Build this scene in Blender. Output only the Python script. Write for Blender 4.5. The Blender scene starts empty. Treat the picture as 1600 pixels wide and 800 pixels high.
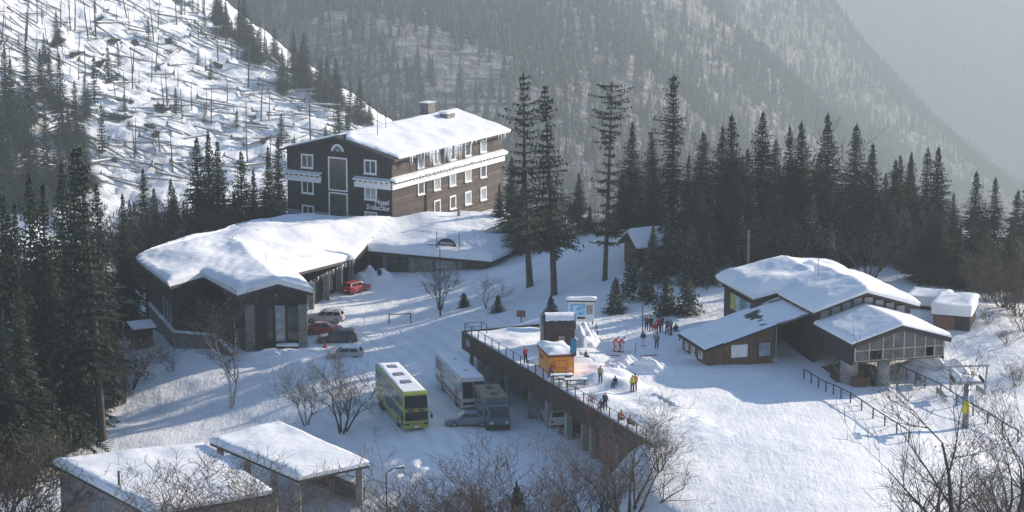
import bpy, bmesh, math, random
import numpy as np
from mathutils import Vector, Matrix, noise

R = math.radians
random.seed(7)
scene = bpy.context.scene
col = scene.collection

# ------------------------------------------------------------------ camera, sky, sun, exposure
FPX, CAMH, PITCH = 3500.0, 60.0, R(11.3)
cam_data = bpy.data.cameras.new("camera")
cam_data.sensor_width = 36.0
cam_data.lens = 36.0 * FPX / 1600.0
cam_data.clip_start, cam_data.clip_end = 1.0, 20000.0
cam = bpy.data.objects.new("camera", cam_data)
cam.location = (0, 0, CAMH)
cam.rotation_euler = (R(90) - PITCH, 0, 0)
col.objects.link(cam)
scene.camera = cam

SUN_AZ, SUN_EL = math.atan2(0.865, 0.50), R(19.5)
sun_dir = Vector((math.sin(SUN_AZ) * math.cos(SUN_EL), math.cos(SUN_AZ) * math.cos(SUN_EL), math.sin(SUN_EL)))
world = bpy.data.worlds.new("World")
scene.world = world
world.use_nodes = True
wn = world.node_tree
wn.nodes.clear()
w_out = wn.nodes.new("ShaderNodeOutputWorld")
w_bg = wn.nodes.new("ShaderNodeBackground")
w_sky = wn.nodes.new("ShaderNodeTexSky")
w_sky.sky_type = 'NISHITA'
w_sky.sun_disc = False
w_sky.sun_elevation = SUN_EL
w_sky.sun_rotation = SUN_AZ
w_sky.altitude = 1200
w_sky.air_density = 1.0
w_sky.dust_density = 0.2
w_sky.ozone_density = 2.5
w_bg.inputs[1].default_value = 0.12
wn.links.new(w_sky.outputs[0], w_bg.inputs[0])
wn.links.new(w_bg.outputs[0], w_out.inputs[0])

sun_data = bpy.data.lights.new("sun", 'SUN')
sun_data.energy = 5.0
sun_data.angle = R(0.53)
sun_data.color = (1.0, 0.88, 0.735)
sun = bpy.data.objects.new("sun", sun_data)
sun.rotation_euler = sun_dir.to_track_quat('Z', 'Y').to_euler()
sun.location = (100, 100, 200)
col.objects.link(sun)

scene.view_settings.view_transform = 'Standard'
scene.view_settings.look = 'None'
scene.view_settings.exposure = 0.71
scene.view_settings.gamma = 1.0
scene.view_settings.use_curve_mapping = False
scene.cycles.volume_bounces = 0
scene.cycles.max_bounces = 6
scene.cycles.diffuse_bounces = 3
scene.cycles.glossy_bounces = 3
scene.cycles.transmission_bounces = 4
scene.cycles.transparent_max_bounces = 8
scene.cycles.use_denoising = True

# ------------------------------------------------------------------ helpers
_c, _s = math.cos(PITCH), math.sin(PITCH)
def ray(px, py):
    u, v = (px - 800) / FPX, (400 - py) / FPX
    return Vector((u, _c + v * _s, -_s + v * _c))
def at(px, py, z=0.0):
    """world point at height z seen at photo pixel (px, py)"""
    d = ray(px, py)
    t = (z - CAMH) / d.z
    return Vector((d.x * t, d.y * t, z))
def atd(px, py, y):
    """world point at distance y seen at photo pixel (px, py)"""
    d = ray(px, py)
    t = y / d.y
    return Vector((d.x * t, y, CAMH + d.z * t))
def proj(p):
    z = p[2] - CAMH
    d = p[1] * _c - z * _s
    return 800 + FPX * p[0] / d, 400 - FPX * (p[1] * _s + z * _c) / d

def tag(o, label=None, cat=None, group=None, kind=None):
    if label: o["label"] = label
    if cat: o["category"] = cat
    if group: o["group"] = group
    if kind: o["kind"] = kind
    return o
def empty(name, loc, rz=0.0, label=None, cat=None, group=None):
    o = bpy.data.objects.new(name, None)
    o.empty_display_size = 0.3
    o.location = loc
    o.rotation_euler = (0, 0, rz)
    col.objects.link(o)
    return tag(o, label, cat, group)
def link(name, me, parent=None, loc=None, rot=None, scale=None):
    o = bpy.data.objects.new(name, me)
    col.objects.link(o)
    if parent: o.parent = parent
    if loc is not None: o.location = loc
    if rot is not None: o.rotation_euler = rot
    if scale is not None: o.scale = scale
    return o
def copy_tree(o, parent=None):
    c = o.copy()
    col.objects.link(c)
    c.parent = parent
    for ch in list(o.children):
        copy_tree(ch, c)
    return c
def clear_props(o):
    for k in ("label", "group"):
        if k in o: del o[k]

class MB:
    """collects simple shapes into one mesh"""
    def __init__(s): s.v, s.f, s.m = [], [], []
    def add(s, vs, fs, mi=0):
        b = len(s.v)
        s.v.extend([tuple(x) for x in vs])
        s.f.extend([tuple(b + i for i in f) for f in fs])
        s.m.extend([mi] * len(fs))
        return s
    def hexa(s, p, mi=0):
        # p: 4 bottom (ccw) + 4 top
        return s.add(p, [(3, 2, 1, 0), (4, 5, 6, 7), (0, 1, 5, 4), (1, 2, 6, 5), (2, 3, 7, 6), (3, 0, 4, 7)], mi)
    def box(s, x0, x1, y0, y1, z0, z1, mi=0):
        return s.hexa([(x0, y0, z0), (x1, y0, z0), (x1, y1, z0), (x0, y1, z0), (x0, y0, z1), (x1, y0, z1), (x1, y1, z1), (x0, y1, z1)], mi)
    def prism(s, poly, fn0, fn1, mi=0):
        n = len(poly)
        vs = [fn0(p) for p in poly] + [fn1(p) for p in poly]
        fs = [tuple(range(n - 1, -1, -1)), tuple(range(n, 2 * n))] + [(i, (i + 1) % n, n + (i + 1) % n, n + i) for i in range(n)]
        return s.add(vs, fs, mi)
    def prism_y(s, poly, y0, y1, mi=0):   # poly in (x, z)
        return s.prism(poly, lambda p: (p[0], y0, p[1]), lambda p: (p[0], y1, p[1]), mi)
    def prism_z(s, poly, z0, z1, mi=0):
        return s.prism(poly, lambda p: (p[0], p[1], z0), lambda p: (p[0], p[1], z1), mi)
    def tube(s, p0, p1, r0, r1=None, n=6, mi=0, cap=True):
        r1 = r0 if r1 is None else r1
        p0, p1 = Vector(p0), Vector(p1)
        d = (p1 - p0)
        if d.length < 1e-6: return s
        d.normalize()
        a = d.orthogonal().normalized(); b = d.cross(a)
        vs = []
        for p, r in ((p0, r0), (p1, r1)):
            for i in range(n):
                t = 2 * math.pi * i / n
                vs.append(p + a * (r * math.cos(t)) + b * (r * math.sin(t)))
        fs = [(i, (i + 1) % n, n + (i + 1) % n, n + i) for i in range(n)]
        if cap: fs += [tuple(range(n - 1, -1, -1)), tuple(range(n, 2 * n))]
        return s.add(vs, fs, mi)
    def path(s, pts, r, n=6, mi=0):
        for i in range(len(pts) - 1):
            s.tube(pts[i], pts[i + 1], r, r, n, mi)
        return s
    def mesh(s, name, mats, smooth=False, bevel=0):
        me = bpy.data.meshes.new(name)
        me.from_pydata(s.v, [], s.f)
        mats = mats if isinstance(mats, (list, tuple)) else [mats]
        for m in mats: me.materials.append(m)
        if len(mats) > 1: me.polygons.foreach_set("material_index", s.m)
        bm = bmesh.new(); bm.from_mesh(me)
        bmesh.ops.recalc_face_normals(bm, faces=bm.faces)
        if bevel:
            es = [e for e in bm.edges if len(e.link_faces) == 2 and e.calc_face_angle(0) > 0.4]
            bmesh.ops.bevel(bm, geom=es, offset=bevel, segments=2, affect='EDGES', profile=0.6, clamp_overlap=True)
        bm.to_mesh(me); bm.free()
        if smooth:
            me.polygons.foreach_set("use_smooth", [True] * len(me.polygons))
        me.update()
        return me
    def build(s, name, mats, parent=None, smooth=False, bevel=0, loc=None, rot=None):
        return link(name, s.mesh(name, mats, smooth, bevel), parent, loc, rot)

def np_mesh(name, V, Fc, mats, smooth=False, mi=None):
    """fast mesh from numpy arrays; Fc is (n, 3) or (n, 4)"""
    me = bpy.data.meshes.new(name)
    k = Fc.shape[1]
    me.vertices.add(len(V)); me.vertices.foreach_set("co", np.asarray(V, np.float32).ravel())
    me.loops.add(Fc.size); me.loops.foreach_set("vertex_index", np.asarray(Fc, np.int32).ravel())
    me.polygons.add(len(Fc))
    me.polygons.foreach_set("loop_start", np.arange(0, Fc.size, k, dtype=np.int32))
    me.polygons.foreach_set("loop_total", np.full(len(Fc), k, np.int32))
    if smooth: me.polygons.foreach_set("use_smooth", np.ones(len(Fc), bool))
    for m in (mats if isinstance(mats, (list, tuple)) else [mats]): me.materials.append(m)
    if mi is not None: me.polygons.foreach_set("material_index", np.asarray(mi, np.int32))
    me.update(calc_edges=True)
    me.validate()
    return me

# ------------------------------------------------------------------ materials
def new_mat(name):
    m = bpy.data.materials.new(name)
    m.use_nodes = True
    nt = m.node_tree
    return m, nt, nt.nodes["Principled BSDF"]
def N(nt, t, **kw):
    n = nt.nodes.new(t)
    for k, v in kw.items():
        if k.startswith("i_"): n.inputs[int(k[2:]) if k[2:].isdigit() else k[2:]].default_value = v
        else: setattr(n, k, v)
    return n
def ramp(nt, fac, stops):
    r = nt.nodes.new("ShaderNodeValToRGB")
    els = r.color_ramp.elements
    while len(els) < len(stops): els.new(0.5)
    for e, (p, c) in zip(els, stops):
        e.position = p
        e.color = c if len(c) == 4 else (*c, 1)
    nt.links.new(fac, r.inputs[0])
    return r
def coords(nt, scale=(1, 1, 1), kind="Object"):
    tc = nt.nodes.new("ShaderNodeTexCoord")
    mp = nt.nodes.new("ShaderNodeMapping")
    mp.inputs["Scale"].default_value = scale
    nt.links.new(tc.outputs[kind], mp.inputs[0])
    return mp.outputs[0]
def noise_n(nt, vec, scale, detail=3, rough=0.55, dist=0.0):
    n = nt.nodes.new("ShaderNodeTexNoise")
    n.inputs["Scale"].default_value = scale; n.inputs["Detail"].default_value = detail
    n.inputs["Roughness"].default_value = rough; n.inputs["Distortion"].default_value = dist
    nt.links.new(vec, n.inputs["Vector"])
    return n
def bump(nt, bs, h, strength, dist=0.1, prev=None):
    b = nt.nodes.new("ShaderNodeBump")
    b.inputs["Strength"].default_value = strength; b.inputs["Distance"].default_value = dist
    nt.links.new(h, b.inputs["Height"])
    if prev is not None: nt.links.new(prev.outputs[0], b.inputs["Normal"])
    nt.links.new(b.outputs[0], bs.inputs["Normal"])
    return b
def mat_noise(name, c1, c2, scale=3.0, rough=0.7, stretch=(1, 1, 1), bumpk=0.0, metallic=0.0, detail=4, mid=0.5, spec=0.5):
    m, nt, b = new_mat(name)
    v = coords(nt, stretch)
    n = noise_n(nt, v, scale, detail)
    r = ramp(nt, n.outputs["Fac"], [(mid - 0.18, c1), (mid + 0.18, c2)])
    nt.links.new(r.outputs[0], b.inputs["Base Color"])
    b.inputs["Roughness"].default_value = rough
    b.inputs["Metallic"].default_value = metallic
    b.inputs["Specular IOR Level"].default_value = spec
    if bumpk: bump(nt, b, n.outputs["Fac"], bumpk, 0.05)
    return m
def mat_wood(name, c1, c2, board=0.16, axis='Z', rough=0.75, groove=0.6, light=None):
    """boards along one axis with dark grooves, grain and weathering"""
    m, nt, b = new_mat(name)
    tc = nt.nodes.new("ShaderNodeTexCoord")
    sep = nt.nodes.new("ShaderNodeSeparateXYZ")
    nt.links.new(tc.outputs["Object"], sep.inputs[0])
    if axis == 'Z': src = sep.outputs[2]
    else:
        a = N(nt, "ShaderNodeMath", operation='ADD'); nt.links.new(sep.outputs[0], a.inputs[0]); nt.links.new(sep.outputs[1], a.inputs[1])
        src = a.outputs[0]
    d = N(nt, "ShaderNodeMath", operation='DIVIDE', i_1=board); nt.links.new(src, d.inputs[0])
    fr = N(nt, "ShaderNodeMath", operation='FRACT'); nt.links.new(d.outputs[0], fr.inputs[0])
    fl = N(nt, "ShaderNodeMath", operation='FLOOR'); nt.links.new(d.outputs[0], fl.inputs[0])
    wn_ = N(nt, "ShaderNodeTexWhiteNoise", noise_dimensions='1D'); nt.links.new(fl.outputs[0], wn_.inputs["W"])
    st = (0.35, 0.35, 6.0) if axis == 'Z' else (5.0, 5.0, 0.4)
    mp = nt.nodes.new("ShaderNodeMapping"); mp.inputs["Scale"].default_value = st
    nt.links.new(tc.outputs["Object"], mp.inputs[0])
    n = noise_n(nt, mp.outputs[0], 1.6, 5, 0.65)
    mx = N(nt, "ShaderNodeMath", operation='MULTIPLY_ADD', i_1=0.35); nt.links.new(wn_.outputs[0], mx.inputs[0]); 
    sc = N(nt, "ShaderNodeMath", operation='MULTIPLY', i_1=0.65); nt.links.new(n.outputs["Fac"], sc.inputs[0])
    nt.links.new(sc.outputs[0], mx.inputs[2])
    stops = [(0.3, c1), (0.62, c2)]
    if light: stops.append((0.8, light))
    r = ramp(nt, mx.outputs[0], stops)
    g = ramp(nt, fr.outputs[0], [(0.0, (1 - groove,) * 3), (0.1, (1, 1, 1)), (0.94, (1, 1, 1)), (1.0, (1 - groove,) * 3)])
    mul = N(nt, "ShaderNodeMix", data_type='RGBA', blend_type='MULTIPLY'); mul.inputs[0].default_value = 1.0
    nt.links.new(r.outputs[0], mul.inputs[6]); nt.links.new(g.outputs[0], mul.inputs[7])
    # large weather stains, drawn out downward
    mp2 = nt.nodes.new("ShaderNodeMapping"); mp2.inputs["Scale"].default_value = (0.55, 0.55, 0.16)
    nt.links.new(tc.outputs["Object"], mp2.inputs[0])
    n2 = noise_n(nt, mp2.outputs[0], 1.3, 5, 0.7)
    st2 = ramp(nt, n2.outputs["Fac"], [(0.3, (0.55, 0.55, 0.56)), (0.55, (1, 1, 1)), (0.72, (1.3, 1.27, 1.22))])
    mul2 = N(nt, "ShaderNodeMix", data_type='RGBA', blend_type='MULTIPLY'); mul2.inputs[0].default_value = 1.0
    nt.links.new(mul.outputs[2], mul2.inputs[6]); nt.links.new(st2.outputs[0], mul2.inputs[7])
    nt.links.new(mul2.outputs[2], b.inputs["Base Color"])
    b.inputs["Roughness"].default_value = rough
    bump(nt, b, g.outputs[0], 0.8, 0.03)
    return m
def mat_flat(name, c, rough=0.5, metallic=0.0, var=0.12, spec=0.5, coat=0.0):
    m, nt, b = new_mat(name)
    v = coords(nt)
    n = noise_n(nt, v, 2.2, 4)
    lo = tuple(x * (1 - var) for x in c); hi = tuple(min(1, x * (1 + var)) for x in c)
    r = ramp(nt, n.outputs["Fac"], [(0.3, lo), (0.7, hi)])
    nt.links.new(r.outputs[0], b.inputs["Base Color"])
    b.inputs["Roughness"].default_value = rough
    b.inputs["Metallic"].default_value = metallic
    b.inputs["Specular IOR Level"].default_value = spec
    b.inputs["Coat Weight"].default_value = coat
    return m
def mat_glass(name, tint=(0.02, 0.025, 0.03), rough=0.08):
    m, nt, b = new_mat(name)
    v = coords(nt)
    n = noise_n(nt, v, 0.8, 2)
    r = ramp(nt, n.outputs["Fac"], [(0.3, tint), (0.7, tuple(min(1, x * 2.2 + 0.005) for x in tint))])
    nt.links.new(r.outputs[0], b.inputs["Base Color"])
    b.inputs["Roughness"].default_value = rough
    b.inputs["Specular IOR Level"].default_value = 0.6
    return m

def mat_snow(name, kind):
    m, nt, b = new_mat(name)
    v = coords(nt, kind="Object")
    n1 = noise_n(nt, v, 0.35, 4, 0.55)
    base = ramp(nt, n1.outputs["Fac"], [(0.3, (0.80, 0.82, 0.85)), (0.7, (0.90, 0.90, 0.90))])
    colr = base.outputs[0]
    b.inputs["Roughness"].default_value = 0.75
    b.inputs["Specular IOR Level"].default_value = 0.25
    if kind == "roof":
        n2 = noise_n(nt, v, 1.3, 5, 0.5)
        b1 = bump(nt, b, n2.outputs["Fac"], 0.5, 0.14)
        n3 = noise_n(nt, v, 14, 3, 0.6)
        bump(nt, b, n3.outputs["Fac"], 0.15, 0.02, b1)
    elif kind == "ground":
        # trodden snow: lumps, ruts and ski grooves
        n2 = noise_n(nt, v, 0.9, 6, 0.62)
        b1 = bump(nt, b, n2.outputs["Fac"], 0.55, 0.22)
        mp = nt.nodes.new("ShaderNodeMapping"); mp.inputs["Scale"].default_value = (1.0, 0.16, 1); mp.inputs["Rotation"].default_value = (0, 0, R(-24))
        tc = nt.nodes.new("ShaderNodeTexCoord"); nt.links.new(tc.outputs["Object"], mp.inputs[0])
        n3 = noise_n(nt, mp.outputs[0], 2.6, 4, 0.6, 0.6)
        b2 = bump(nt, b, n3.outputs["Fac"], 0.5, 0.13, b1)
        mp2 = nt.nodes.new("ShaderNodeMapping"); mp2.inputs["Scale"].default_value = (0.2, 1.0, 1); mp2.inputs["Rotation"].default_value = (0, 0, R(35))
        nt.links.new(tc.outputs["Object"], mp2.inputs[0])
        n5 = noise_n(nt, mp2.outputs[0], 2.2, 3, 0.6, 0.8)
        b3 = bump(nt, b, n5.outputs["Fac"], 0.35, 0.1, b2)
        n4 = noise_n(nt, v, 7, 3, 0.6)
        bump(nt, b, n4.outputs["Fac"], 0.3, 0.04, b3)
        # a little dirt and grit
        dn = noise_n(nt, v, 0.16, 5, 0.65)
        dr = ramp(nt, dn.outputs["Fac"], [(0.60, (0, 0, 0)), (0.80, (1, 1, 1))])
        mx = N(nt, "ShaderNodeMix", data_type='RGBA', blend_type='MIX')
        sc = N(nt, "ShaderNodeMath", operation='MULTIPLY', i_1=0.25); nt.links.new(dr.outputs[0], sc.inputs[0])
        nt.links.new(sc.outputs[0], mx.inputs[0])
        nt.links.new(colr, mx.inputs[6]); mx.inputs[7].default_value = (0.62, 0.58, 0.52, 1)
        colr = mx.outputs[2]
        # packed wheel ruts on the car park
        sx = nt.nodes.new("ShaderNodeSeparateXYZ"); nt.links.new(tc.outputs["Object"], sx.inputs[0])
        def band(out, lo, hi, soft):
            a = N(nt, "ShaderNodeMapRange", interpolation_type='SMOOTHSTEP'); a.inputs[1].default_value = lo; a.inputs[2].default_value = lo + soft; nt.links.new(out, a.inputs[0])
            b_ = N(nt, "ShaderNodeMapRange", interpolation_type='SMOOTHSTEP'); b_.inputs[1].default_value = hi - soft; b_.inputs[2].default_value = hi; b_.inputs[3].default_value = 1; b_.inputs[4].default_value = 0; nt.links.new(out, b_.inputs[0])
            m_ = N(nt, "ShaderNodeMath", operation='MULTIPLY'); nt.links.new(a.outputs[0], m_.inputs[0]); nt.links.new(b_.outputs[0], m_.inputs[1]); return m_.outputs[0]
        mk = N(nt, "ShaderNodeMath", operation='MULTIPLY'); nt.links.new(band(sx.outputs[0], -24, 3, 5), mk.inputs[0]); nt.links.new(band(sx.outputs[1], 202, 262, 8), mk.inputs[1])
        mp3 = nt.nodes.new("ShaderNodeMapping"); mp3.inputs["Rotation"].default_value = (0, 0, R(-22)); nt.links.new(tc.outputs["Object"], mp3.inputs[0])
        wv = N(nt, "ShaderNodeTexWave", wave_type='BANDS', bands_direction='X'); wv.inputs["Scale"].default_value = 0.16; wv.inputs["Distortion"].default_value = 9.0; wv.inputs["Detail"].default_value = 3; wv.inputs["Detail Scale"].default_value = 0.35
        nt.links.new(mp3.outputs[0], wv.inputs["Vector"])
        rw = ramp(nt, wv.outputs["Fac"], [(0.0, (0, 0, 0)), (0.2, (1, 1, 1)), (0.28, (0.85, 0.85, 0.85)), (0.42, (0.15, 0.15, 0.15)), (0.58, (0.8, 0.8, 0.8))])
        mh = N(nt, "ShaderNodeMath", operation='MULTIPLY'); nt.links.new(rw.outputs[0], mh.inputs[0]); nt.links.new(mk.outputs[0], mh.inputs[1])
        bump(nt, b, mh.outputs[0], 0.55, 0.08, nt.nodes[-1] if False else [n_ for n_ in nt.nodes if n_.type == 'BUMP'][-1])
        rt_ = ramp(nt, wv.outputs["Fac"], [(0.0, (1, 1, 1)), (0.2, (0, 0, 0)), (0.32, (0, 0, 0)), (0.42, (0.8, 0.8, 0.8)), (0.55, (0, 0, 0))])
        mt = N(nt, "ShaderNodeMath", operation='MULTIPLY'); nt.links.new(rt_.outputs[0], mt.inputs[0]); nt.links.new(mk.outputs[0], mt.inputs[1])
        mt2 = N(nt, "ShaderNodeMath", operation='MULTIPLY', i_1=0.3); nt.links.new(mt.outputs[0], mt2.inputs[0])
        mx2 = N(nt, "ShaderNodeMix", data_type='RGBA'); nt.links.new(mt2.outputs[0], mx2.inputs[0]); nt.links.new(colr, mx2.inputs[6]); mx2.inputs[7].default_value = (0.60, 0.59, 0.57, 1)  # packed-snow grey, doubling as painted relief shading in the ruts
        colr = mx2.outputs[2]
    elif kind == "wood":
        # forest floor: snow broken up by brush, litter and saplings
        n2 = noise_n(nt, v, 0.09, 6, 0.7)
        rr = ramp(nt, n2.outputs["Fac"], [(0.40, (0.10, 0.09, 0.085)), (0.52, (0.22, 0.21, 0.21)), (0.66, (0.42, 0.43, 0.45))]); colr = rr.outputs[0]
        bump(nt, b, n2.outputs["Fac"], 0.6, 2.0)
    elif kind == "hill":
        n2 = noise_n(nt, v, 0.22, 6, 0.65)
        bump(nt, b, n2.outputs["Fac"], 0.8, 0.9)
    nt.links.new(colr, b.inputs["Base Color"])
    return m

M = {}
M['snow_roof'] = mat_snow("snow_roof", "roof")
M['snow_ground'] = mat_snow("snow_ground", "ground")
M['snow_hill'] = mat_snow("snow_hill", "hill")
M['snow_wood'] = mat_snow("snow_wood", "wood")
M['boards_dark'] = mat_wood("boards_dark", (0.022, 0.016, 0.017), (0.04, 0.028, 0.028), 0.18, 'X', 0.7, 0.5)
M['boards_brown'] = mat_wood("boards_brown", (0.035, 0.022, 0.016), (0.075, 0.045, 0.028), 0.16, 'X', 0.7, 0.5)
M['siding'] = mat_wood("siding", (0.042, 0.029, 0.024), (0.105, 0.076, 0.064), 0.24, 'Z', 0.8, 0.7, (0.32, 0.27, 0.24))
M['wood_warm'] = mat_wood("wood_warm", (0.09, 0.045, 0.022), (0.16, 0.08, 0.04), 0.2, 'X', 0.7, 0.5)
M['fascia'] = mat_noise("fascia", (0.03, 0.022, 0.02), (0.06, 0.045, 0.04), 4, 0.7)
M['white'] = mat_flat("white_paint", (0.78, 0.78, 0.76), 0.6)
M['glass'] = mat_glass("window_glass")
M['glass_warm'] = mat_glass("window_glass_warm", (0.05, 0.045, 0.035), 0.15)
M['glass_pale'] = mat_glass("window_glass_pale", (0.16, 0.18, 0.2), 0.12)
M['glass_curtain'] = mat_glass("curtained_glass", (0.22, 0.21, 0.19), 0.2)
M['glass_lift'] = mat_glass("lift_glass", (0.045, 0.05, 0.052), 0.1)
M['cream'] = mat_flat("cream_frame", (0.42, 0.36, 0.29), 0.6)
M['metal_dark'] = mat_flat("metal_dark", (0.03, 0.03, 0.035), 0.5, 0.5)
M['metal_grey'] = mat_flat("metal_grey", (0.25, 0.26, 0.27), 0.45, 0.6)
M['concrete'] = mat_noise("concrete", (0.22, 0.21, 0.20), (0.36, 0.35, 0.33), 1.5, 0.9, bumpk=0.3)
M['stone'] = mat_noise("stone", (0.10, 0.10, 0.10), (0.27, 0.26, 0.24), 3.5, 0.9, bumpk=0.6)
M['brick_red'] = mat_noise("brick_red", (0.16, 0.07, 0.05), (0.24, 0.12, 0.09), 3.0, 0.9, bumpk=0.4)
M['orange'] = mat_flat("kiosk_orange", (0.80, 0.30, 0.02), 0.55)
M['red_trim'] = mat_flat("red_trim", (0.22, 0.03, 0.03), 0.55)
M['ice'] = mat_flat("ice", (0.80, 0.84, 0.88), 0.15, spec=0.6)
M['black'] = mat_flat("black_paint", (0.012, 0.012, 0.014), 0.5)
M['dead_grass'] = mat_noise("dead_grass", (0.09, 0.065, 0.035), (0.22, 0.17, 0.10), 2.5, 0.95, bumpk=0.8)
M['rubber'] = mat_flat("rubber", (0.015, 0.015, 0.015), 0.85)
M['rail_blue'] = mat_flat("rail_blue", (0.03, 0.04, 0.07), 0.5, 0.3)
M['log'] = mat_noise("log_bark", (0.10, 0.09, 0.08), (0.26, 0.24, 0.22), 3, 0.9)
M['bark'] = mat_noise("bark", (0.035, 0.028, 0.024), (0.09, 0.075, 0.065), 5, 0.95, (1, 1, 0.25), 0.4)
M['twig'] = mat_noise("twig", (0.045, 0.036, 0.03), (0.10, 0.08, 0.065), 2, 0.95)
M['twig_dark'] = mat_noise("twig_dark", (0.025, 0.02, 0.018), (0.06, 0.05, 0.042), 2, 0.95)
M['twig_brown'] = mat_noise("twig_brown", (0.055, 0.036, 0.026), (0.11, 0.075, 0.055), 2, 0.95)
M['birch'] = mat_noise("birch_bark", (0.25, 0.24, 0.22), (0.55, 0.54, 0.5), 3, 0.9, (1, 1, 2.5))

def mat_needles(name, c1, c2, snow=0.0):
    m, nt, b = new_mat(name)
    v = coords(nt, kind="Object")
    n = noise_n(nt, v, 1.1, 4, 0.6)
    oi = nt.nodes.new("ShaderNodeObjectInfo")
    ad = N(nt, "ShaderNodeMath", operation='MULTIPLY_ADD', i_1=0.25); nt.links.new(oi.outputs["Random"], ad.inputs[0])
    sc = N(nt, "ShaderNodeMath", operation='MULTIPLY_ADD', i_1=1.0, i_2=-0.12); nt.links.new(n.outputs["Fac"], sc.inputs[0])
    nt.links.new(sc.outputs[0], ad.inputs[2])
    r = ramp(nt, ad.outputs[0], [(0.3, c1), (0.7, c2)])
    colr = r.outputs[0]
    if snow > 0:
        g = nt.nodes.new("ShaderNodeNewGeometry")
        n2 = noise_n(nt, v, 2.3, 3, 0.6)
        rr = ramp(nt, n2.outputs["Fac"], [(0.68 - snow * 0.3, (0, 0, 0)), (0.80 - snow * 0.3, (1, 1, 1))])
        mx = N(nt, "ShaderNodeMix", data_type='RGBA')
        nt.links.new(rr.outputs[0], mx.inputs[0]); nt.links.new(colr, mx.inputs[6]); mx.inputs[7].default_value = (0.7, 0.72, 0.75, 1)
        colr = mx.outputs[2]
    nt.links.new(colr, b.inputs["Base Color"])
    b.inputs["Roughness"].default_value = 0.8
    b.inputs["Specular IOR Level"].default_value = 0.2
    return m
M['needle'] = mat_needles("spruce_needles", (0.015, 0.026, 0.016), (0.045, 0.066, 0.034))
M['needle_snow'] = mat_needles("spruce_needles_snowy", (0.018, 0.03, 0.02), (0.05, 0.068, 0.042), 0.35)
M['needle_far'] = mat_needles("far_needles", (0.02, 0.03, 0.024), (0.05, 0.065, 0.045), 0.12)
M['far_bare'] = mat_noise("far_bare", (0.06, 0.05, 0.045), (0.13, 0.11, 0.10), 0.3, 0.95)

# ------------------------------------------------------------------ terrain
class RBF:
    """thin-plate surface through (x, y, z) points"""
    def __init__(s, pts, lam=1e-3, unit=100.0):
        P = np.array(pts, float); s.u = unit
        s.X = P[:, :2] / unit; n = len(P)
        K = s.phi(np.linalg.norm(s.X[:, None] - s.X[None], axis=2)) + lam * np.eye(n)
        A = np.zeros((n + 3, n + 3)); A[:n, :n] = K; A[:n, n] = 1; A[:n, n + 1:] = s.X; A[n:, :n] = A[:n, n:].T
        s.w = np.linalg.solve(A, np.concatenate([P[:, 2], np.zeros(3)])); s.n = n
    @staticmethod
    def phi(r): return np.where(r > 0, r * r * np.log(np.maximum(r, 1e-9)), 0.0)
    def __call__(s, x, y):
        x = np.asarray(x, float) / s.u; y = np.asarray(y, float) / s.u
        out = np.full(x.shape, s.w[s.n]) + s.w[s.n + 1] * x + s.w[s.n + 2] * y
        for i in range(s.n):
            out = out + s.w[i] * s.phi(np.hypot(x - s.X[i, 0], y - s.X[i, 1]))
        return out
def vnoise(x, y, scale, seed=0.0):
    """cheap smooth value noise on numpy arrays, about -1..1"""
    x = np.asarray(x, float) / scale + seed * 17.3; y = np.asarray(y, float) / scale + seed * 9.1
    xi, yi = np.floor(x), np.floor(y); fx, fy = x - xi, y - yi
    fx, fy = fx * fx * (3 - 2 * fx), fy * fy * (3 - 2 * fy)
    def h(a, b):
        v = np.sin(a * 127.1 + b * 311.7) * 43758.5453
        return (v - np.floor(v)) * 2 - 1
    return (h(xi, yi) * (1 - fx) + h(xi + 1, yi) * fx) * (1 - fy) + (h(xi, yi + 1) * (1 - fx) + h(xi + 1, yi + 1) * fx) * fy

shared = [  # natural ground behind and around: photo pixel, height
    (560, 450, 0.0), (650, 470, 0.2), (700, 480, 1.0), (600, 500, 0.0), (690, 515, 1.2), (640, 540, 0.1),
    (735, 452, 1.3), (770, 440, 2.0), (830, 447, 3.6), (866, 462, 4.0), (800, 470, 2.8), (760, 485, 2.4),
    (945, 437, 5.8), (900, 420, 5.4), (850, 405, 4.2), (985, 385, 8.0), (1040, 370, 9.0), (1030, 430, 6.8),
    (930, 480, 5.0), (850, 490, 4.3), (1000, 480, 5.4), (1100, 470, 6.0), (1100, 400, 8.0), (1200, 380, 8.5),
    (1350, 400, 7.5), (1480, 480, 7.0), (1560, 460, 6.5), (1600, 420, 5.0), (1450, 520, 6.0), (1550, 560, 5.0), (1640, 600, 4.0),
    (480, 545, -0.3), (500, 480, 0.0), (390, 548, -0.8), (300, 560, -1.6), (215, 530, -1.6), (150, 520, -3.0), (60, 560, -5.0), (-60, 600, -7.0),
    (480, 400, 0.0), (380, 400, 0.0), (280, 420, -1.0), (150, 440, -4.0), (0, 460, -9.0), (-150, 500, -12.0)]
shared_w = [  # world points further back: the ground falls to the valley
    (-80, 300, -14), (-50, 320, -8), (-20, 330, -1), (10, 320, 2), (40, 300, 6), (75, 290, 4), (100, 260, 2),
    (-110, 360, -34), (-60, 370, -30), (-10, 370, -22), (40, 360, -16), (90, 350, -18), (130, 330, -20),
    (-110, 280, -18), (-90, 240, -12), (110, 220, 0), (95, 190, -2)]
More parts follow.
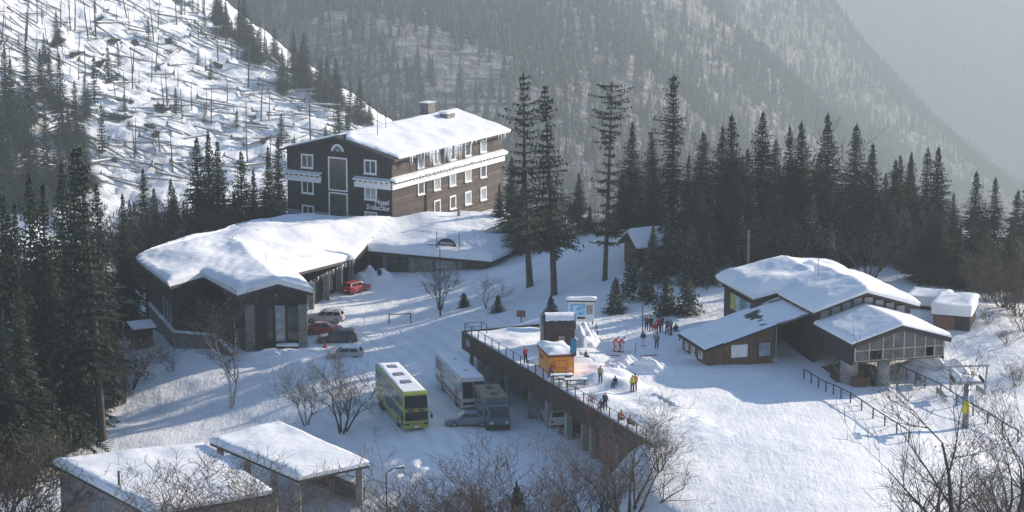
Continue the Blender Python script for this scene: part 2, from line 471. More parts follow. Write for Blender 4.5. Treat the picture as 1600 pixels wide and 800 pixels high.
lower = [(640, 690, 0.0), (730, 660, 0.0), (590, 620, 0.0), (680, 590, 0.0), (800, 700, 0.0), (870, 720, 0.0), (760, 600, 0), (600, 580, 0.0), (850, 660, 0),
         (540, 560, -0.2), (520, 600, -0.6), (430, 600, -1.4), (560, 700, -0.6), (640, 760, -1.0), (760, 780, -1.6), (900, 790, -1.6),
         (430, 660, -2.4), (300, 640, -3.0), (200, 640, -3.6), (560, 780, -2.6), (440, 740, -3.0), (90, 680, -4.4), (0, 700, -5.5),
         (300, 760, -3.6), (90, 790, -4.6), (480, 820, -3.4), (700, 850, -3.0), (-80, 760, -7.0), (1000, 850, -2.6)]
lower_w = [(12, 205, 0.0), (18, 190, -1), (5, 225, 0), (20, 175, -3), (-60, 165, -6), (0, 150, -4), (40, 150, -4), (-30, 150, -5), (-90, 180, -8)]
upper = [(830, 520, 4.9), (900, 530, 5.0), (1020, 545, 5.0), (1050, 580, 4.9), (1200, 560, 5.0), (1100, 540, 5.0), (1000, 600, 4.9), (1120, 650, 4.4), (1250, 620, 4.6), (1387, 612, 4.2),
         (1330, 590, 4.5), (1300, 700, 4.4), (1200, 740, 4.4), (1100, 780, 4.2), (1000, 660, 4.9), (1050, 690, 4.85), (1110, 700, 4.75), (1060, 640, 4.9), (1160, 720, 4.3), (1420, 690, 3.8), (1500, 640, 3.8), (1600, 700, 2.5), (1400, 780, 3.9), (1560, 780, 2.5), (1250, 840, 3.9)]
upper_w = [(20, 165, 3.0), (45, 165, 2.6), (20, 150, 0.5), (50, 150, 0.0), (75, 190, 1.0), (0, 205, 4.6), (-4, 222, 4.8)]
def wp(lst): return [tuple(at(*p)) for p in lst]
TE0, TE1 = at(722, 519, 5.0), at(1010, 691, 5.0)     # front edge of the terrace
TD = (TE1 - TE0).normalized(); TN = Vector((-TD.y, TD.x, 0))   # TN points into the slope (right)
for _k in range(6, 50, 6):
    for _d, _z in ((8.5, 4.88), (11.0, 4.88)):
        _p = TE0 + TD * _k + TN * _d; upper_w.append((_p.x, _p.y, _z))
zU = RBF(wp(shared) + shared_w + wp(upper) + upper_w)
zL = RBF(wp(shared) + shared_w + wp(lower) + lower_w)
def sstep(a, b, x):
    t = np.clip((x - a) / (b - a), 0, 1); return t * t * (3 - 2 * t)
def ground_np(x, y):
    x = np.asarray(x, float); y = np.asarray(y, float)
    along = (x - TE0.x) * TD.x + (y - TE0.y) * TD.y
    sd = (x - TE0.x) * TN.x + (y - TE0.y) * TN.y
    m_t = sstep(-0.4, 0.4, sd - 7.0)
    k2 = sstep(40, 46, along)
    m_t = m_t * (1 - k2) + sstep(-4.2, 4.2, sd + 3.75 + 5.0 * sstep(44, 60, along)) * k2
    m_b = sstep(-4.0, 9.0, sd)
    k = sstep(-1.5, 1.0, along)
    m = m_t * k + m_b * (1 - k)
    z = zL(x, y) * (1 - m) + zU(x, y) * m
    # toward the photographer's own hillside
    f = np.clip((168 - y) / 168.0, 0, 1)
    z = z * (1 - f) + f * 0 + 57.0 * f ** 1.6
    # far ground sinks to the valley floor under the hills
    g = sstep(330, 460, y)
    z = z * (1 - g) + g * (-28 - np.clip((y - 400) * 0.28, 0, 1100) - 0.05 * np.clip(x, -200, 600))
    side = sstep(90, 200, np.abs(x))
    z = z - side * 14 * (1 - f)
    return z
def detail_np(x, y, zg):
    flat = 0.06 * vnoise(x, y, 2.1, 1) + 0.035 * vnoise(x, y, 0.9, 2)
    big = 0.35 * vnoise(x, y, 9.0, 3) + 0.22 * vnoise(x, y, 4.0, 4)
    park = sstep(0.6, 2.0, np.abs(zg))     # calm on the car park
    piste = sstep(0, 4, (x - 14)) * sstep(214, 206, y) * sstep(38, 34, x)
    return flat + big * park * (1 - 0.85 * piste)
GRID = {}
def gz(x, y):
    """ground height, read off the ground mesh itself"""
    gx, gy, Z = GRID['x'], GRID['y'], GRID['z']
    i = int(np.clip(np.searchsorted(gx, x) - 1, 0, len(gx) - 2)); j = int(np.clip(np.searchsorted(gy, y) - 1, 0, len(gy) - 2))
    u = (x - gx[i]) / (gx[i + 1] - gx[i]); v = (y - gy[j]) / (gy[j + 1] - gy[j])
    return float((Z[j, i] * (1 - u) + Z[j, i + 1] * u) * (1 - v) + (Z[j + 1, i] * (1 - u) + Z[j + 1, i + 1] * u) * v)
def on(px, py, z=0.0, it=8):
    """point on the ground seen at the photo pixel"""
    p = at(px, py, z)
    for _ in range(it):
        p = at(px, py, 0.5 * p.z + 0.5 * gz(p.x, p.y))
    p.z = gz(p.x, p.y)
    return p

def grid_sheet(name, xs, ys, fn, mat, kind='structure', label=None):
    X, Y = np.meshgrid(xs, ys)
    Z = fn(X, Y)
    V = np.stack([X.ravel(), Y.ravel(), Z.ravel()], 1)
    nx, ny = len(xs), len(ys)
    i = (np.arange(ny - 1)[:, None] * nx + np.arange(nx - 1)[None]).ravel()
    Fq = np.stack([i, i + 1, i + 1 + nx, i + nx], 1)
    o = link(name, np_mesh(name, V, Fq, mat, True))
    return tag(o, label, None, None, kind)

def warp_axis(lo, a, b, hi, fine, coarse):
    """fine spacing inside [a, b], growing outside"""
    mid = list(np.arange(a, b + 1e-6, fine)); out = []
    st, v = fine, a
    while v > lo: st = min(st * 1.25, coarse); v -= st; out.append(v)
    pre = out[::-1]; out = []; st, v = fine, mid[-1]
    while v < hi: st = min(st * 1.25, coarse); v += st; out.append(v)
    return np.array(pre + mid + out)
gx = warp_axis(-3000, -58, 62, 4000, 0.5, 120)
gy = warp_axis(-60, 172, 292, 9100, 0.5, 120)
GRID['x'], GRID['y'] = gx, gy
_X, _Y = np.meshgrid(gx, gy); _Zg = ground_np(_X, _Y); GRID['z'] = _Zg + detail_np(_X, _Y, _Zg)
grid_sheet("snowy_ground", gx, gy, lambda x, y: GRID['z'], M['snow_ground'])

# hills: control points are photo pixel and distance
def wpd(lst, k=1.0): return [tuple(atd(p[0], p[1], p[2] * k)) for p in lst]
KL, KM, KF = 1.5, 2.0, 1.6
def wk(lst, k): return [(x * k, y * k, CAMH + (z - CAMH) * k) for x, y, z in lst]
hl = RBF(wpd([(-120, 340, 400), (0, 350, 415), (200, 330, 430), (400, 300, 450), (560, 255, 480), (640, 240, 500),
              (-120, 160, 440), (0, 150, 480), (200, 140, 525), (400, 150, 560), (500, 150, 575), (580, 190, 570),
              (-120, 0, 520), (0, 0, 560), (150, 0, 600), (290, 0, 660), (430, 90, 630), (0, -150, 660), (200, -120, 740)], KL)
         + wk([(-70, 760, -35), (-30, 700, -45), (-120, 830, -20), (-10, 620, -45), (-150, 800, 10), (10, 560, -50), (20, 500, -48)], KL), lam=3e-3)
hm = RBF(wpd([(420, 260, 640), (600, 250, 640), (800, 260, 660), (1000, 270, 720), (1300, 340, 1000), (1600, 420, 1200),
              (400, 100, 740), (600, 100, 760), (800, 100, 800), (1000, 110, 960), (1200, 120, 1330),
              (400, 0, 820), (700, 0, 880), (900, 0, 950), (1100, 0, 1330), (1262, 0, 1800),
              (1350, 78, 1750), (1430, 160, 1660), (1510, 262, 1560), (1590, 366, 1460),
              (500, -200, 1100), (900, -200, 1250), (1120, -200, 1750)], KM)
         + wk([(430, 1950, -260), (460, 1800, -280), (330, 2150, -200), (100, 2300, -60), (480, 1500, -290), (-300, 1500, 80), (-300, 800, 10)], KM), lam=3e-3)
hf = RBF(wpd([(900, 0, 4700), (1300, 0, 4300), (1600, 0, 3900), (1600, 200, 3500), (1450, 250, 3600), (1700, 350, 3200), (1200, 150, 4200),
              (1300, -300, 5000), (1700, -300, 4600), (900, -300, 5300), (1900, 100, 3500), (600, 0, 4900)], KF), lam=3e-3)
def h_left(x, y): return hl(x, y) + 1.6 * vnoise(x, y, 15, 5) + 1.7 * np.abs(vnoise(x, y, 6.2, 6)) + 1.0 * vnoise(x, y, 3.1, 7)
def h_mid(x, y): return hm(x, y) + 16 * vnoise(x, y, 170, 8) + 6 * vnoise(x, y, 60, 9)
def h_far(x, y): return hf(x, y) + 70 * vnoise(x, y, 700, 10) + 25 * vnoise(x, y, 260, 11)
grid_sheet("windthrow_hillside", np.arange(-350, 60.1, 1.5), np.arange(600, 1200.1, 1.7), h_left, M['snow_hill'])
grid_sheet("forested_hillside", np.arange(-840, 1300.1, 16), np.arange(1120, 4300.1, 20), h_mid, M["snow_wood"])
grid_sheet("far_mountain", np.arange(-1500, 3800.1, 70), np.arange(4700, 9000.1, 70), h_far, M['snow_wood'])

# the hazy winter air of the valley
hz = MB().box(-3200, 4200, -200, 9300, -1350, 330)
hm_ = bpy.data.materials.new("valley_haze"); hm_.use_nodes = True
hnt = hm_.node_tree; hnt.nodes.clear()
ho = hnt.nodes.new("ShaderNodeOutputMaterial"); hv = hnt.nodes.new("ShaderNodeVolumePrincipled")
hv.inputs["Color"].default_value = (0.75, 0.88, 0.96, 1)
hv.inputs["Density"].default_value = 0.00028
hv.inputs["Anisotropy"].default_value = 0.4
hnt.links.new(hv.outputs[0], ho.inputs["Volume"])
tag(hz.build("haze", hm_), "pale blue winter haze filling the valley", None, None, "stuff")

# ------------------------------------------------------------------ roofs and snow
def fine_sheet(polys, L):
    bm = bmesh.new(); cache = {}
    def vert(p):
        k = (round(p[0], 3), round(p[1], 3), round(p[2], 3))
        if k not in cache: cache[k] = bm.verts.new(p)
        return cache[k]
    for poly in polys: bm.faces.new([vert(p) for p in poly])
    bmesh.ops.triangulate(bm, faces=bm.faces)
    for _ in range(9):
        es = [e for e in bm.edges if e.calc_length() > L]
        if not es: break
        bmesh.ops.subdivide_edges(bm, edges=es, cuts=1)
        bmesh.ops.triangulate(bm, faces=bm.faces)
    bmesh.ops.beautify_fill(bm, faces=bm.faces, edges=[e for e in bm.edges if not e.is_boundary])
    bmesh.ops.recalc_face_normals(bm, faces=bm.faces)
    if sum(f.normal.z for f in bm.faces) < 0: bmesh.ops.reverse_faces(bm, faces=bm.faces)
    return bm
def snow_roof(name, parent, polys, T, L=0.9, w=0.9, amp=0.12, edge=0.55, smooth_it=6, seed=0.0, over=0.12, mat=None, fn=None, drop=0.0, namp=3.0):
    """thick snow lying on roof planes: rounded edges, soft ridges, steep cut face at the rim"""
    bm = fine_sheet(polys, L)
    bm.verts.ensure_lookup_table()
    bd = [v for v in bm.verts if v.is_boundary]; bset = set(v.index for v in bd)
    bm.verts.index_update(); bset = set(v.index for v in bd)
    B = np.array([v.co[:] for v in bd]); base = [v.co.copy() for v in bm.verts]
    # soften ridges
    z = {v: v.co.z for v in bm.verts}
    for _ in range(smooth_it):
        nz = {}
        for v in bm.verts:
            if v.index in bset: nz[v] = z[v]; continue
            ls = [z[e.other_vert(v)] for e in v.link_edges]
            nz[v] = 0.4 * z[v] + 0.6 * sum(ls) / len(ls)
        z = nz
    cen = B.mean(axis=0)
    for v in bm.verts:
        d = np.sqrt(((B[:, :2] - np.array(v.co[:2])) ** 2).sum(1)).min()
        t = min(d / w, 1.0); prof = edge + (1 - edge) * math.sqrt(max(0, 1 - (1 - t) ** 2))
        nn = noise.noise(Vector((v.co.x / namp + seed, v.co.y / namp, seed * 3.1))) * amp * 2 + noise.noise(Vector((v.co.x / 0.9, v.co.y / 0.9, seed))) * amp * 0.3
        tt = T * prof + nn * (0.25 + 0.75 * t)
        if fn: tt = fn(v.co, tt, t)
        v.co.z = max(z[v], base[v.index].z) + max(tt, 0.05)
    # push the rim outward a little and add the cut face
    bes = [e for e in bm.edges if e.is_boundary]
    ret = bmesh.ops.extrude_edge_only(bm, edges=bes)
    newv = [g for g in ret["geom"] if isinstance(g, bmesh.types.BMVert)]
    oldpos = {}
    for v in newv:
        # matching base height: nearest original boundary point
        i = int(((B[:, :2] - np.array(v.co[:2])) ** 2).sum(1).argmin())
        v.co.z = B[i, 2] - drop
    for v in bd:
        i = int(((B[:, :2] - np.array(v.co[:2])) ** 2).sum(1).argmin())
        out = Vector((v.co.x - cen[0], v.co.y - cen[1], 0))
        if out.length > 0: v.co += out.normalized() * over * (0.6 + noise.noise(v.co * 0.7) * 0.8)
    bmesh.ops.recalc_face_normals(bm, faces=bm.faces)
    me = bpy.data.meshes.new(name)
    bm.to_mesh(me); bm.free()
    me.materials.append(mat or M['snow_roof'])
    me.polygons.foreach_set("use_smooth", [True] * len(me.polygons))
    me.set_sharp_from_angle(angle=R(50))
    return link(name, me, parent)
def roof_slab(name, parent, polys, th, mat):
    mb = MB()
    for poly in polys:
        mb.prism([Vector(p) for p in poly], lambda p: (p.x, p.y, p.z - th), lambda p: (p.x, p.y, p.z))
    return mb.build(name, mat, parent)
def wall_quad(mb, p0, p1, z0, z1a, z1b=None, th=0.25):
    """vertical wall panel from p0 to p1 (xy), top heights z1a and z1b, thickness to the left of travel"""
    z1b = z1a if z1b is None else z1b
    d = Vector((p1[0] - p0[0], p1[1] - p0[1], 0)); n = Vector((-d.y, d.x, 0)).normalized() * th
    a, b = Vector((p0[0], p0[1], 0)), Vector((p1[0], p1[1], 0))
    mb.hexa([(a.x, a.y, z0), (b.x, b.y, z0), (b.x + n.x, b.y + n.y, z0), (a.x + n.x, a.y + n.y, z0),
             (a.x, a.y, z1a), (b.x, b.y, z1b), (b.x + n.x, b.y + n.y, z1b), (a.x + n.x, a.y + n.y, z1a)])
    return mb

# windows lie in the local xz plane facing -y, origin at the centre
_win_cache = {}
def window(parent, loc, rz, w, h, cols=2, rows=1, frame=0.14, mullion=0.08, fmat='white', gmat='glass', sill=True, depth=0.1, name="window", label=None):
    key = (round(w, 2), round(h, 2), cols, rows, frame, mullion, fmat, gmat, sill, depth)
    if key not in _win_cache:
        f = MB()
        f.box(-w / 2, -w / 2 + frame, -depth, 0.02, -h / 2, h / 2); f.box(w / 2 - frame, w / 2, -depth, 0.02, -h / 2, h / 2)
        f.box(-w / 2 + frame, w / 2 - frame, -depth, 0.02, h / 2 - frame, h / 2); f.box(-w / 2 + frame, w / 2 - frame, -depth, 0.02, -h / 2, -h / 2 + frame)
        iw, ih = w - 2 * frame, h - 2 * frame
        for i in range(1, cols):
            x = -iw / 2 + iw * i / cols; f.box(x - mullion / 2, x + mullion / 2, -depth * 0.8, 0.0, -ih / 2, ih / 2)
        for j in range(1, rows):
            z = -ih / 2 + ih * j / rows; f.box(-iw / 2, iw / 2, -depth * 0.75, 0.0, z - mullion / 2, z + mullion / 2)
        pw, ph = (iw - mullion * (cols - 1)) / cols, (ih - mullion * (rows - 1)) / rows
        pane = MB().box(-pw / 2, pw / 2, -0.012, 0.012, -ph / 2, ph / 2)
        sl = MB().box(-w / 2 - 0.08, w / 2 + 0.08, -depth - 0.14, -depth, -h / 2 - 0.06, -h / 2 + 0.02)
        _win_cache[key] = (f.mesh("window", M[fmat]), pane.mesh("pane", M[gmat]), sl.mesh("sill", M[fmat]), pw, ph)
    fm, pm, sm, pw, ph = _win_cache[key]
    o = link(name, fm, parent, loc, (0, 0, rz))
    if label: o["label"] = label
    iw, ih = w - 2 * frame, h - 2 * frame
    for i in range(cols):
        for j in range(rows):
            link("pane", pm, o, (-iw / 2 + iw * (i + 0.5) / cols if cols > 1 else 0, -0.03, -ih / 2 + ih * (j + 0.5) / rows if rows > 1 else 0))
    if sill: link("sill", sm, o)
    return o
def text_mesh(body, size, mat, extrude=0.02, shear=0.0, align='CENTER', space=1.0, bold=0.0):
    cu = bpy.data.curves.new("lettering", 'FONT')
    cu.body = body; cu.size = size; cu.extrude = extrude; cu.shear = shear; cu.align_x = align; cu.space_character = space; cu.offset = bold
    cu.resolution_u = 3
    o = bpy.data.objects.new("lettering_source", cu); col.objects.link(o)
    dg = bpy.context.evaluated_depsgraph_get()
    me = bpy.data.meshes.new_from_object(o.evaluated_get(dg))
    bpy.data.objects.remove(o); bpy.data.curves.remove(cu)
    me.materials.clear(); me.materials.append(mat)
    return me

# ------------------------------------------------------------------ the hotel
HZ0 = 0.0
HC = at(613, 347, 5.0)
hotel = empty("hotel", (HC.x, HC.y, -1.11), R(60), "four storey dark timber hotel with white window frames and snowy roof", "hotel")
hotel.scale = (1.019,) * 3
HW, HL = 17.0, 29.3
EZ, RZ = 14.55, 16.75        # eave and ridge
m = MB()      # gabled front of dark boards
m.prism([(0.0, -0.5), (HW, -0.5), (HW, EZ), (HW / 2, RZ - 0.1), (0, EZ)], lambda p: (0.0, p[0], p[1]), lambda p: (0.3, p[0], p[1]))
m.build("front_wall", M['boards_dark'], hotel)
m = MB().box(0.3, HL - 0.3, 0.0, 0.3, -0.5, EZ - 0.05); m.build("side_wall", M['siding'], hotel)
m = MB().box(0.3, HL - 0.3, HW - 0.3, HW, -0.5, EZ - 0.05); m.build("side_wall", M['siding'], hotel)
m = MB().prism([(0.0, -0.5), (HW, -0.5), (HW, EZ), (HW / 2, RZ - 0.1), (0, EZ)], lambda p: (HL - 0.3, p[0], p[1]), lambda p: (HL, p[0], p[1]))
m.build("rear_wall", M['boards_dark'], hotel)
m = MB().box(-0.06, 0.0, 0.02, HW - 0.02, 3.0, 6.35); m.build("plinth", M['concrete'], hotel)
# roof
OV, OF = 0.95, 0.8
sl = (RZ - EZ) / (HW / 2)
rp = [[(-OF, -OV, EZ - OV * sl + 0.25), (HL + OF, -OV, EZ - OV * sl + 0.25), (HL + OF, HW / 2, RZ + 0.25), (-OF, HW / 2, RZ + 0.25)],
      [(-OF, HW / 2, RZ + 0.25), (HL + OF, HW / 2, RZ + 0.25), (HL + OF, HW + OV, EZ - OV * sl + 0.25), (-OF, HW + OV, EZ - OV * sl + 0.25)]]
roof = roof_slab("roof", hotel, rp, 0.3, M['fascia'])
def up(poly, dz=0.004, inset=0.0): return [(p[0], p[1], p[2] + dz) for p in poly]
sr = [(0.2, -OV - 0.1, EZ - (OV + 0.1) * sl + 0.256), (HL + OF, -OV - 0.1, EZ - (OV + 0.1) * sl + 0.256), (HL + OF, HW / 2, RZ + 0.256), (2.0, HW / 2, RZ + 0.256), (-0.3, HW / 2 - 1.5, RZ - 1.5 * sl + 0.256)]
snow_roof("roof_snow", roof, [sr], 0.42, 0.8, 0.5, 0.10, 0.5, 0, 1.0)
sl2 = [(1.0, HW / 2 + 0.5, RZ + 0.256 - 0.5 * sl), (HL + OF, HW / 2 + 0.5, RZ + 0.256 - 0.5 * sl), (HL + OF, HW + OV, EZ - OV * sl + 0.256), (1.0, HW + OV, EZ - OV * sl + 0.256)]
snow_roof("roof_snow", roof, [sl2], 0.25, 1.0, 0.5, 0.08, 0.5, 0, 2.0)
# chimney, vent box, antennas on the roof
ch = MB().box(23.2, 25.0, HW / 2 + 0.3, HW / 2 + 1.7, RZ - 0.6, RZ + 1.75); ch.box(23.1, 25.1, HW / 2 + 0.2, HW / 2 + 1.8, RZ + 1.75, RZ + 1.95)
cho = ch.build("chimney", M["stone"], roof)
snow_roof("chimney_snow", cho, [[(23.1, HW / 2 + .2, RZ + 1.956), (25.1, HW / 2 + .2, RZ + 1.956), (25.1, HW / 2 + 1.8, RZ + 1.956), (23.1, HW / 2 + 1.8, RZ + 1.956)]], 0.12, 0.5, 0.3, 0.05)
vb = MB().box(23.2, 25.2, HW / 2 - 2.9, HW / 2 - 1.6, RZ - 0.9, RZ + 0.62)
vbo = vb.build("vent_box", M["stone"], roof)
snow_roof("vent_box_snow", vbo, [[(23.1, HW / 2 - 3.0, RZ + .626), (25.3, HW / 2 - 3.0, RZ + .626), (25.3, HW / 2 - 1.5, RZ + .626), (23.1, HW / 2 - 1.5, RZ + .626)]], 0.25, 0.5, 0.3, 0.05)
for ax, ay, ah in ((5.0, HW / 2 - 3.0, 4.4), (9.2, HW / 2 - 1.6, 3.6)):
    a = MB().tube((ax, ay, RZ - 1.2), (ax, ay, RZ - 1 + ah), 0.06, 0.035, 5)
    ao = a.build("antenna", M['metal_dark'], roof)
    e = MB()
    for k, zz in enumerate((0.25, 0.5, 0.8)): e.tube((ax - 0.35 + k * 0.08, ay - 0.2, RZ - 1 + ah - zz), (ax + 0.35 - k * 0.08, ay + 0.2, RZ - 1 + ah - zz), 0.025, n=4)
    e.build("antenna_element", M['metal_dark'], ao)
# front windows: local position on the front plane (y, z), facing -x
FR = R(-90)
for y, z, w, h in ((13.6, 13.15, 2.0, 1.95), (3.35, 13.15, 2.0, 1.95), (13.6, 9.6, 2.0, 1.85), (3.35, 9.6, 2.0, 1.85), (13.6, 6.35, 2.0, 1.5), (3.35, 6.35, 2.0, 1.5)):
    window(hotel, (-0.02, y, z), FR, w, h, 2, 1, 0.2, 0.14, gmat='glass_curtain' if (y > 10) == (z > 10) and z < 12 else 'glass')
window(hotel, (-0.02, 8.6, 11.75), FR, 3.1, 4.6, 1, 1, 0.2, gmat='glass_warm', sill=False, name="stair_window", label="tall upper staircase window with a single pane")
window(hotel, (-0.02, 8.6, 7.5), FR, 3.1, 3.5, 1, 1, 0.2, gmat='glass_warm', sill=False, name="stair_window", label="lower staircase window above the annex roof")
# arched fan window in the gable
ar = MB()
for k in range(12):
    a0, a1 = math.pi * k / 12, math.pi * (k + 1) / 12
    q = [(math.cos(a0), math.sin(a0)), (math.cos(a1), math.sin(a1))]
    pr_ = [(-0.13, 8.6 + 1.0 * q[0][0], 14.85 + 1.0 * q[0][1]), (-0.13, 8.6 + 1.0 * q[1][0], 14.85 + 1.0 * q[1][1]), (-0.13, 8.6 + 0.72 * q[1][0], 14.85 + 0.72 * q[1][1]), (-0.13, 8.6 + 0.72 * q[0][0], 14.85 + 0.72 * q[0][1])]
    ar.hexa(pr_ + [(0.01, p[1], p[2]) for p in pr_])
for a0 in (55, 125):
    ar.tube((-0.08, 8.6, 14.85), (-0.08, 8.6 + 0.8 * math.cos(R(a0)), 14.85 + 0.8 * math.sin(R(a0))), 0.05, n=4)
aro = ar.build("arched_window", M['white'], hotel)
ag = MB().prism([(8.6 + 0.72 * math.cos(math.pi * k / 12), 14.85 + 0.72 * math.sin(math.pi * k / 12)) for k in range(13)], lambda p: (-0.03, p[0], p[1]), lambda p: (-0.01, p[0], p[1]))
ag.build("pane", M['glass'], aro)
# white balcony-like bands with a little pent roof and snow
def band(y0, y1, front=True):
    b, t, s_ = MB(), MB(), None
    if front:
        b.box(-0.34, -0.2, y0, y1, 10.35, 11.3); t.hexa([(-0.8, y0, 11.35), (0, y0, 11.6), (0, y1, 11.6), (-0.8, y1, 11.35), (-0.8, y0, 11.5), (0, y0, 11.78), (0, y1, 11.78), (-0.8, y1, 11.5)])
        bo = b.build("balcony_band", M['white'], hotel); t.build("band_roof", M['white'], bo)
        k = MB(); y = y0 + 0.4
        while y < y1: k.box(-0.62, -0.345, y, y + 0.22, 11.14, 11.34); y += 0.85
        tag(k.build("bracket", M["fascia"], bo), kind="stuff")
    else:
        b.box(y0, y1, -0.34, -0.2, 10.35, 11.3); t.hexa([(y0, -0.8, 11.35), (y1, -0.8, 11.35), (y1, 0, 11.6), (y0, 0, 11.6), (y0, -0.8, 11.5), (y1, -0.8, 11.5), (y1, 0, 11.78), (y0, 0, 11.78)])
        bo = b.build("balcony_band", M['white'], hotel); t.build("band_roof", M['white'], bo)
        k = MB(); y = y0 + 0.4
        while y < y1: k.box(y, y + 0.22, -0.62, -0.345, 11.14, 11.34); y += 0.85
        tag(k.build("bracket", M["fascia"], bo), kind="stuff")
        snow_roof("band_snow", bo, [[(y0, -0.85, 11.52), (y1, -0.85, 11.52), (y1, -0.05, 11.79), (y0, -0.05, 11.79)]], 0.32, 0.4, 0.3, 0.08, 0.6, 0, 3.0)
    b2 = MB()
band(0.0, 5.8); band(11.2, HW + 0.2); band(-0.34, HL - 0.1, False)
MB().box(-0.01, HL, -0.06, -0.002, 11.82, 12.02).build("trim_board", M['red_trim'], hotel)
# side windows
sx = [7.1, 11.2, 15.3, 19.4, 23.6]
for r_, z in enumerate((13.2, 9.6, 6.35)):
    for k, x in enumerate(sx):
        if r_ == 2 and k == 0: continue
        window(hotel, (x, -0.02, z), 0, 1.65, 1.9, 1, 1, 0.2, 0.1, gmat=('glass_pale', 'glass', 'glass_curtain', 'glass_pale', 'glass')[(k * 2 + r_) % 5])
# rain pipes
MB().path([(8.3, -0.12, 10.2), (8.3, -0.12, 3.0)], 0.09).build("downpipe", M['metal_dark'], hotel)
MB().box(20, HL - 0.4, -0.9, -0.02, 3.6, 3.8).build("canopy", M['white'], hotel)
# icicles under the snowy eave
rnd = random.Random(3)
ics = []
for k in range(5):
    mb = MB(); L_ = 0.5 + 0.45 * k
    mb.tube((0, 0, 0.1), (0, 0, -L_ * 0.4), 0.09, 0.06, 5); mb.tube((0, 0, -L_ * 0.4), (0.02, 0, -L_), 0.06, 0.005, 5)
    ics.append(mb.mesh("icicle", M['ice'], True))
ez = EZ - (OV + 0.1) * sl + 0.2
for k in range(90):
    x = rnd.choice([rnd.uniform(3.0, 17), rnd.gauss(8.5, 0.6), rnd.gauss(13.5, 1.2), rnd.uniform(2, HL)])
    if 0.5 < x < HL: link("icicle", rnd.choice(ics[:3] if x > 17 or x < 4 else ics), hotel, (x, -OV - 0.12 + rnd.uniform(-0.05, 0.1), ez), None, (1, 1, rnd.uniform(0.7, 1.3)))
for k in range(26):
    x = rnd.uniform(5, 26)
    link("icicle", ics[0], hotel, (x, -0.86, 11.5), None, (0.7, 0.7, rnd.uniform(0.6, 1.6)))
# the name in white letters
nm = link("lettering", text_mesh("Hotel", 0.95, M['white'], 0.03, 0.25, 'RIGHT', 1.0, 0.012), hotel, (-0.05, 0.55, 8.22), (R(90), 0, R(-90)))
nm["label"] = "white slanted letters reading Hotel"
nm = link("lettering", text_mesh("Srdiečko", 1.0, M['white'], 0.03, 0.25, 'RIGHT', 1.0, 0.012), hotel, (-0.05, 0.5, 7.42), (R(90), 0, R(-90)))
nm["label"] = "white slanted letters reading Srdiečko"

# ------------------------------------------------------------------ the low annex in front of the hotel
AO = Vector((-25, 270, 0))
annex = empty("hotel_annex", AO, 0, "long low dark timber annex with thick rolling snow on its roof, joined to the hotel", "annex")
def L3(px, py, z): p = at(px, py, z) - AO; return (p.x, p.y, p.z)
ap = dict(a=L3(214, 408, 6.0), b=L3(265, 448, 6.0), c=L3(318, 433, 6.2), d=L3(371, 462, 5.9), e=L3(434, 444, 7.1), f=L3(489, 458, 5.9), g=L3(458, 428, 5.2), r1=L3(360, 378, 6.7),
          hb=L3(400, 352, 5.6), a2=L3(300, 380, 6.4), h1=L3(448, 343, 5.2), h2=L3(613, 348.5, 5.1), h=L3(555, 404, 3.3), i=L3(572, 392, 3.3), j=L3(768, 409, 3.2), k=L3(888, 357, 4.2), k2=L3(800, 345, 4.6), k3=L3(720, 337, 5.2))
fs_ = ["cder", "efgr", "abcr2", "rghH", "hiHx"]
P_ = ap
annex_polys = [[P_['c'], P_['d'], P_['e'], P_['r1']], [P_['e'], P_['f'], P_['g'], P_['r1']], [P_['a'], P_['b'], P_['c'], P_['r1']], [P_['a'], P_['r1'], P_['hb'], P_['a2']],
               [P_['r1'], P_['g'], P_['h'], P_['h2']], [P_['r1'], P_['h2'], P_['h1'], P_['hb']], [P_['h'], P_['i'], P_['h2']],
               [P_['i'], P_['j'], P_['k3'], P_['h2']], [P_['j'], P_['k'], P_['k2'], P_['k3']]]
annex_polys = [t for q in annex_polys for t in ([q] if len(q) == 3 else [[q[0], q[1], q[2]], [q[0], q[2], q[3]]])]
aroof = roof_slab("roof", annex, annex_polys, 0.35, M['fascia'])
def annex_fn(co, t, e):
    # the drift piled against the hotel's side wall, thinner near the rims at the back
    c2 = L3(668, 336, 5.0); d2 = math.hypot(co.x - c2[0], (co.y - c2[1]) * 0.7)
    t += 1.1 * math.exp(-(d2 / 3.4) ** 2) * e
    return t
snow_roof("roof_snow", aroof, [up(q, 0.006) for q in annex_polys], 0.95, 0.7, 1.0, 0.3, 0.66, 14, 5.0, 0.3, fn=annex_fn, namp=5.0)
def inset(p, dx, dy): return (p[0] + dx, p[1] + dy)
wa, wb, wc = inset(P_['a'], 0.9, 0.0), inset(P_['b'], 0.6, 0.9), inset(P_['c'], 0.6, 0.8)
wd, wf, wg = inset(P_['d'], 0.75, 1.1), inset(P_['f'], -0.75, 1.0), inset(P_['g'], -0.6, 0.8)
we = ((wd[0] + wf[0]) / 2, (wd[1] + wf[1]) / 2)
for p0, p1, za, zb, mt in ((wa, wb, 5.7, 5.7, 'boards_dark'), (wb, wc, 5.7, 5.9, 'boards_dark'), (wc, wd, 5.9, 5.6, 'boards_dark'), (wd, we, 5.6, 6.75, 'boards_dark'), (we, wf, 6.75, 5.6, 'boards_dark'), (wf, wg, 5.6, 4.9, 'boards_brown')):
    wall_quad(MB(), p0, p1, -3.2, za, zb).build("wall", M[mt], annex)
bk = [P_['a2'], P_['hb']]
wall_quad(MB(), inset(P_['h1'], 0.5, -0.8), inset(P_['hb'], 0.5, -0.8), -2, 5.2).build("wall", M['boards_dark'], annex)
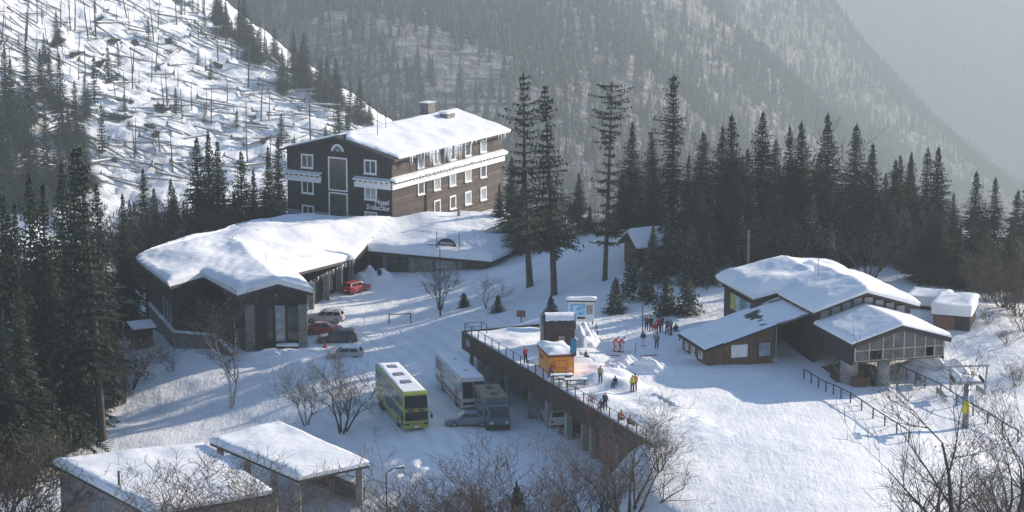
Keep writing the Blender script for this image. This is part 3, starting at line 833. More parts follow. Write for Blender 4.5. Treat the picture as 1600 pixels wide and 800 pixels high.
wall_quad(MB(), inset(P_['hb'], 0.5, -0.8), inset(P_['a2'], 0.8, -0.8), -2, 5.2).build("wall", M['boards_dark'], annex)
wall_quad(MB(), inset(P_['a2'], 0.8, -0.8), wa, -3, 5.2).build("wall", M['boards_dark'], annex)
# front gable: stone piers, glazing strip, balcony
gy_ = (wd[1] + wf[1]) / 2 - 0.15
for x0, x1 in ((wd[0] - 0.1, wd[0] + 1.0), (wf[0] - 0.95, wf[0] + 0.05)):
    MB().box(x0, x1, gy_ - 0.5, gy_ + 0.15, -2.0, 4.6).build("stone_pier", M['stone'], annex, bevel=0.04)
cx = wd[0] + (wf[0] - wd[0]) * 0.56
window(annex, (cx, gy_ + 0.02, 2.3), 0, 1.15, 4.2, 1, 3, 0.12, 0.08, 'concrete', 'glass_pale', False)
window(annex, (cx + 1.75, gy_ + 0.02, 2.3), 0, 2.1, 4.0, 2, 2, 0.1, 0.08, 'fascia', 'glass', False)
window(annex, (cx - 1.6, gy_ + 0.02, 2.2), 0, 1.6, 3.8, 2, 2, 0.1, 0.08, 'fascia', 'glass', False)
MB().box(cx + 0.65, cx + 2.8, gy_ - 0.55, gy_ - 0.42, 1.5, 1.62).build("balcony_rail", M['wood_warm'], annex)
MB().box(wd[0] + 1.05, wf[0] - 1.0, gy_ - 1.0, gy_ - 0.1, -0.45, -0.15).build("balcony_floor", M['fascia'], annex)
snow_roof("balcony_snow", annex, [[(cx - 0.4, gy_ - 1.0, -0.145), (wf[0] - 1.0, gy_ - 1.0, -0.145), (wf[0] - 1.0, gy_ - 0.2, -0.145), (cx - 0.4, gy_ - 0.2, -0.145)]], 0.3, 0.4, 0.3, 0.1)
MB().tube((we[0], gy_ + 0.03, 5.6), (we[0], gy_ - 0.1, 5.6), 0.16, 0.16, 10).build("gable_light", M['metal_grey'], annex)
# windows in the left wall
dv = Vector((wb[0] - wa[0], wb[1] - wa[1], 0)); ang = math.atan2(dv.y, dv.x)
for t in (0.62, 0.72, 0.82):
    p = Vector((wa[0], wa[1], 0)).lerp(Vector((wb[0], wb[1], 0)), t)
    window(annex, (p.x, p.y, 2.9 - t), ang, 0.9, 2.4, 1, 1, 0.1, 0.06, 'metal_grey', 'glass_pale', False)
# entrance link: dark glazing behind stone pillars
def lerp2(p, q, t): return (p[0] + (q[0] - p[0]) * t, p[1] + (q[1] - p[1]) * t)
g2, h2_, i2 = inset(P_['g'], 0.2, 1.2), inset(P_['h'], -0.2, 2.2), inset(P_['i'], 0.1, 0.9)
def glazed(p0, p1, z0, z1, n, gm='glass', fm='fascia', th=0.2):
    d = Vector((p1[0] - p0[0], p1[1] - p0[1], 0)); an = math.atan2(d.y, d.x); L = d.length
    for k in range(n):
        c = lerp2(p0, p1, (k + 0.5) / n)
        window(annex, (c[0], c[1], (z0 + z1) / 2), an, L / n - 0.03, z1 - z0, 2, 2, 0.12, 0.08, fm, gm, False, name="glazing")
wall_quad(MB(), inset(g2, 0, 0.15), inset(h2_, 0, 0.15), -0.6, 3.05).build("wall", M['boards_dark'], annex)
glazed(g2, h2_, 0.1, 2.8, 4)
wall_quad(MB(), h2_, i2, -0.6, 3.05).build("wall", M['boards_dark'], annex)
for t in (0.2, 0.48, 0.72, 0.93):
    c = lerp2(inset(P_['g'], 0.7, 0.35), inset(P_['h'], -0.2, 0.55), t)
    MB().box(c[0] - 0.33, c[0] + 0.33, c[1] - 0.33, c[1] + 0.33, -0.6, 3.2).build("stone_pillar", M['stone'], annex, bevel=0.03)
# icicles on the link eave
for k in range(26):
    c = lerp2(P_['g'], P_['h'], rnd.uniform(0.05, 1.0))
    link("icicle", ics[rnd.choice((0, 0, 1))], annex, (c[0] + rnd.uniform(-.1, .2), c[1] - 0.15, 3.3), None, (0.8, 0.8, rnd.uniform(0.6, 1.1)))
# espresso wing front wall
j2 = inset(P_['j'], -0.7, 0.9)
k22 = inset(P_['k'], -1.2, 0.2)
wall_quad(MB(), i2, j2, -0.8, 2.95).build("wall", M['stone'], annex)
wall_quad(MB(), j2, k22, -0.8, 2.9, 3.8).build("wall", M['boards_brown'], annex)
wv = Vector((j2[0] - i2[0], j2[1] - i2[1], 0)); wan = math.atan2(wv.y, wv.x); nrm = Vector((wv.y, -wv.x, 0)).normalized()
def onwall(t, z, off=0.03):
    c = lerp2(i2, j2, t); return (c[0] + nrm.x * off, c[1] + nrm.y * off, z)
window(annex, onwall(0.26, 1.35), wan, 3.0, 2.6, 2, 1, 0.15, 0.1, 'fascia', 'glass', False, name="entrance_door")
window(annex, onwall(0.08, 1.35), wan, 1.8, 2.6, 2, 1, 0.15, 0.1, 'fascia', 'glass', False, name="glazing")
window(annex, onwall(0.665, 1.6), wan, 2.9, 2.2, 1, 2, 0.12, 0.1, 'concrete', 'glass_pale', False)
o = MB()
for t in (0.4, 0.55, 0.795):
    c = onwall(t, 0, 0.18); c = Vector((c[0], c[1], 0)); ud = wv.normalized() * 0.3
    MB().hexa([tuple(c + ud * a + nrm * b_ + Vector((0, 0, zz))) for zz in (-0.6, 2.92) for a, b_ in ((-1, 0.15), (1, 0.15), (1, -0.2), (-1, -0.2))]).build("stone_pillar", M['stone'], annex)
c0, c1 = onwall(0.83, 0, 0.08), onwall(0.995, 0, 0.08)
wall_quad(MB(), c0, c1, -0.6, 2.9, th=0.07).build("timber_panel", M['boards_brown'], annex)
an2 = math.atan2(k22[1] - j2[1], k22[0] - j2[0])
for k in range(5):
    c = lerp2(j2, k22, (k + 0.6) / 5.3)
    window(annex, (c[0] + 0.02, c[1] - 0.02, 2.2), an2, 1.9, 1.4, 2, 1, 0.14, 0.1, 'white', 'glass', False)
# pipes on the roof
for px, py, ph, r_, mt in ((364, 392, 1.9, 0.03, 'metal_grey'), (416, 423, 2.2, 0.03, 'metal_grey'), (717, 345, 1.9, 0.22, 'concrete'), (424, 352, 0.9, 0.04, 'metal_dark'), (756, 352, 0.8, 0.03, 'metal_dark')):
    b0 = L3(px, py, 6.0 if px < 600 else 5.0)
    MB().tube((b0[0], b0[1], b0[2] - 1.2), (b0[0], b0[1], b0[2] + ph), r_, r_, 8).build("vent_pipe", M[mt], aroof)
# espresso sign on its posts, standing on the eave
es = at(700, 400, 3.3)
sgn = empty("espresso_sign", es, wan, "black half-oval sign with white lettering on two posts above the annex eave", "sign")
hd = MB().prism([(1.35 * math.cos(math.pi * k / 14), 0.95 * math.sin(math.pi * k / 14)) for k in range(15)], lambda p: (p[0] - 0.15, 0.05, p[1] + 1.35), lambda p: (p[0] - 0.15, -0.05, p[1] + 1.35))
hdo = hd.build("sign_board", M['black'], sgn)
link("lettering", text_mesh("ESPRESSO", 0.44, M['white'], 0.01, 0, 'CENTER', 1.05, 0.006), hdo, (-0.15, -0.065, 1.5), (R(90), 0, 0))
for x in (-1.6, 1.6): MB().tube((x, 0, -0.4), (x, 0, 3.1), 0.05, 0.05, 6).build("post", M['metal_dark'], sgn)
for z in (0.75, 1.3): MB().tube((-1.6, 0, z), (1.6, 0, z), 0.025, 0.025, 5).build("crossbar", M['metal_dark'], sgn)
# stone terrace wall beside the annex
tw = [on(233, 510), on(272, 545), on(335, 545), on(362, 558)]
twr = empty("terrace_wall", tw[1], 0, "low dark stone terrace wall with a snow-capped coping beside the annex", "wall")
mw, mc = MB(), MB()
for q0, q1, za, zb in ((tw[0], tw[1], 1.4, 0.4), (tw[1], tw[2], 0.4, 0.45), (tw[2], tw[3], 0.45, -0.6)):
    q0, q1 = q0 - tw[1], q1 - tw[1]
    wall_quad(mw, q0, q1, -3.0 - tw[1].z, za - tw[1].z, zb - tw[1].z, 0.35)
    dd = (q1 - q0); nn_ = Vector((-dd.y, dd.x, 0)).normalized()
    a_, b_ = q0 - nn_ * 0.1, q1 - nn_ * 0.1
    a_.z = b_.z = 0; nz_ = nn_ * 0.55
    za, zb = za - tw[1].z, zb - tw[1].z
    mc.hexa([(a_.x, a_.y, za + .004), (b_.x, b_.y, zb + .004), (b_.x + nz_.x, b_.y + nz_.y, zb + .004), (a_.x + nz_.x, a_.y + nz_.y, za + .004),
             (a_.x + .1, a_.y, za + .3), (b_.x - .1, b_.y, zb + .3), (b_.x + nz_.x * .8, b_.y + nz_.y * .8, zb + .26), (a_.x + nz_.x * .8, a_.y + nz_.y * .8, za + .26)])
mw.build("stonework", M['stone'], twr); mc.build("snow_cap", M['snow_roof'], twr, True, 0.06)
# little store at the annex's end
q = on(222, 540)
st = empty("store_shed", q, R(25), "small dark store shed with a thin snow cover at the annex's outer corner", "shed")
MB().box(-1.1, 1.1, -1.0, 1.0, -0.8, 2.3).build("wall", M['boards_dark'], st)
rq = [[(-1.4, -1.3, 2.3), (1.4, -1.3, 2.3), (1.4, 1.3, 2.65), (-1.4, 1.3, 2.65)]]
ro = roof_slab("roof", st, rq, 0.12, M['fascia']); snow_roof("roof_snow", ro, [up(rq[0])], 0.22, 0.5, 0.4, 0.06)

# ------------------------------------------------------------------ sun terrace over the garages
terr = empty("sun_terrace", TE0, math.atan2(TD.y, TD.x), "snowy sun terrace on concrete columns with a dark timber fascia above the garages", "terrace")
# local: x along the edge toward the camera, y into the slope, z up; the origin is 5 m above the car park
TZ = 5.0; TL = 47.0
MB().box(0, TL, 0.16, 9.0, -0.85, -0.35).build("slab", M['concrete'], terr)
nb = 12
for k in range(nb):
    MB().box(TL * k / nb + 0.01, TL * (k + 1) / nb - 0.01, 0.0, 0.15, -1.85 - 0.012 * (k % 2), 0.12).build("fascia_panel", M['boards_brown'], terr)
MB().box(-0.14, 0.0, 0.0, 9.0, -1.85, 0.1).build("end_fascia", M['boards_dark'], terr)
def terr_fn(co, t, e):
    # wind-blown heaps on the deck
    for hx, hy, hh, hr in ((11, 5.5, 0.5, 1.6), (15.5, 3.2, 0.7, 1.2), (25, 4.8, 0.85, 1.6), (28, 6.2, 0.8, 1.7), (22, 7.5, 0.5, 2), (38, 3.5, 0.5, 2), (31, 2.5, 0.4, 1.2), (7, 3, 0.3, 2)):
        t += hh * math.exp(-((co.x - hx) ** 2 + (co.y - hy) ** 2) / hr ** 2)
    if co.y > 7.5: t -= (co.y - 7.5) * 0.16
    return t
snow_roof("deck_snow", terr, [[(0.02, 0.2, -0.345), (TL, 0.2, -0.345), (TL, 9.6, -0.345), (0.02, 9.6, -0.345)]], 0.42, 0.55, 0.6, 0.10, 0.5, 0, 8.0, 0.0, fn=terr_fn, namp=2.0, mat=M['snow_ground'])
# back wall in panels, columns, low wing wall
for x0, x1, y, mt in ((0.2, 7.0, 1.6, 'concrete'), (7.0, 10.5, 2.6, 'concrete'), (10.5, 16.5, 3.6, 'concrete'), (16.5, 31.0, 6.6, 'concrete')):
    MB().box(x0, x1, y, y + 0.3, -5.6, -0.86).build("back_wall", M[mt], terr)
MB().box(46.5, 46.85, 0.95, 8.8, -7.0, -0.86).build("end_wall", M["brick_red"], terr)
MB().box(30.7, 31.0, 0.4, 6.6, -5.6, -0.86).build("end_wall", M['concrete'], terr)
for x, w, y in ((1.2, 0.35, 0.45), (7.2, 0.4, 0.5), (11.2, 0.4, 0.5), (17.6, 0.55, 0.5), (22.0, 0.6, 0.45), (26.8, 0.65, 0.45), (33.0, 0.55, 0.3), (39.0, 0.55, 0.3)):
    MB().box(x - w / 2, x + w / 2, y, y + w, -6.8, -1.0).build("column", M['concrete'], terr, bevel=0.03)
for k in range(5):
    MB().box(31.0 + k * 3.0 + 0.01, 34.0 + k * 3.0 - 0.01, 0.95, 1.25, -8.8, -1.2).build("brick_wall_panel", M['brick_red'], terr)
MB().prism([(0.1, -5.6), (0.1, -3.0), (-0.2, -3.0), (-2.6, -4.1), (-2.6, -5.6)], lambda p: (0.35, p[0], p[1]), lambda p: (0.05, p[0], p[1])).build("wing_wall", M['concrete'], terr)
# railing: each post and rail span
pm = MB().box(-0.04, 0.04, -0.04, 0.04, -0.1, 0.95).mesh("rail_post", M['rail_blue'])
n_ = 24; sp = TL / n_
rm_ = MB().tube((0, 0, 0.92), (sp, 0, 0.92), 0.035, n=5).mesh("hand_rail", M['rail_blue'])
for k in range(n_):
    link("rail_post", pm, terr, (k * sp + 0.1, 0.3, 0.05)); link("hand_rail", rm_, terr, (k * sp + 0.1, 0.3, 0.05))
for z in (0.45, 0.92): MB().tube((0.1, 0.3, z + 0.05), (0.1, 2.2, z + 0.05), 0.03, n=5).build("hand_rail", M['rail_blue'], terr)
link("rail_post", pm, terr, (0.1, 2.2, 0.05)); link("rail_post", pm, terr, (1.6, 2.2, 0.05))
MB().tube((0.1, 2.2, 0.97), (1.6, 2.2, 0.97), 0.03, n=5).build("hand_rail", M['rail_blue'], terr)
window(terr, (1.9, -0.02, -0.75), 0, 1.3, 0.8, 1, 1, 0.08, 0.05, 'metal_grey', 'glass_pale', False, name="fascia_window")

# ------------------------------------------------------------------ kiosk, barrel hut, boards
kp = at(842, 592, 5.0) + TN * 1.25 + TD * -0.3
kio = empty("refreshment_kiosk", (kp.x, kp.y, 4.6), R(13), "bright orange refreshment kiosk with a snow-covered flat roof on the terrace", "kiosk")
kio.scale = (1.1, 1.0, 1.1)
KW, KD, KH = 2.3, 4.6, 2.15
MB().hexa([(0, 0, 0), (KW, 0, 0), (KW - 0.0, KD, 0), (0.0, KD, 0), (0, 0, KH), (KW, 0, KH), (KW, KD, KH), (0, KD, KH)]).build("body", M['orange'], kio, bevel=0.03)
kr = MB().box(-0.12, KW + 0.12, -0.12, KD + 0.12, KH + 0.004, KH + 0.22).build("roof_edge", M['red_trim'], kio)
snow_roof("roof_snow", kr, [[(-0.1, -0.1, KH + .226), (KW + .1, -.1, KH + .226), (KW + .1, KD + .1, KH + .226), (-.1, KD + .1, KH + .226)]], 0.28, 0.35, 0.4, 0.15, 0.45, 0, 4.0, 0.02, namp=1.3)
hm2 = MB().box(0.5, 1.6, -0.03, 0.0, 1.2, 1.8).build("serving_hatch", M['orange'], kio)
hf2 = MB()
for b_ in ((0.46, 0.5, 1.16, 1.84), (1.6, 1.64, 1.16, 1.84), (0.5, 1.6, 1.16, 1.2), (0.5, 1.6, 1.8, 1.84)): hf2.box(b_[0], b_[1], -0.045, 0.0, b_[2], b_[3])
hf2.build("hatch_frame", M['red_trim'], hm2)
MB().box(1.88, 2.06, -0.02, 0.0, 1.0, 1.15).build("notice", M['white'], kio)
link("lettering", text_mesh("ELLA", 0.75, mat_flat("faded_letters", (0.75, 0.66, 0.5), 0.6), 0.005, 0, 'CENTER'), kio, (-0.012, 2.1, 0.75), (R(90), 0, R(-90)))["label"] = "faded pale letters on the kiosk's shaded side"
MB().box(-0.02, 0.0, 2.6, 3.9, 1.4, 1.75).build("red_stripe_panel", M['red_trim'], kio)

hp = at(851, 552, 5.0)
hut = empty("barrel_roof_hut", (hp.x, hp.y, 4.6), R(2), "dark timber hut with a snow-patched barrel roof behind the orange kiosk", "hut")
BW, BD, BH = 3.1, 3.4, 2.9
MB().box(0, BW, 0, BD, 0, BH).build("wall", M['boards_dark'], hut)
arc = [(BD / 2 - (BD / 2 + 0.12) * math.cos(math.pi * k / 14), BH + 1.15 * math.sin(math.pi * k / 14)) for k in range(15)]
br = MB().prism(arc, lambda p: (-0.08, p[0], p[1] + .004), lambda p: (BW + 0.12, p[0], p[1] + .004)).build("barrel_roof", M['fascia'], hut)
# grey plank end wall with rounded top
MB().prism([(-0.05, -0.0), (BD * 0.98, 0.0)] + [(BD / 2 + (BD / 2 - 0.05) * math.cos(math.pi * k / 12), BH + 1.2 * math.sin(math.pi * k / 12)) for k in range(13)], lambda p: (-0.3, p[0], p[1]), lambda p: (-0.09, p[0], p[1])).build("end_wall", M['stone'], hut)
sv, sf = [], []
for iu in range(15):
    for k in range(3, 15):
        a = math.pi * k / 14; x = 0.1 + (BW - 0.1) * iu / 14
        th = 0.1 + 0.14 * math.sin(a) + 0.07 * noise.noise(Vector((x * 1.5, a * 2, 3)))
        if k < 5: th = max(-0.06, th - 0.14 * (5 - k) - 0.12 * noise.noise(Vector((x * 2.2, a, 1))))
        sv.append((x, BD / 2 - (BD / 2 + 0.12 + th) * math.cos(a), BH + (1.15 + th) * math.sin(a)))
for iu in range(14):
    for k in range(11): q = iu * 12 + k; sf.append((q, q + 1, q + 13, q + 12))
MB().add(sv, sf).build("roof_snow", M['snow_roof'], br, True)
window(hut, (1.75, -0.02, 1.95), 0, 0.8, 0.65, 2, 2, 0.08, 0.05, 'wood_warm', 'glass_pale', False)
MB().box(2.55, 2.95, -0.06, 0.0, 0.5, 1.3).build("notice", M['metal_grey'], hut)

ip = at(908, 505, 5.0); ip.z = gz(ip.x, ip.y)
inf = empty("information_board", ip, R(-4), "large information board with a blue piste map under a snow-topped roof", "information board")
MB().box(-1.4, 1.4, -0.08, 0.08, 0.35, 2.5).build("panel", M['white'], inf)
mm, nt, b = new_mat("piste_map"); v = coords(nt); nn = noise_n(nt, v, 2.2, 5, 0.6, 1.0)
rr = ramp(nt, nn.outputs["Fac"], [(0.35, (0.03, 0.25, 0.5)), (0.5, (0.15, 0.5, 0.75)), (0.62, (0.75, 0.85, 0.9))]); nt.links.new(rr.outputs[0], b.inputs["Base Color"])
MB().box(-1.2, 0.45, -0.1, -0.08, 1.0, 2.3).build("map", mm, inf)
MB().box(0.55, 1.25, -0.1, -0.08, 1.15, 2.2).build("notice_sheet", M['metal_grey'], inf)
MB().box(-0.45, 0.45, -0.1, -0.08, 0.62, 0.86).build("name_strip", M['metal_dark'], inf)
for x in (-1.25, 1.25): MB().box(x - 0.07, x + 0.07, -0.06, 0.06, -0.4, 2.6).build("post", M['wood_warm'], inf)
irr = MB().box(-1.6, 1.6, -0.5, 0.5, 2.6, 2.75).build("roof", M['fascia'], inf)
snow_roof("roof_snow", irr, [[(-1.6, -.5, 2.754), (1.6, -.5, 2.754), (1.6, .5, 2.754), (-1.6, .5, 2.754)]], 0.32, 0.3, 0.3, 0.05, 0.6)

p = at(814, 503, 4.0); p.z = gz(p.x, p.y)
s_ = empty("brown_notice_sign", p, R(-12), "small plain brown notice board on a post in the snow behind the terrace", "sign")
MB().box(-0.5, 0.5, -0.05, 0.05, 0.55, 1.3).build("board", M['brick_red'], s_); MB().box(-0.06, 0.06, 0.051, 0.13, -0.3, 1.1).build("post", M['bark'], s_)

# ------------------------------------------------------------------ chairlift valley station
LP = at(1332, 567, 6.9)
lift = empty("lift_station", (LP.x, LP.y, 0), R(16), "dark timber chairlift station with glazed gable cabin raised on a concrete pillar", "lift station")
# local x to the right, y away; z absolute
# cabin
CW, CD = 10.0, 8.8
CB, CE, CR = 6.9, 8.85, 10.3
def gable(y0, y1, x0, x1, zb, ze, zr): return MB().prism([(x0, zb), (x1, zb), (x1, ze), ((x0 + x1) / 2, zr), (x0, ze)], lambda p: (p[0], y0, p[1]), lambda p: (p[0], y1, p[1]))
MB().box(0, 0.2, 0.3, CD, CB - 0.35, CE - 0.02).build("cabin_wall", M['boards_dark'], lift)
MB().box(CW - 0.2, CW, 0.3, CD, CB - 0.35, CE - 0.02).build("cabin_wall", M['boards_dark'], lift)
MB().box(0.2, CW - 0.2, 0.1, CD, CB - 0.1, CB + 0.06).build("cabin_floor", M['fascia'], lift)
def roof_pair(x0, x1, y0, y1, ze, zr, ov):
    xm = (x0 + x1) / 2; s = (zr - ze) / (xm - x0)
    return [[(x0 - ov, y0, ze - ov * s), (xm, y0, zr), (xm, y1, zr), (x0 - ov, y1, ze - ov * s)], [(xm, y0, zr), (x1 + ov, y0, ze - ov * s), (x1 + ov, y1, ze - ov * s), (xm, y1, zr)]]
cr = roof_pair(0, CW, -0.45, CD, CE + 0.12, CR + 0.12, 0.35)
cro = roof_slab("cabin_roof", lift, cr, 0.5, M['boards_dark'])
snow_roof("roof_snow", cro, [up(q, 0.005) for q in cr], 0.45, 0.6, 0.9, 0.10, 0.25, 14, 11.0, 0.02, namp=4.0)
# glazed gable: posts, rails, panes
xs = [0.25, 1.75, 3.2, 4.3, 5.45, 6.6, 7.75, 8.75, 9.75]
def gtop(x): return CE - 0.28 + (CR - CE) * (1 - abs(x - CW / 2) / (CW / 2)) - 0.05
for x in xs: MB().box(x - 0.06, x + 0.06, -0.06, 0.12, CB + 0.06, gtop(x) + 0.06).build("glazing_post", M["cream"], lift)
for z in (CB + 0.1, CB + 1.15):
    for k in range(len(xs) - 1): MB().box(xs[k] + 0.06, xs[k + 1] - 0.06, -0.04, 0.1, z - 0.05, z + 0.05).build("glazing_rail", M["cream"], lift)
for k in range(len(xs) - 1):
    a_, b_ = xs[k] + 0.06, xs[k + 1] - 0.06
    if k not in (1, 7 - 1): MB().box(a_, b_, 0.02, 0.05, CB + 0.15, CB + 1.1).build("pane", M['glass_lift'] if 'glass_lift' in M else M['glass_pale'], lift)
    za, zb = gtop(a_), gtop(b_); pts = [(a_, CB + 1.2), (b_, CB + 1.2), (b_, max(zb, CB + 1.25)), (a_, max(za, CB + 1.25))]
    if a_ < CW / 2 < b_: pts = [(a_, CB + 1.2), (b_, CB + 1.2), (b_, zb), (CW / 2, gtop(CW / 2)), (a_, za)]
    MB().prism(pts, lambda p: (p[0], 0.02, p[1]), lambda p: (p[0], 0.05, p[1])).build("pane", M["glass_lift"], lift)
# machinery seen through the glass: bullwheel and drive
bw = MB()
for k in range(24):
    t0, t1 = 2 * math.pi * k / 24, 2 * math.pi * (k + 1) / 24
    bw.tube((5 + 2.4 * math.cos(t0), 3.6 + 2.4 * math.sin(t0), 8.2), (5 + 2.4 * math.cos(t1), 3.6 + 2.4 * math.sin(t1), 8.2), 0.12, n=5)
for k in range(6):
    t0 = math.pi * k / 3; bw.tube((5, 3.6, 8.2), (5 + 2.4 * math.cos(t0), 3.6 + 2.4 * math.sin(t0), 8.2), 0.08, n=5)
bw.build("bullwheel", M['metal_grey'], lift)
MB().box(3.6, 6.4, 2.6, 5.0, 8.4, 9.1).build("drive_unit", M['metal_grey'], lift, bevel=0.08)
# pillar with flared foot, side block
pil = MB(); prof = [(3.2, 1.0), (4.3, 0.85), (4.9, 0.62), (6.75, 0.62)]
for k in range(len(prof) - 1): pil.tube((3.75, 0.9, prof[k][0]), (3.75, 0.9, prof[k + 1][0]), prof[k][1], prof[k + 1][1], 10)
pil.build("pillar", M['concrete'], lift, True)
MB().box(0.05, 1.4, 1.6, 3.0, 3.0, 6.5).build("concrete_block", M['concrete'], lift, bevel=0.05)
MB().box(0.6, 2.2, 0.6, 1.3, 3.6, 5.2).build("electrical_cabinet", M['wood_warm'], lift)
# bare grassy ground kept free of snow under the cabin
_c16, _s16 = math.cos(R(16)), math.sin(R(16))
_V, _F, _n = [], [], 30
for i in range(_n + 1):
    for j in range(_n + 1):
        lx, ly = -1.0 + 6.6 * i / _n, 0.2 + 8.2 * j / _n; wx, wy = LP.x + _c16 * lx - _s16 * ly, LP.y + _s16 * lx + _c16 * ly
        _V.append((wx, wy, gz(wx, wy) + 0.03))
for i in range(_n):
    for j in range(_n):
        u, v = i / _n * 2 - 1, j / _n * 2 - 1
        if u * u + v * v * 0.9 + 0.5 * noise.noise(Vector((i * .22, j * .22, 4))) < 0.85: a_ = i * (_n + 1) + j; _F.append((a_, a_ + _n + 1, a_ + _n + 2, a_ + 1))
tag(MB().add(_V, _F).build("bare_ground", M['dead_grass'], None, True), None, None, None, "structure")
# main hall
MY0, MY1, MX0, MX1, ME, MR = 8.85, 22.5, -0.2, 10.4, 10.25, 11.85
MB().box(MX0, MX0 + 0.25, MY0 + 0.2, MY1, 3.5, ME - 0.02).build("hall_wall", M['boards_dark'], lift)
MB().box(MX1 - 0.25, MX1, MY0 + 0.2, MY1, 3.5, ME - 0.02).build("hall_wall", M['boards_brown'], lift)
gable(MY0, MY0 + 0.2, MX0, MX1, 6.0, ME, MR - 0.05).build("hall_gable", M['boards_dark'], lift)
gable(MY1 - 0.2, MY1, MX0, MX1, 5.0, ME, MR - 0.05).build("hall_gable", M['boards_dark'], lift)
mr = roof_pair(MX0, MX1, MY0 - 0.9, MY1 + 0.3, ME + 0.1, MR + 0.1, 0.55)
mro = roof_slab("hall_roof", lift, mr, 0.22, M['fascia'])
def hall_fn(co, t, e):
    if co.x < 1.4: t *= 0.62 + 0.38 * max(0, (co.x + 0.8) / 2.2)
    return t
snow_roof("roof_snow", mro, [up(q, 0.005) for q in mr], 0.85, 0.6, 1.2, 0.2, 0.4, 12, 13.0, 0.15, fn=hall_fn, namp=4.0)
MB().tube((3.2, 16, 11), (3.2, 16, 14.4), 0.03, n=5).build("antenna", M['metal_dark'], lift)
for k in range(8):
    a_ = MX0 + 0.5 + k * 1.2; c_ = a_ + 0.55
    h_ = ME + (MR - ME) * (1 - abs(c_ - 5.1) / 5.3) - 0.45
    if h_ > ME - 0.6: window(lift, (c_, MY0 - 0.02, (9.2 + h_) / 2 + 0.1), 0, 1.1, max(0.35, h_ - 9.2), 1, 1, 0.07, 0.05, 'wood_warm', 'glass_pale', False, name="clerestory_window")
# gutter and pipe
MB().path([(MX0 - 0.62, 9.6, ME - 0.15), (MX0 - 0.62, 9.6, 9.6), (-2.2, 9.6, 9.25), (-3.9, 9.9, 8.9), (-3.9, 9.9, 4.6)], 0.06).build("downpipe", M['metal_grey'], lift)
# back wing with posters
MB().box(-2.9, -2.65, 17.6, 27, 4, 9.7).build("wing_wall", M['boards_dark'], lift)
MB().box(-2.65, 9.8, 26.75, 27, 4, 9.7).build("wing_wall", M['boards_dark'], lift)
MB().box(-2.65, -0.2, 17.6, 17.8, 4, 9.7).build("wing_wall", M['boards_dark'], lift)
wr = [[(-3.5, 17.2, 9.8), (3.5, 17.2, 11.2), (3.5, 27.6, 11.2), (-3.5, 27.6, 9.8)], [(3.5, 17.2, 11.2), (10.6, 17.2, 9.8), (10.6, 27.6, 9.8), (3.5, 27.6, 11.2)]]
wro = roof_slab("wing_roof", lift, wr, 0.2, M['fascia'])
snow_roof("roof_snow", wro, [up(q, 0.005) for q in wr], 1.25, 0.6, 1.6, 0.25, 0.35, 12, 17.0, 0.35, namp=4.0)
for k, (y0, y1, c_) in enumerate(((22.2, 23.6, (0.55, 0.62, 0.6)), (23.65, 25.0, (0.55, 0.55, 0.12)), (20.6, 22.1, (0.1, 0.32, 0.36)), (18.6, 20.5, (0.45, 0.6, 0.68)))):
    pmm = mat_noise("poster_print", tuple(x * 0.55 for x in c_), c_, 2.5, 0.6)
    MB().box(-2.96, -2.9, y0, y1, 7.2, 8.9).build("poster", pmm, lift)
rafter = MB().box(-3.5, -2.9, -0.08, 0.08, 9.3, 9.52).mesh("rafter_end", M['fascia'])
for k in range(9): link("rafter_end", rafter, lift, (0, 18.2 + k, 0))
# second roof edge behind, right
er = [[(8.0, 13.5, 11.0), (11.9, 13.5, 9.9), (11.9, 24, 9.9), (8.0, 24, 11.0)]]
ero = roof_slab("rear_roof", lift, er, 0.2, M['fascia']); snow_roof("roof_snow", ero, [up(er[0], 0.005)], 0.6, 0.7, 0.6, 0.1, 0.5, 2, 3.0)
MB().box(11.0, 11.3, 14, 24, 4.5, 9.6).build("hall_wall", M['boards_brown'], lift)
# lean-to ticket shed
SX0, SX1, SY0, SY1 = -11.2, -4.0, 10.3, 17.4
sz0, sz1 = 6.55, 8.65
MB().prism([(SX0, 3.5), (SX1, 3.5), (SX1, sz1), (SX0, sz0)], lambda p: (p[0], SY0, p[1]), lambda p: (p[0], SY0 + 0.2, p[1])).build("shed_wall", M['wood_warm'], lift)
MB().box(SX0, SX0 + 0.2, SY0 + 0.2, SY1, 3.5, sz0).build("shed_wall", M['wood_warm'], lift)
MB().box(SX1 - 0.2, SX1, SY0 + 0.2, SY1, 3.5, sz1 - 0.06).build("shed_wall", M['boards_dark'], lift)
srp = [[(SX0 - 0.5, SY0 - 0.6, sz0 - 0.05), (-0.45, SY0 - 0.6, 9.75), (-0.45, SY1 + 0.2, 9.75), (SX0 - 0.5, SY1 + 0.2, sz0 - 0.05)]]
sro = roof_slab("shed_roof", lift, srp, 0.18, M['fascia'])
def shed_fn(co, t, e):
    k = 0.5 + 0.5 * noise.noise(Vector((co.x * 0.35, co.y * 1.1, 2.0))) + 0.25 * noise.noise(Vector((co.x * 1.0, co.y * 2.2, 5.0)))
    f = max(0.0, min(1.0, (k - 0.26) * 5)) if co.x > SX0 + 1.8 else 1.0
    return t * f - (0.1 if f < 0.1 else 0)
def snow_patchy():
    bm = fine_sheet([up(srp[0], 0.0)], 0.3)
    for v in bm.verts:
        bnd = v.is_boundary
        t = 0.16 if v.co.x > SX0 + 1.5 else 0.26
        v.co.z += shed_fn(v.co, t, 1) - 0.02 - (0.02 if bnd else 0)
    me = bpy.data.meshes.new("roof_snow"); bm.to_mesh(me); bm.free(); me.materials.append(M['snow_roof'])
    me.polygons.foreach_set("use_smooth", [True] * len(me.polygons)); return link("roof_snow", me, sro)
snow_patchy()
MB().box(-8.6, -6.85, SY0 - 0.05, SY0, 5.55, 6.85).build("white_panel", M['white'], lift)
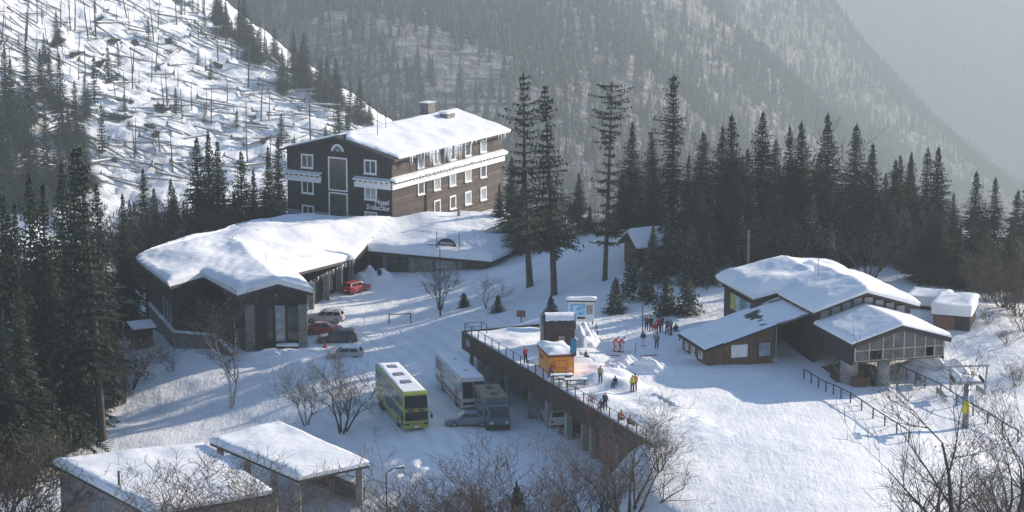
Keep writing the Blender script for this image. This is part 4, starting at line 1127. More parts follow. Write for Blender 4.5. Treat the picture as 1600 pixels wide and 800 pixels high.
window(lift, (-5.0, SY0 - 0.02, 6.2), 0, 1.5, 1.6, 1, 1, 0.1, 0.05, 'fascia', 'glass_pale', False)
for y in (12, 14.2, 16): window(lift, (SX0 - 0.02, y, 5.7), R(-90), 0.8, 0.9, 1, 1, 0.08, 0.05, 'white', 'glass_pale', False)
MB().box(-3.9, -0.3, 16.9, 17.1, 3.5, 9.3).build("recess_wall", M['boards_dark'], lift)
MB().box(-3.9, -0.3, 16.88, 16.9, 8.3, 9.0).build("light_band", M['metal_grey'], lift)

# ------------------------------------------------------------------ smaller buildings
hp2 = on(1490, 508, 6.5)
sh = empty("snow_laden_shed", (hp2.x, hp2.y, hp2.z - 0.55), R(-20), "small red-brown shed under a very deep block of snow beyond the lift station", "shed")
MB().box(-1.9, 0.3, -1.6, 2.6, -0.8, 2.0).build("wall", M['brick_red'], sh); MB().box(0.32, 1.9, -1.6, 2.6, -0.8, 2.0).build("dark_bay", M['boards_dark'], sh)
rq = [[(-2.1, -1.9, 2.0), (2.1, -1.9, 2.0), (2.1, 3.0, 2.2), (-2.1, 3.0, 2.2)]]
ro = roof_slab("roof", sh, rq, 0.12, M['fascia'])
snow_roof("roof_snow", ro, [up(rq[0])], 1.35, 0.5, 0.4, 0.15, 0.88, 1, 21.0, 0.05)
sh2 = empty("snowed_in_shelter", (hp2.x - 1.6, hp2.y + 5.2, hp2.z - 0.7), R(-20), "low lean-to shelter buried in deep snow behind the red-brown shed", "shed")
MB().box(-1.8, 1.8, -1.2, 1.4, -0.8, 1.9).build("wall", M['boards_brown'], sh2)
rq = [[(-2.2, -1.5, 1.9), (2.2, -1.5, 1.9), (2.2, 1.7, 2.0), (-2.2, 1.7, 2.0)]]
ro = roof_slab("roof", sh2, rq, 0.12, M['fascia']); snow_roof("roof_snow", ro, [up(rq[0])], 1.3, 0.5, 0.4, 0.15, 0.85, 1, 22.0, 0.05)

# chalet roof among the trees
cp_ = on(1012, 405, 8)
cab = empty("hillside_cabin", cp_, R(25), "small timber cabin with a pitched snowy roof half hidden by trees on the bank", "cabin")
MB().box(-2.2, 2.2, -1.8, 1.8, -0.6, 2.2).build("wall", M['boards_brown'], cab)
rq = [[(-2.8, -2.4, 1.9), (2.8, -2.4, 1.9), (2.8, 0, 3.5), (-2.8, 0, 3.5)], [(-2.8, 0, 3.5), (2.8, 0, 3.5), (2.8, 2.4, 1.9), (-2.8, 2.4, 1.9)]]
ro = roof_slab("roof", cab, rq, 0.15, M['fascia']); snow_roof("roof_snow", ro, [up(q) for q in rq], 0.4, 0.5, 0.4, 0.08, 0.5, 3, 23.0)
window(cab, (-0.8, -1.82, 1.1), 0, 0.9, 0.9, 2, 1, 0.1, 0.06, 'white', 'glass', False)

# two flat-roofed sheds at the bottom of the slope
def flat_shed(name, label, pts, zt, th_snow, seed, walls=True):
    """pts: four photo pixels of the roof underside corners: near, right, back, left"""
    c = [at(px, py, zt) for px, py in pts]
    o = sum(c, Vector()) / 4
    r_ = empty(name, (o.x, o.y, 0), 0, label, "shed")
    lp = [(p.x - o.x, p.y - o.y, zt) for p in c]
    ro = roof_slab("roof", r_, [lp], 0.22, M['fascia'])
    snow_roof("roof_snow", ro, [up(lp, 0.005)], th_snow, 0.5, 0.7, 0.10, 0.55, 0, seed, 0.12, namp=3.0)
    return r_, lp
SH = 0.9
g1, lp1 = flat_shed("garage_shed", "wide flat-roofed concrete garage under smooth snow at the bottom of the slope", [(236, 806), (425, 772), (318, 700), (84, 726)], SH - 0.3, 0.75, 31.0)
k_ = [(p[0] * 0.95, p[1] * 0.95) for p in lp1]
for i in range(4):
    q0, q1 = k_[i], k_[(i + 1) % 4]
    wall_quad(MB(), q0, q1, -6.5, SH - 0.53).build("wall", M['concrete' if i else 'stone'], g1)
q0 = lerp2(k_[3], k_[0], 0.5)
for t in (0.12, 0.2): 
    c_ = lerp2(k_[3], k_[0], t); window(g1, (c_[0], c_[1] - 0.02, -1.2), math.atan2(k_[0][1] - k_[3][1], k_[0][0] - k_[3][0]), 0.6, 0.5, 1, 1, 0.06, 0.05, 'metal_grey', 'glass', False)
b0 = at(186, 758, SH + 0.45); MB().tube((b0.x - g1.location.x, b0.y - g1.location.y, SH), (b0.x - g1.location.x, b0.y - g1.location.y, SH + 1.75), 0.1, 0.1, 8).build("chimney_pipe", M['metal_dark'], g1)
g2s, lp2_ = flat_shed("open_carport", "open-sided carport with a flat snowy roof on square pillars", [(466, 751), (577, 727), (436, 664), (328, 692)], 1.5, 0.65, 33.0)
for t_, (ia, ib) in ((0.06, (3, 0)), (0.40, (3, 0)), (0.72, (3, 0)), (0.995, (3, 0)), (0.93, (0, 1)), (0.02, (2, 1))):
    c_ = lerp2(lp2_[ia], lp2_[ib], t_); c_ = (c_[0] * 0.93, c_[1] * 0.93)
    MB().box(c_[0] - 0.3, c_[0] + 0.3, c_[1] - 0.3, c_[1] + 0.3, -4.5, 1.27).build("pillar", M['concrete'], g2s, bevel=0.03)
b1, b2 = lerp2(lp2_[2], lp2_[1], 0.2), lerp2(lp2_[2], lp2_[1], 0.98)
wall_quad(MB(), (b1[0] * .93, b1[1] * .93), (b2[0] * .93, b2[1] * .93), -4.0, -0.8, th=0.3).build("parapet", M['stone'], g2s)

# ------------------------------------------------------------------ trees
def quad_strip(V, F, a, b, side, w0, w1):
    i = len(V)
    V += [a - side * w0, a + side * w0, b + side * w1, b - side * w1]; F.append((i, i + 1, i + 2, i + 3))
def spruce_meshes(seed, h=20.0, rad=3.2, base=0.12, dens=1.0, prof=None, droop=0.35, snow=False, gap=0.0, lod=1.0, rs=1.0):
    rg = random.Random(seed)
    V, F = [], []
    z = h * base; step = 0.52 / dens
    up_ = Vector((0, 0, 1))
    while z < h - 0.25:
        f = (z - h * base) / (h * (1 - base))
        r = rad * (prof(f) if prof else (1 - f) ** 1.18 * (0.6 + 0.4 * min(1, f * 7 + 0.4)))
        nb = max(3, int((5.2 + 2.2 * (1 - f)) * lod + rg.random()))
        a0 = rg.random() * 6.28
        for k in range(nb):
            if rg.random() < gap: continue
            az = a0 + 6.283 * k / nb + rg.uniform(-0.35, 0.35)
            irr = 0.78 + 0.55 * noise.noise(Vector((math.cos(az) * 1.3 + seed, math.sin(az) * 1.3, z / 2.6)))
            L = r * rg.uniform(0.6, 1.15) * irr * 1.2 + 0.10
            if L < 0.16: continue
            d = Vector((math.cos(az), math.sin(az), 0)); sd = Vector((-d.y, d.x, 0))
            rise = (0.55 * f - 0.05) * L * rs; dr = droop * (1.15 - f) * L
            def pt(t): return d * (L * t) + up_ * (rise * t - dr * t * t + 0.10 * L * t ** 4) + Vector((0, 0, z))
            n = max(2, int(L / 0.42 * (0.6 + 0.4 * lod)))
            # spine of needles
            for s_ in range(n):
                t0, t1 = 0.12 + 0.88 * s_ / n, 0.12 + 0.88 * (s_ + 1) / n
                p0, p1 = pt(t0), pt(t1)
                quad_strip(V, F, p0, p1, sd, 0.11 * (1.2 - t0), 0.09 * (1.2 - t1) + 0.01)
                for sg in (-1, 1):
                    l2 = (0.42 * L * (1 - t0) + 0.08 + 0.16 * min(1, L)) * rg.uniform(0.6, 1.15)
                    dd = (d * 0.75 + sd * sg * 0.85 + up_ * rg.uniform(-0.55, -0.05)).normalized()
                    nn = dd.cross(up_).normalized(); nn = (nn + up_ * rg.uniform(-0.45, 0.45)).normalized()
                    quad_strip(V, F, p0, p0 + dd * l2, nn, 0.19, 0.05)
                # hanging twigs
                if rg.random() < 0.7:
                    dd = (d * 0.25 + up_ * -1 + sd * rg.uniform(-0.3, 0.3)).normalized()
                    quad_strip(V, F, p1, p1 + dd * rg.uniform(0.2, 0.5), sd if rg.random() < 0.5 else d, 0.10, 0.04)
        z += step * rg.uniform(0.7, 1.3) * (1.0 - 0.35 * f)
    # leader
    for k in range(3):
        a = 2.1 * k; quad_strip(V, F, Vector((0, 0, h - 0.9)), Vector((0, 0, h)), Vector((math.cos(a), math.sin(a), 0)), 0.12, 0.03)
    tr = MB(); r0 = 0.011 * h + 0.05
    pts = [(0.0, r0 * 1.35), (0.03, r0), (0.5, r0 * 0.62), (1.0, 0.02)]
    wob = Vector((rg.uniform(-.15, .15), rg.uniform(-.15, .15), 0))
    for k in range(3):
        (f0, q0), (f1, q1) = pts[k], pts[k + 1]
        tr.tube(wob * math.sin(f0 * 3.14) + Vector((0, 0, f0 * h - (0.6 if k == 0 else 0))), wob * math.sin(f1 * 3.14) + Vector((0, 0, f1 * h)), q0, q1, 7, cap=False)
    # dead stubs on the bare lower trunk
    zz = 1.2
    while zz < h * base:
        a = rg.random() * 6.28; l2 = rg.uniform(0.3, 1.0)
        tr.tube((0, 0, zz), (math.cos(a) * l2, math.sin(a) * l2, zz - 0.1), 0.025, 0.008, 3, cap=False); zz += rg.uniform(0.2, 0.5)
    cm = np_mesh("crown", np.array([v[:] for v in V]), np.array(F), M['needle_snow' if snow else 'needle'])
    return tr.mesh("trunk", M['bark'], True), cm, h

rt = random.Random(11)
SP = {}
SP['full'] = [spruce_meshes(100 + k, 20, 6.0 + 0.5 * (k % 3), 0.04 + 0.02 * k, 1.0 + 0.1 * (k % 2), [None, lambda f: (1 - f) ** 1.3, lambda f: (1 - f) ** 1.08 * (0.9 + 0.12 * math.sin(f * 25)), None, lambda f: (1 - f) ** 1.2 * (0.85 + 0.2 * math.sin(f * 14 + 2))][k], 0.38 + 0.05 * (k % 3)) for k in range(5)]
SP['snowy'] = [spruce_meshes(140 + k, 12, 3.3, 0.05, 1.0, None, 0.42, True) for k in range(2)]
SP['small'] = [spruce_meshes(120 + k, 5.0, 1.7, 0.03, 1.5, None, 0.30, True) for k in range(3)]
SP['sparse'] = [spruce_meshes(130, 24, 3.9, 0.2, 0.6, lambda f: 0.8 * (1 - f) ** 0.62 * (0.72 + 0.32 * math.sin(f * 19)) + 0.07, 0.16, gap=0.2),
                spruce_meshes(131, 24, 3.9, 0.26, 0.68, lambda f: 0.8 * (1 - f) ** 0.85 * (0.8 + 0.25 * math.sin(f * 23 + 1)) + 0.05, 0.3, gap=0.15)]
SP['umbrella'] = [spruce_meshes(132, 24, 3.6, 0.2, 0.5, lambda f: (0.85 - 0.5 * f) * (0.75 + 0.35 * math.sin(f * 21)) if f < 0.76 else (0.5 + 0.42 * (f - 0.76) / 0.18 if f < 0.94 else 0.92 - 9 * (f - 0.94)), 0.05, gap=0.22, rs=0.22)]
SP['ragged'] = [spruce_meshes(133, 24, 4.2, 0.05, 0.9, lambda f: (1 - f) ** 0.55 * (0.72 + 0.2 * math.sin(f * 21)), 0.6)]
SP['young'] = [spruce_meshes(150 + k, 9.0, 1.7, 0.06, 0.9, None, 0.12) for k in range(2)]
def spruce(kind, idx, base, h, rz, label, group=None, wide=1.0, cat="spruce tree", name="spruce_tree", lean=(0, 0)):
    tm, cm, h0 = SP[kind][idx % len(SP[kind])]
    o = empty(name, base, rz, label, cat, group)
    s = h / h0
    o.scale = (s * wide * (1.0 if s < 1 else s ** -0.25), s * wide * (1.0 if s < 1 else s ** -0.25), s)
    o.rotation_euler = (lean[0] + rt.gauss(0, 0.012), lean[1] + rt.gauss(0, 0.012), rz) if not lean[1] else (lean[0], lean[1], rz)
    link("trunk", tm, o); link("crown", cm, o)
    return o

ORD = "first second third fourth fifth sixth seventh eighth ninth tenth eleventh twelfth thirteenth fourteenth fifteenth sixteenth seventeenth eighteenth nineteenth twentieth".split()
def ordered(lst): return list(zip(ORD, sorted(lst)))
def tree_at(kind, px, top, y, label, group=None, wide=1.0, idx=None):
    t = atd(px, top, y); b = Vector((t.x, y, gz(t.x, y) - 0.15))
    return spruce(kind, rt.randrange(9) if idx is None else idx, b, max(2.0, t.z - b.z), rt.random() * 6.28, label, group, wide * rt.uniform(0.9, 1.12))
def tree_base(kind, px, top, bpx, bpy_, label, group=None, wide=1.0, idx=0, zg=4.0):
    b = on(bpx, bpy_, zg); t = atd(px, top, b.y)
    return spruce(kind, idx, b - Vector((0, 0, 0.15)), t.z - b.z, rt.random() * 6.28, label, group, wide, lean=(0, math.atan2(t.x - b.x, t.z - b.z)))
tree_base('sparse', 840, 110, 828, 447, "tall thin spruce with sparse tiered branches, nearest the espresso wing", None, 1.3, 0)
tree_base('sparse', 885, 130, 866, 461, "tall slender spruce with a long bare trunk between two taller sparse conifers", None, 1.25, 1)
tree_base('umbrella', 957, 127, 945, 438, "tall spruce with a flat broad umbrella-shaped top on the bank", None, 1.0, 0, 6)
tree_at('ragged', 1052, 115, 262, "tallest ragged spruce with drooping shaggy branches, right of the flat-topped one", None, 1.0, 0)
SG, SGL = "spruces behind the lift station", "dark pointed spruce in the dense stand behind the lift station"
for o_, (px, top, y) in ordered(((1020, 205, 285), (1100, 205, 272), (1130, 195, 268), (1147, 175, 264), (1168, 230, 280), (1190, 172, 266), (1212, 215, 280), (1235, 195, 270), (1258, 188, 268), (1280, 235, 285), (1297, 175, 264), (1337, 190, 266), (1362, 222, 262), (1385, 270, 280), (1404, 248, 268), (1430, 290, 285))):
    tree_at('full', px, top, y, f"pointed spruce behind the lift station, {o_} from the left in its tall row", SG, 1.25)
for o_, (px, top, y) in ordered(((1085, 275, 268), (1115, 290, 262), (1180, 290, 258), (1215, 300, 262), (1270, 300, 256), (1320, 310, 258), (1370, 330, 258), (1160, 330, 254), (1240, 335, 254), (1300, 345, 252), (1420, 330, 256))):
    tree_at('snowy', px, top, y, f"low frosted spruce close behind the lift station roof, {o_} from the left", "frosted spruces behind the lift station", 1.15)
EG, EGL = "spruces at the far end of the stand", "pointed spruce at the thinning end of the stand, beyond the snow-laden shed"
for o_, (px, top, y) in ordered(((1450, 228, 266), (1468, 226, 264), (1490, 300, 280), (1525, 265, 262), (1557, 275, 270), (1588, 295, 262), (1612, 260, 265), (1545, 340, 255), (1580, 360, 252))):
    tree_at('full', px, top, y, f"pointed spruce beyond the snow-laden shed, {o_} from the left there", EG, 1.2)
for o_, (px, top, y) in ordered(((990, 188, 276), (972, 262, 282), (1022, 250, 268), (1074, 240, 272))):
    tree_at('full', px, top, y, f"dense spruce around the flat-topped and ragged tall ones, {o_} from the left", "spruces around the tall pair", 1.05)
for o_, (px, top, y) in ordered(((800, 242, 292), (818, 262, 286), (862, 300, 284), (905, 270, 288), (922, 320, 284), (780, 285, 300))):
    tree_at('full', px, top, y, f"bushy spruce between the hotel's long side and the flat-topped tree, {o_} from the left", "spruces behind the espresso wing", 1.2)
for px, top, y in ((1040, 355, 254), (1078, 345, 251), (1108, 360, 250), (1020, 385, 255)):
    tree_at('snowy', px, top, y, "frosted spruce on the bank beside the lift queue", "frosted spruces by the lift queue", 1.2)
for k, (px, top, bx, by, zg, w, lb) in enumerate(((861, 459, 861, 489, 4.5, 1.0, "small young spruce standing behind the barrel-roofed hut"), (963, 430, 962, 488, 5.2, 0.8, "young spruce to the right of the information board"),
        (988, 385, 988, 465, 5.8, 0.8, "taller young spruce with snowy tiers on the bank above the information board"), (1013, 412, 1012, 468, 6, 0.8, "young spruce beside a snow mound on the bank"),
        (1042, 425, 1042, 490, 6, 0.9, "frosted young spruce just above the queue of skiers"), (1075, 425, 1075, 490, 6.2, 0.9, "frosted young spruce nearest the poster wall"),
        (778, 458, 778, 488, 2.6, 0.9, "dark little spruce among bare shrubs on the bank"), (725, 455, 725, 479, 1.2, 1.3, "low dark round evergreen bush on the bank near the lamp post"))):
    tree_base('small', px, top, bx, by, lb, None, w * 1.6, k, zg)
LG, LGL = "spruces at the photo's left edge", "tall dark spruce in the stand left of the annex"
tree_base('sparse', 168, 226, 160, 688, "tall spruce with a bare lower trunk nearest the snowy slope, left of the annex", None, 1.25, 1, -3)
for o_, (px, top, y) in ordered(((40, 268, 238), (107, 230, 243), (86, 248, 250), (60, 282, 232), (20, 330, 226), (130, 300, 252), (2, 300, 246), (150, 285, 262), (192, 300, 268), (-18, 330, 230), (75, 400, 222), (30, 440, 216), (115, 420, 226), (0, 470, 210), (142, 360, 236))):
    tree_at('full', px, top, y, f"tall dark spruce left of the annex, {o_} from the picture's left edge", LG, 0.78)
for k in range(26):
    tree_at('full', rt.uniform(1120, 1430), rt.uniform(235, 300), rt.uniform(268, 292), "spruce deep inside the dense stand behind the lift station", "spruces deep in the stand")
for k in range(14):
    tree_at('snowy', rt.uniform(1015, 1115), rt.uniform(330, 400), rt.uniform(250, 264), "frosted spruce on the bank beside the lift queue", "frosted spruces by the lift queue", 1.2)
for k in range(9):
    tree_at('full', rt.uniform(-40, 120), rt.uniform(300, 430), rt.uniform(222, 268), "spruce hidden deep in the dark stand left of the annex", "spruces deep in the left stand", 0.9)
for k in range(10):
    tree_at('full', rt.uniform(180, 450), rt.uniform(285, 330), rt.uniform(296, 320), "shorter spruce filling the row behind the annex roof", "shorter spruces behind the annex", 1.1)
BG, BGL = "spruces behind the annex", "spruce in the row between the annex roof and the hillside of fallen trees"
for o_, (px, top, y) in ordered(((222, 262, 300), (268, 278, 300), (305, 212, 318), (326, 205, 322), (341, 218, 318), (376, 235, 312), (395, 262, 308), (418, 226, 325), (433, 212, 330), (245, 320, 293), (285, 312, 296), (350, 300, 303), (412, 290, 306), (205, 310, 292))):
    tree_at('full', px, top, y, f"spruce between the annex roof and the windthrow slope, {o_} from the left", BG)
tree_at('small', 808, 752, 176, "tip of a small green spruce rising at the bottom edge of the picture", None, 1.0)

for k in range(15):
    tree_at('full', 1420 + 14 * k + rt.uniform(-8, 8), rt.uniform(300, 375), rt.uniform(246, 262), "lower dark spruce on the bank beyond the snow-laden shed", "lower spruces beyond the shed", 1.1)
for k in range(12):
    tree_at('full', rt.uniform(1070, 1420), rt.uniform(285, 335), rt.uniform(254, 264), "mid-height spruce closing the gap behind the lift station roof", "mid-height spruces behind the lift station", 1.25)
# bare broadleaved trees
def bare_mesh(seed, h, stems=1, spread=0.35, mat='twig', levels=4, kids=4, birch=False, r0=None, curve=0.12, tw=0.014, name="branches", lodn=1.0):
    rg = random.Random(seed)
    V, F, MI = [], [], []
    def seg(a, b, ra, rb, n, mi):
        d = (b - a)
        if d.length < 1e-5: return
        d.normalize(); u = d.orthogonal().normalized(); w = d.cross(u); i = len(V)
        for p, r in ((a, ra), (b, rb)):
            for k in range(n):
                t = 6.2832 * k / n; V.append(p + u * (r * math.cos(t)) + w * (r * math.sin(t)))
        for k in range(n): F.append((i + k, i + (k + 1) % n, i + n + (k + 1) % n, i + n + k)); MI.append(mi)
    def grow(p, d, L, r, lv):
        n = 5 if lv == 0 else (4 if lv < 3 else 2)
        q = p; pts = []
        for k in range(n):
            d = (d + Vector((rg.gauss(0, curve), rg.gauss(0, curve), rg.gauss(0.05, curve * 0.6)))).normalized()
            e = q + d * (L / n)
            ra, rb = r * (1 - 0.72 * k / n), r * (1 - 0.72 * (k + 1) / n)
            seg(q, e, max(ra, tw), max(rb, tw * 0.7), 5 if lv == 0 else 3, 0 if lv < 2 else 1)
            pts.append((e, d, rb)); q = e
        if lv >= levels - 1: return
        kk = kids if lv else kids + 3
        for j in range(kk):
            t = (j + rg.random()) / kk
            if lv == 0 and t < 0.25: continue
            e, dd, rb = pts[min(n - 1, int(t * n))]
            ax = dd.orthogonal().normalized(); ax.rotate(Matrix.Rotation(rg.random() * 6.283, 3, dd))
            nd = dd.copy(); nd.rotate(Matrix.Rotation(rg.uniform(0.45, 1.0) * (1.0 if lv else 0.9), 3, ax))
            nd = (nd + Vector((0, 0, 0.18))).normalized()
            grow(e, nd, L * rg.uniform(0.42, 0.68), max(rb * 0.75, tw), lv + 1)
    for s_ in range(stems):
        az = 6.283 * s_ / stems + rg.random()
        d = Vector((math.cos(az) * spread, math.sin(az) * spread, 1)).normalized() if stems > 1 else Vector((rg.uniform(-.08, .08), rg.uniform(-.08, .08), 1)).normalized()
        b = Vector((math.cos(az), math.sin(az), 0)) * (0.25 if stems > 1 else 0) - Vector((0, 0, 0.3))
        grow(b, d, h * rg.uniform(0.62, 0.8), r0 or (0.012 * h + 0.02), 0)
    V = np.array([v[:] for v in V]); V[:, 2] *= h / V[:, 2].max()
    F = np.array(F); MI = np.array(MI)
    def part(nm, mask, mt):
        f = F[mask]; ids, inv = np.unique(f, return_inverse=True)
        return np_mesh(nm, V[ids], inv.reshape(-1, 4) if len(f) else np.zeros((0, 4), int), mt)
    return part("trunk", MI == 0, M['birch' if birch else mat]), part("crown", MI == 1, M[mat]), h
BT = {'tall': [bare_mesh(200 + k, 12, 1, 0.3, 'twig', 4, 5) for k in range(3)],
      'birch': [bare_mesh(213, 12, 2, 0.12, 'twig', 5, 5, True, tw=0.016)],
      'multi': [bare_mesh(220 + k, 8, 5, 0.28, 'twig', 5, 4, tw=0.013) for k in range(2)],
      'bush': [bare_mesh(230, 9, 8, 0.5, 'twig', 5, 4, tw=0.009), bare_mesh(231, 8, 8, 0.5, 'twig_brown', 5, 4, tw=0.010)],
      'dark': [bare_mesh(240, 13, 2, 0.35, 'twig_dark', 5, 4, r0=0.22), bare_mesh(241, 13, 1, 0.3, 'twig_dark', 5, 4, r0=0.26)],
      'sapling': [bare_mesh(250 + k, 4, 3, 0.28, 'twig', 5, 4, tw=0.006) for k in range(2)],
      'thicket': [bare_mesh(260 + k, 7, 7, 0.35, ('twig', 'twig_brown', 'twig')[k], 5, 3, tw=0.022) for k in range(3)]}
def bare(kind, idx, base, h, label, group=None, wide=1.0, rz=None, name="bare_tree", cat="bare tree"):
    tm, cm, h0 = BT[kind][idx % len(BT[kind])]
    o = empty(name, base, rt.random() * 6.28 if rz is None else rz, label, cat, group)
    s = h / h0; o.scale = (s * wide, s * wide, s)
    link("trunk", tm, o); link("crown", cm, o)
    return o
def bare_at(kind, px, top, y, label, group=None, wide=1.0, idx=None, **kw):
    t = atd(px, top, y); b = Vector((t.x, y, gz(t.x, y) - 0.1))
    return bare(kind, rt.randrange(6) if idx is None else idx, b, max(1.5, t.z - b.z), label, group, wide, **kw)
def bare_base(kind, px, top, by, label, zg=0, group=None, wide=1.0, idx=0, **kw):
    b = on(px, by, zg); t = atd(px, top, b.y)
    return bare(kind, idx, b, t.z - b.z, label, group, wide, **kw)
bare_base('birch', 362, 445, 636, "bare pale-trunked birch in front of the annex gable", -1.2, None, 1.0)
bare_base('multi', 535, 540, 676, "bare many-stemmed tree beside the yellow double-decker bus", -0.6, None, 0.95, 0)
bare_base('multi', 478, 560, 664, "slimmer bare tree just above the open carport", -1.5, None, 0.8, 1)
bare_base('multi', 688, 392, 484, "bare many-stemmed shrub around the lamp post by the annex", 1, None, 0.8, 1)
bare_base('sapling', 762, 425, 482, "bare thin shrub on the bank in front of the espresso wing's timber panel", 2.4, None, 1.0, 0)
bare_base('sapling', 268, 540, 580, "leaning bare sapling under the stone terrace wall", -1.5, None, 1.3, 1)
bare_at('bush', 985, 612, 178, "wide bare grey bush in front of the terrace's near end", None, 1.0, 0, name="bare_bush", cat="bush")
bare_at('bush', 1030, 640, 184, "smaller bare grey bush against the sunny piste beside the terrace end", None, 0.8, 0, name="bare_bush", cat="bush")
bare_at('bush', 735, 690, 172, "broad reddish-brown bare bush at the bottom edge below the blue truck", None, 1.1, 1, name="bare_bush", cat="bush")
bare_at('bush', 690, 720, 172, "low reddish-brown bush left of the broad one at the bottom edge", None, 1.0, 1, name="bare_bush", cat="bush")
bare_at('bush', 800, 705, 172, "reddish-brown bare bush beside the tip of the small spruce", None, 1.0, 1, name="bare_bush", cat="bush")
bare_at('bush', 925, 690, 186, "brownish bush tangled in front of the terrace's brick wall", None, 0.9, 1, name="bare_bush", cat="bush")
bare_at('dark', 1545, 530, 158, "large dark bare tree with spreading limbs in the bottom right corner", None, 0.95, 0)
bare_at('dark', 1470, 600, 160, "dark bare tree leaning over the piste at the bottom right", None, 0.8, 1)
bare_at('dark', 1610, 560, 166, "dark bare tree cut off by the right edge of the picture", None, 0.9, 1)
bare_at('dark', 1580, 640, 160, "dense dark clump of bare branches in the bottom right corner", None, 1.0, 0)
bare_at('bush', 1530, 690, 158, "tangled bare bush at the foot of the dark trees, bottom right", None, 0.9, 0, name="bare_bush", cat="bush")
bare_at('bush', 1600, 720, 160, "bare brownish bush at the right edge's bottom corner", None, 0.9, 1, name="bare_bush", cat="bush")
bare_at('tall', 1420, 640, 164, "thin bare tree in front of the rail fence at the bottom right", None, 0.8, 1)
for px, top, y, lb in ((232, 725, 178, "bare sapling against the wide garage roof, the lower one"), (312, 690, 180, "bare twiggy shrub between the garage roof and the carport"), (425, 685, 182, "bare sapling rising past the carport's front beam"), (655, 722, 176, "bare sapling right of the curved street lamp"), (620, 745, 172, "low bare brush at the bottom edge under the street lamp")):
    bare_at('sapling', px, top, y, lb, None, 1.25, None)
for px, top, y in ((240, 330, 292), (262, 345, 290), (300, 338, 296), (330, 345, 298), (360, 330, 300), (385, 340, 302), (395, 320, 310), (282, 352, 288), (225, 360, 284), (425, 305, 318), (345, 320, 302), (315, 325, 300)):
    bare_at('thicket', px, top, y, "brown leafless tree in the thicket behind the annex roof", "bare trees behind the annex", 1.15)
for px, top, y in ((840, 330, 296), (830, 345, 296), (860, 360, 290), (890, 345, 286), (915, 365, 282), (935, 345, 280), (965, 350, 276), (985, 330, 274), (880, 320, 290), (850, 310, 294), (1005, 345, 268)):
    bare_at('thicket', px, top, y, "brown leafless tree in the thicket behind the tall sparse spruces", "bare trees behind the tall spruces", 1.15)
for px, top, y in ((1490, 400, 250), (1520, 380, 246), (1545, 410, 243), (1570, 390, 240), (1595, 420, 236), (1545, 470, 232), (1575, 500, 226), (1600, 470, 230), (1615, 540, 218), (1440, 380, 254), (1590, 560, 214)):
    bare_at('thicket', px, top, y, "brown leafless tree on the bank beyond the snow-laden shed", "bare trees by the shed", 1.1)
for px, top, y in ((1325, 172, 263), (1335, 215, 262), (1205, 245, 264), (1180, 260, 262), (1310, 260, 260), (1118, 255, 264), (1400, 320, 258)):
    bare_at('tall', px, top, y, "tall pale leafless tree standing among the spruces behind the lift station", "bare trees among the spruces", 0.75)
for px, top, y in ((10, 660, 196), (40, 690, 192), (200, 500, 240), (185, 530, 236), (-5, 640, 200)):
    bare_at('thicket', px, top, y, "brown leafless shrub at the foot of the left-hand spruces", "bare shrubs under the left spruces", 1.0)
for px, top, y in ((20, 450, 218), (60, 470, 222), (105, 460, 226), (0, 520, 214), (45, 540, 218), (95, 520, 224), (130, 480, 232), (75, 560, 220), (20, 570, 212), (150, 520, 236)):
    tree_at('snowy', px, top, y, "lower spruce with snow-dusted boughs in the dark stand left of the annex", "lower spruces left of the annex", 0.95)
def thick(n, x0, x1, t0, t1, y0, y1, label, group, w=1.2):
    for k in range(n):
        bare_at('thicket', rt.uniform(x0, x1), rt.uniform(t0, t1), rt.uniform(y0, y1), label, group, w)
thick(24, 190, 385, 305, 365, 288, 312, "brown leafless tree in the thicket behind the annex roof", "bare trees behind the annex")
thick(18, 830, 1010, 300, 375, 283, 300, "brown leafless tree in the thicket behind the tall sparse spruces", "bare trees behind the tall spruces")
thick(8, 1450, 1620, 360, 470, 232, 262, "brown leafless tree on the bank beyond the snow-laden shed", "bare trees by the shed")
thick(8, 1150, 1440, 300, 380, 248, 262, "brown leafless tree in the undergrowth at the foot of the spruces behind the lift station", "undergrowth behind the lift station")

# ------------------------------------------------------------------ the hillsides' woods
def low_spruce(seed, h=17.0, r=2.6, n=7):
    rg = np.random.RandomState(seed); V, F = [], []
    for k in range(n):
        f = k / n; z = h * (0.04 + 0.96 * f); rr = r * (1 - f) ** 0.9 + 0.2; nb = 5 if f < 0.6 else 3
        for j in range(nb):
            a = 6.283 * j / nb + rg.rand() * 1.2; l = rr * (0.65 + 0.6 * rg.rand()); w = 0.62 * l + 0.1; d = 0.25 * l + 0.2
            ca, sa = math.cos(a), math.sin(a); i = len(V)
            V += [(0, 0, min(h, z + h / n * 1.25)), (ca * l - sa * w, sa * l + ca * w, z - d), (ca * l + sa * w, sa * l - ca * w, z - d)]
            F.append((i, i + 1, i + 2))
    return np.array(V), np.array(F), 0
def low_bare(seed, h=15.0):
    rg = np.random.RandomState(seed); V, F = [], []
    def st(a, b, r0, r1, ax):
        i = len(V); ax = np.array(ax)
        V.extend([tuple(np.array(a) - ax * r0), tuple(np.array(a) + ax * r0), tuple(np.array(b) + ax * r1), tuple(np.array(b) - ax * r1)]); F.append((i, i + 1, i + 2)); F.append((i, i + 2, i + 3))
    for ax in ((1, 0, 0), (0, 1, 0)): st((0, 0, -0.5), (0, 0, h * 0.9), 0.2, 0.05, ax)
    for k in range(11):
        z = h * (0.25 + 0.6 * rg.rand()); a = rg.rand() * 6.283; l = h * (0.14 + 0.18 * rg.rand()) * (1.25 - z / h); u = 0.9 + rg.rand()
        st((0, 0, z), (math.cos(a) * l, math.sin(a) * l, z + l * u), 0.16, 0.10, (-math.sin(a), math.cos(a), 0) if k % 2 else (1, 0, 0))
    return np.array(V), np.array(F), 1
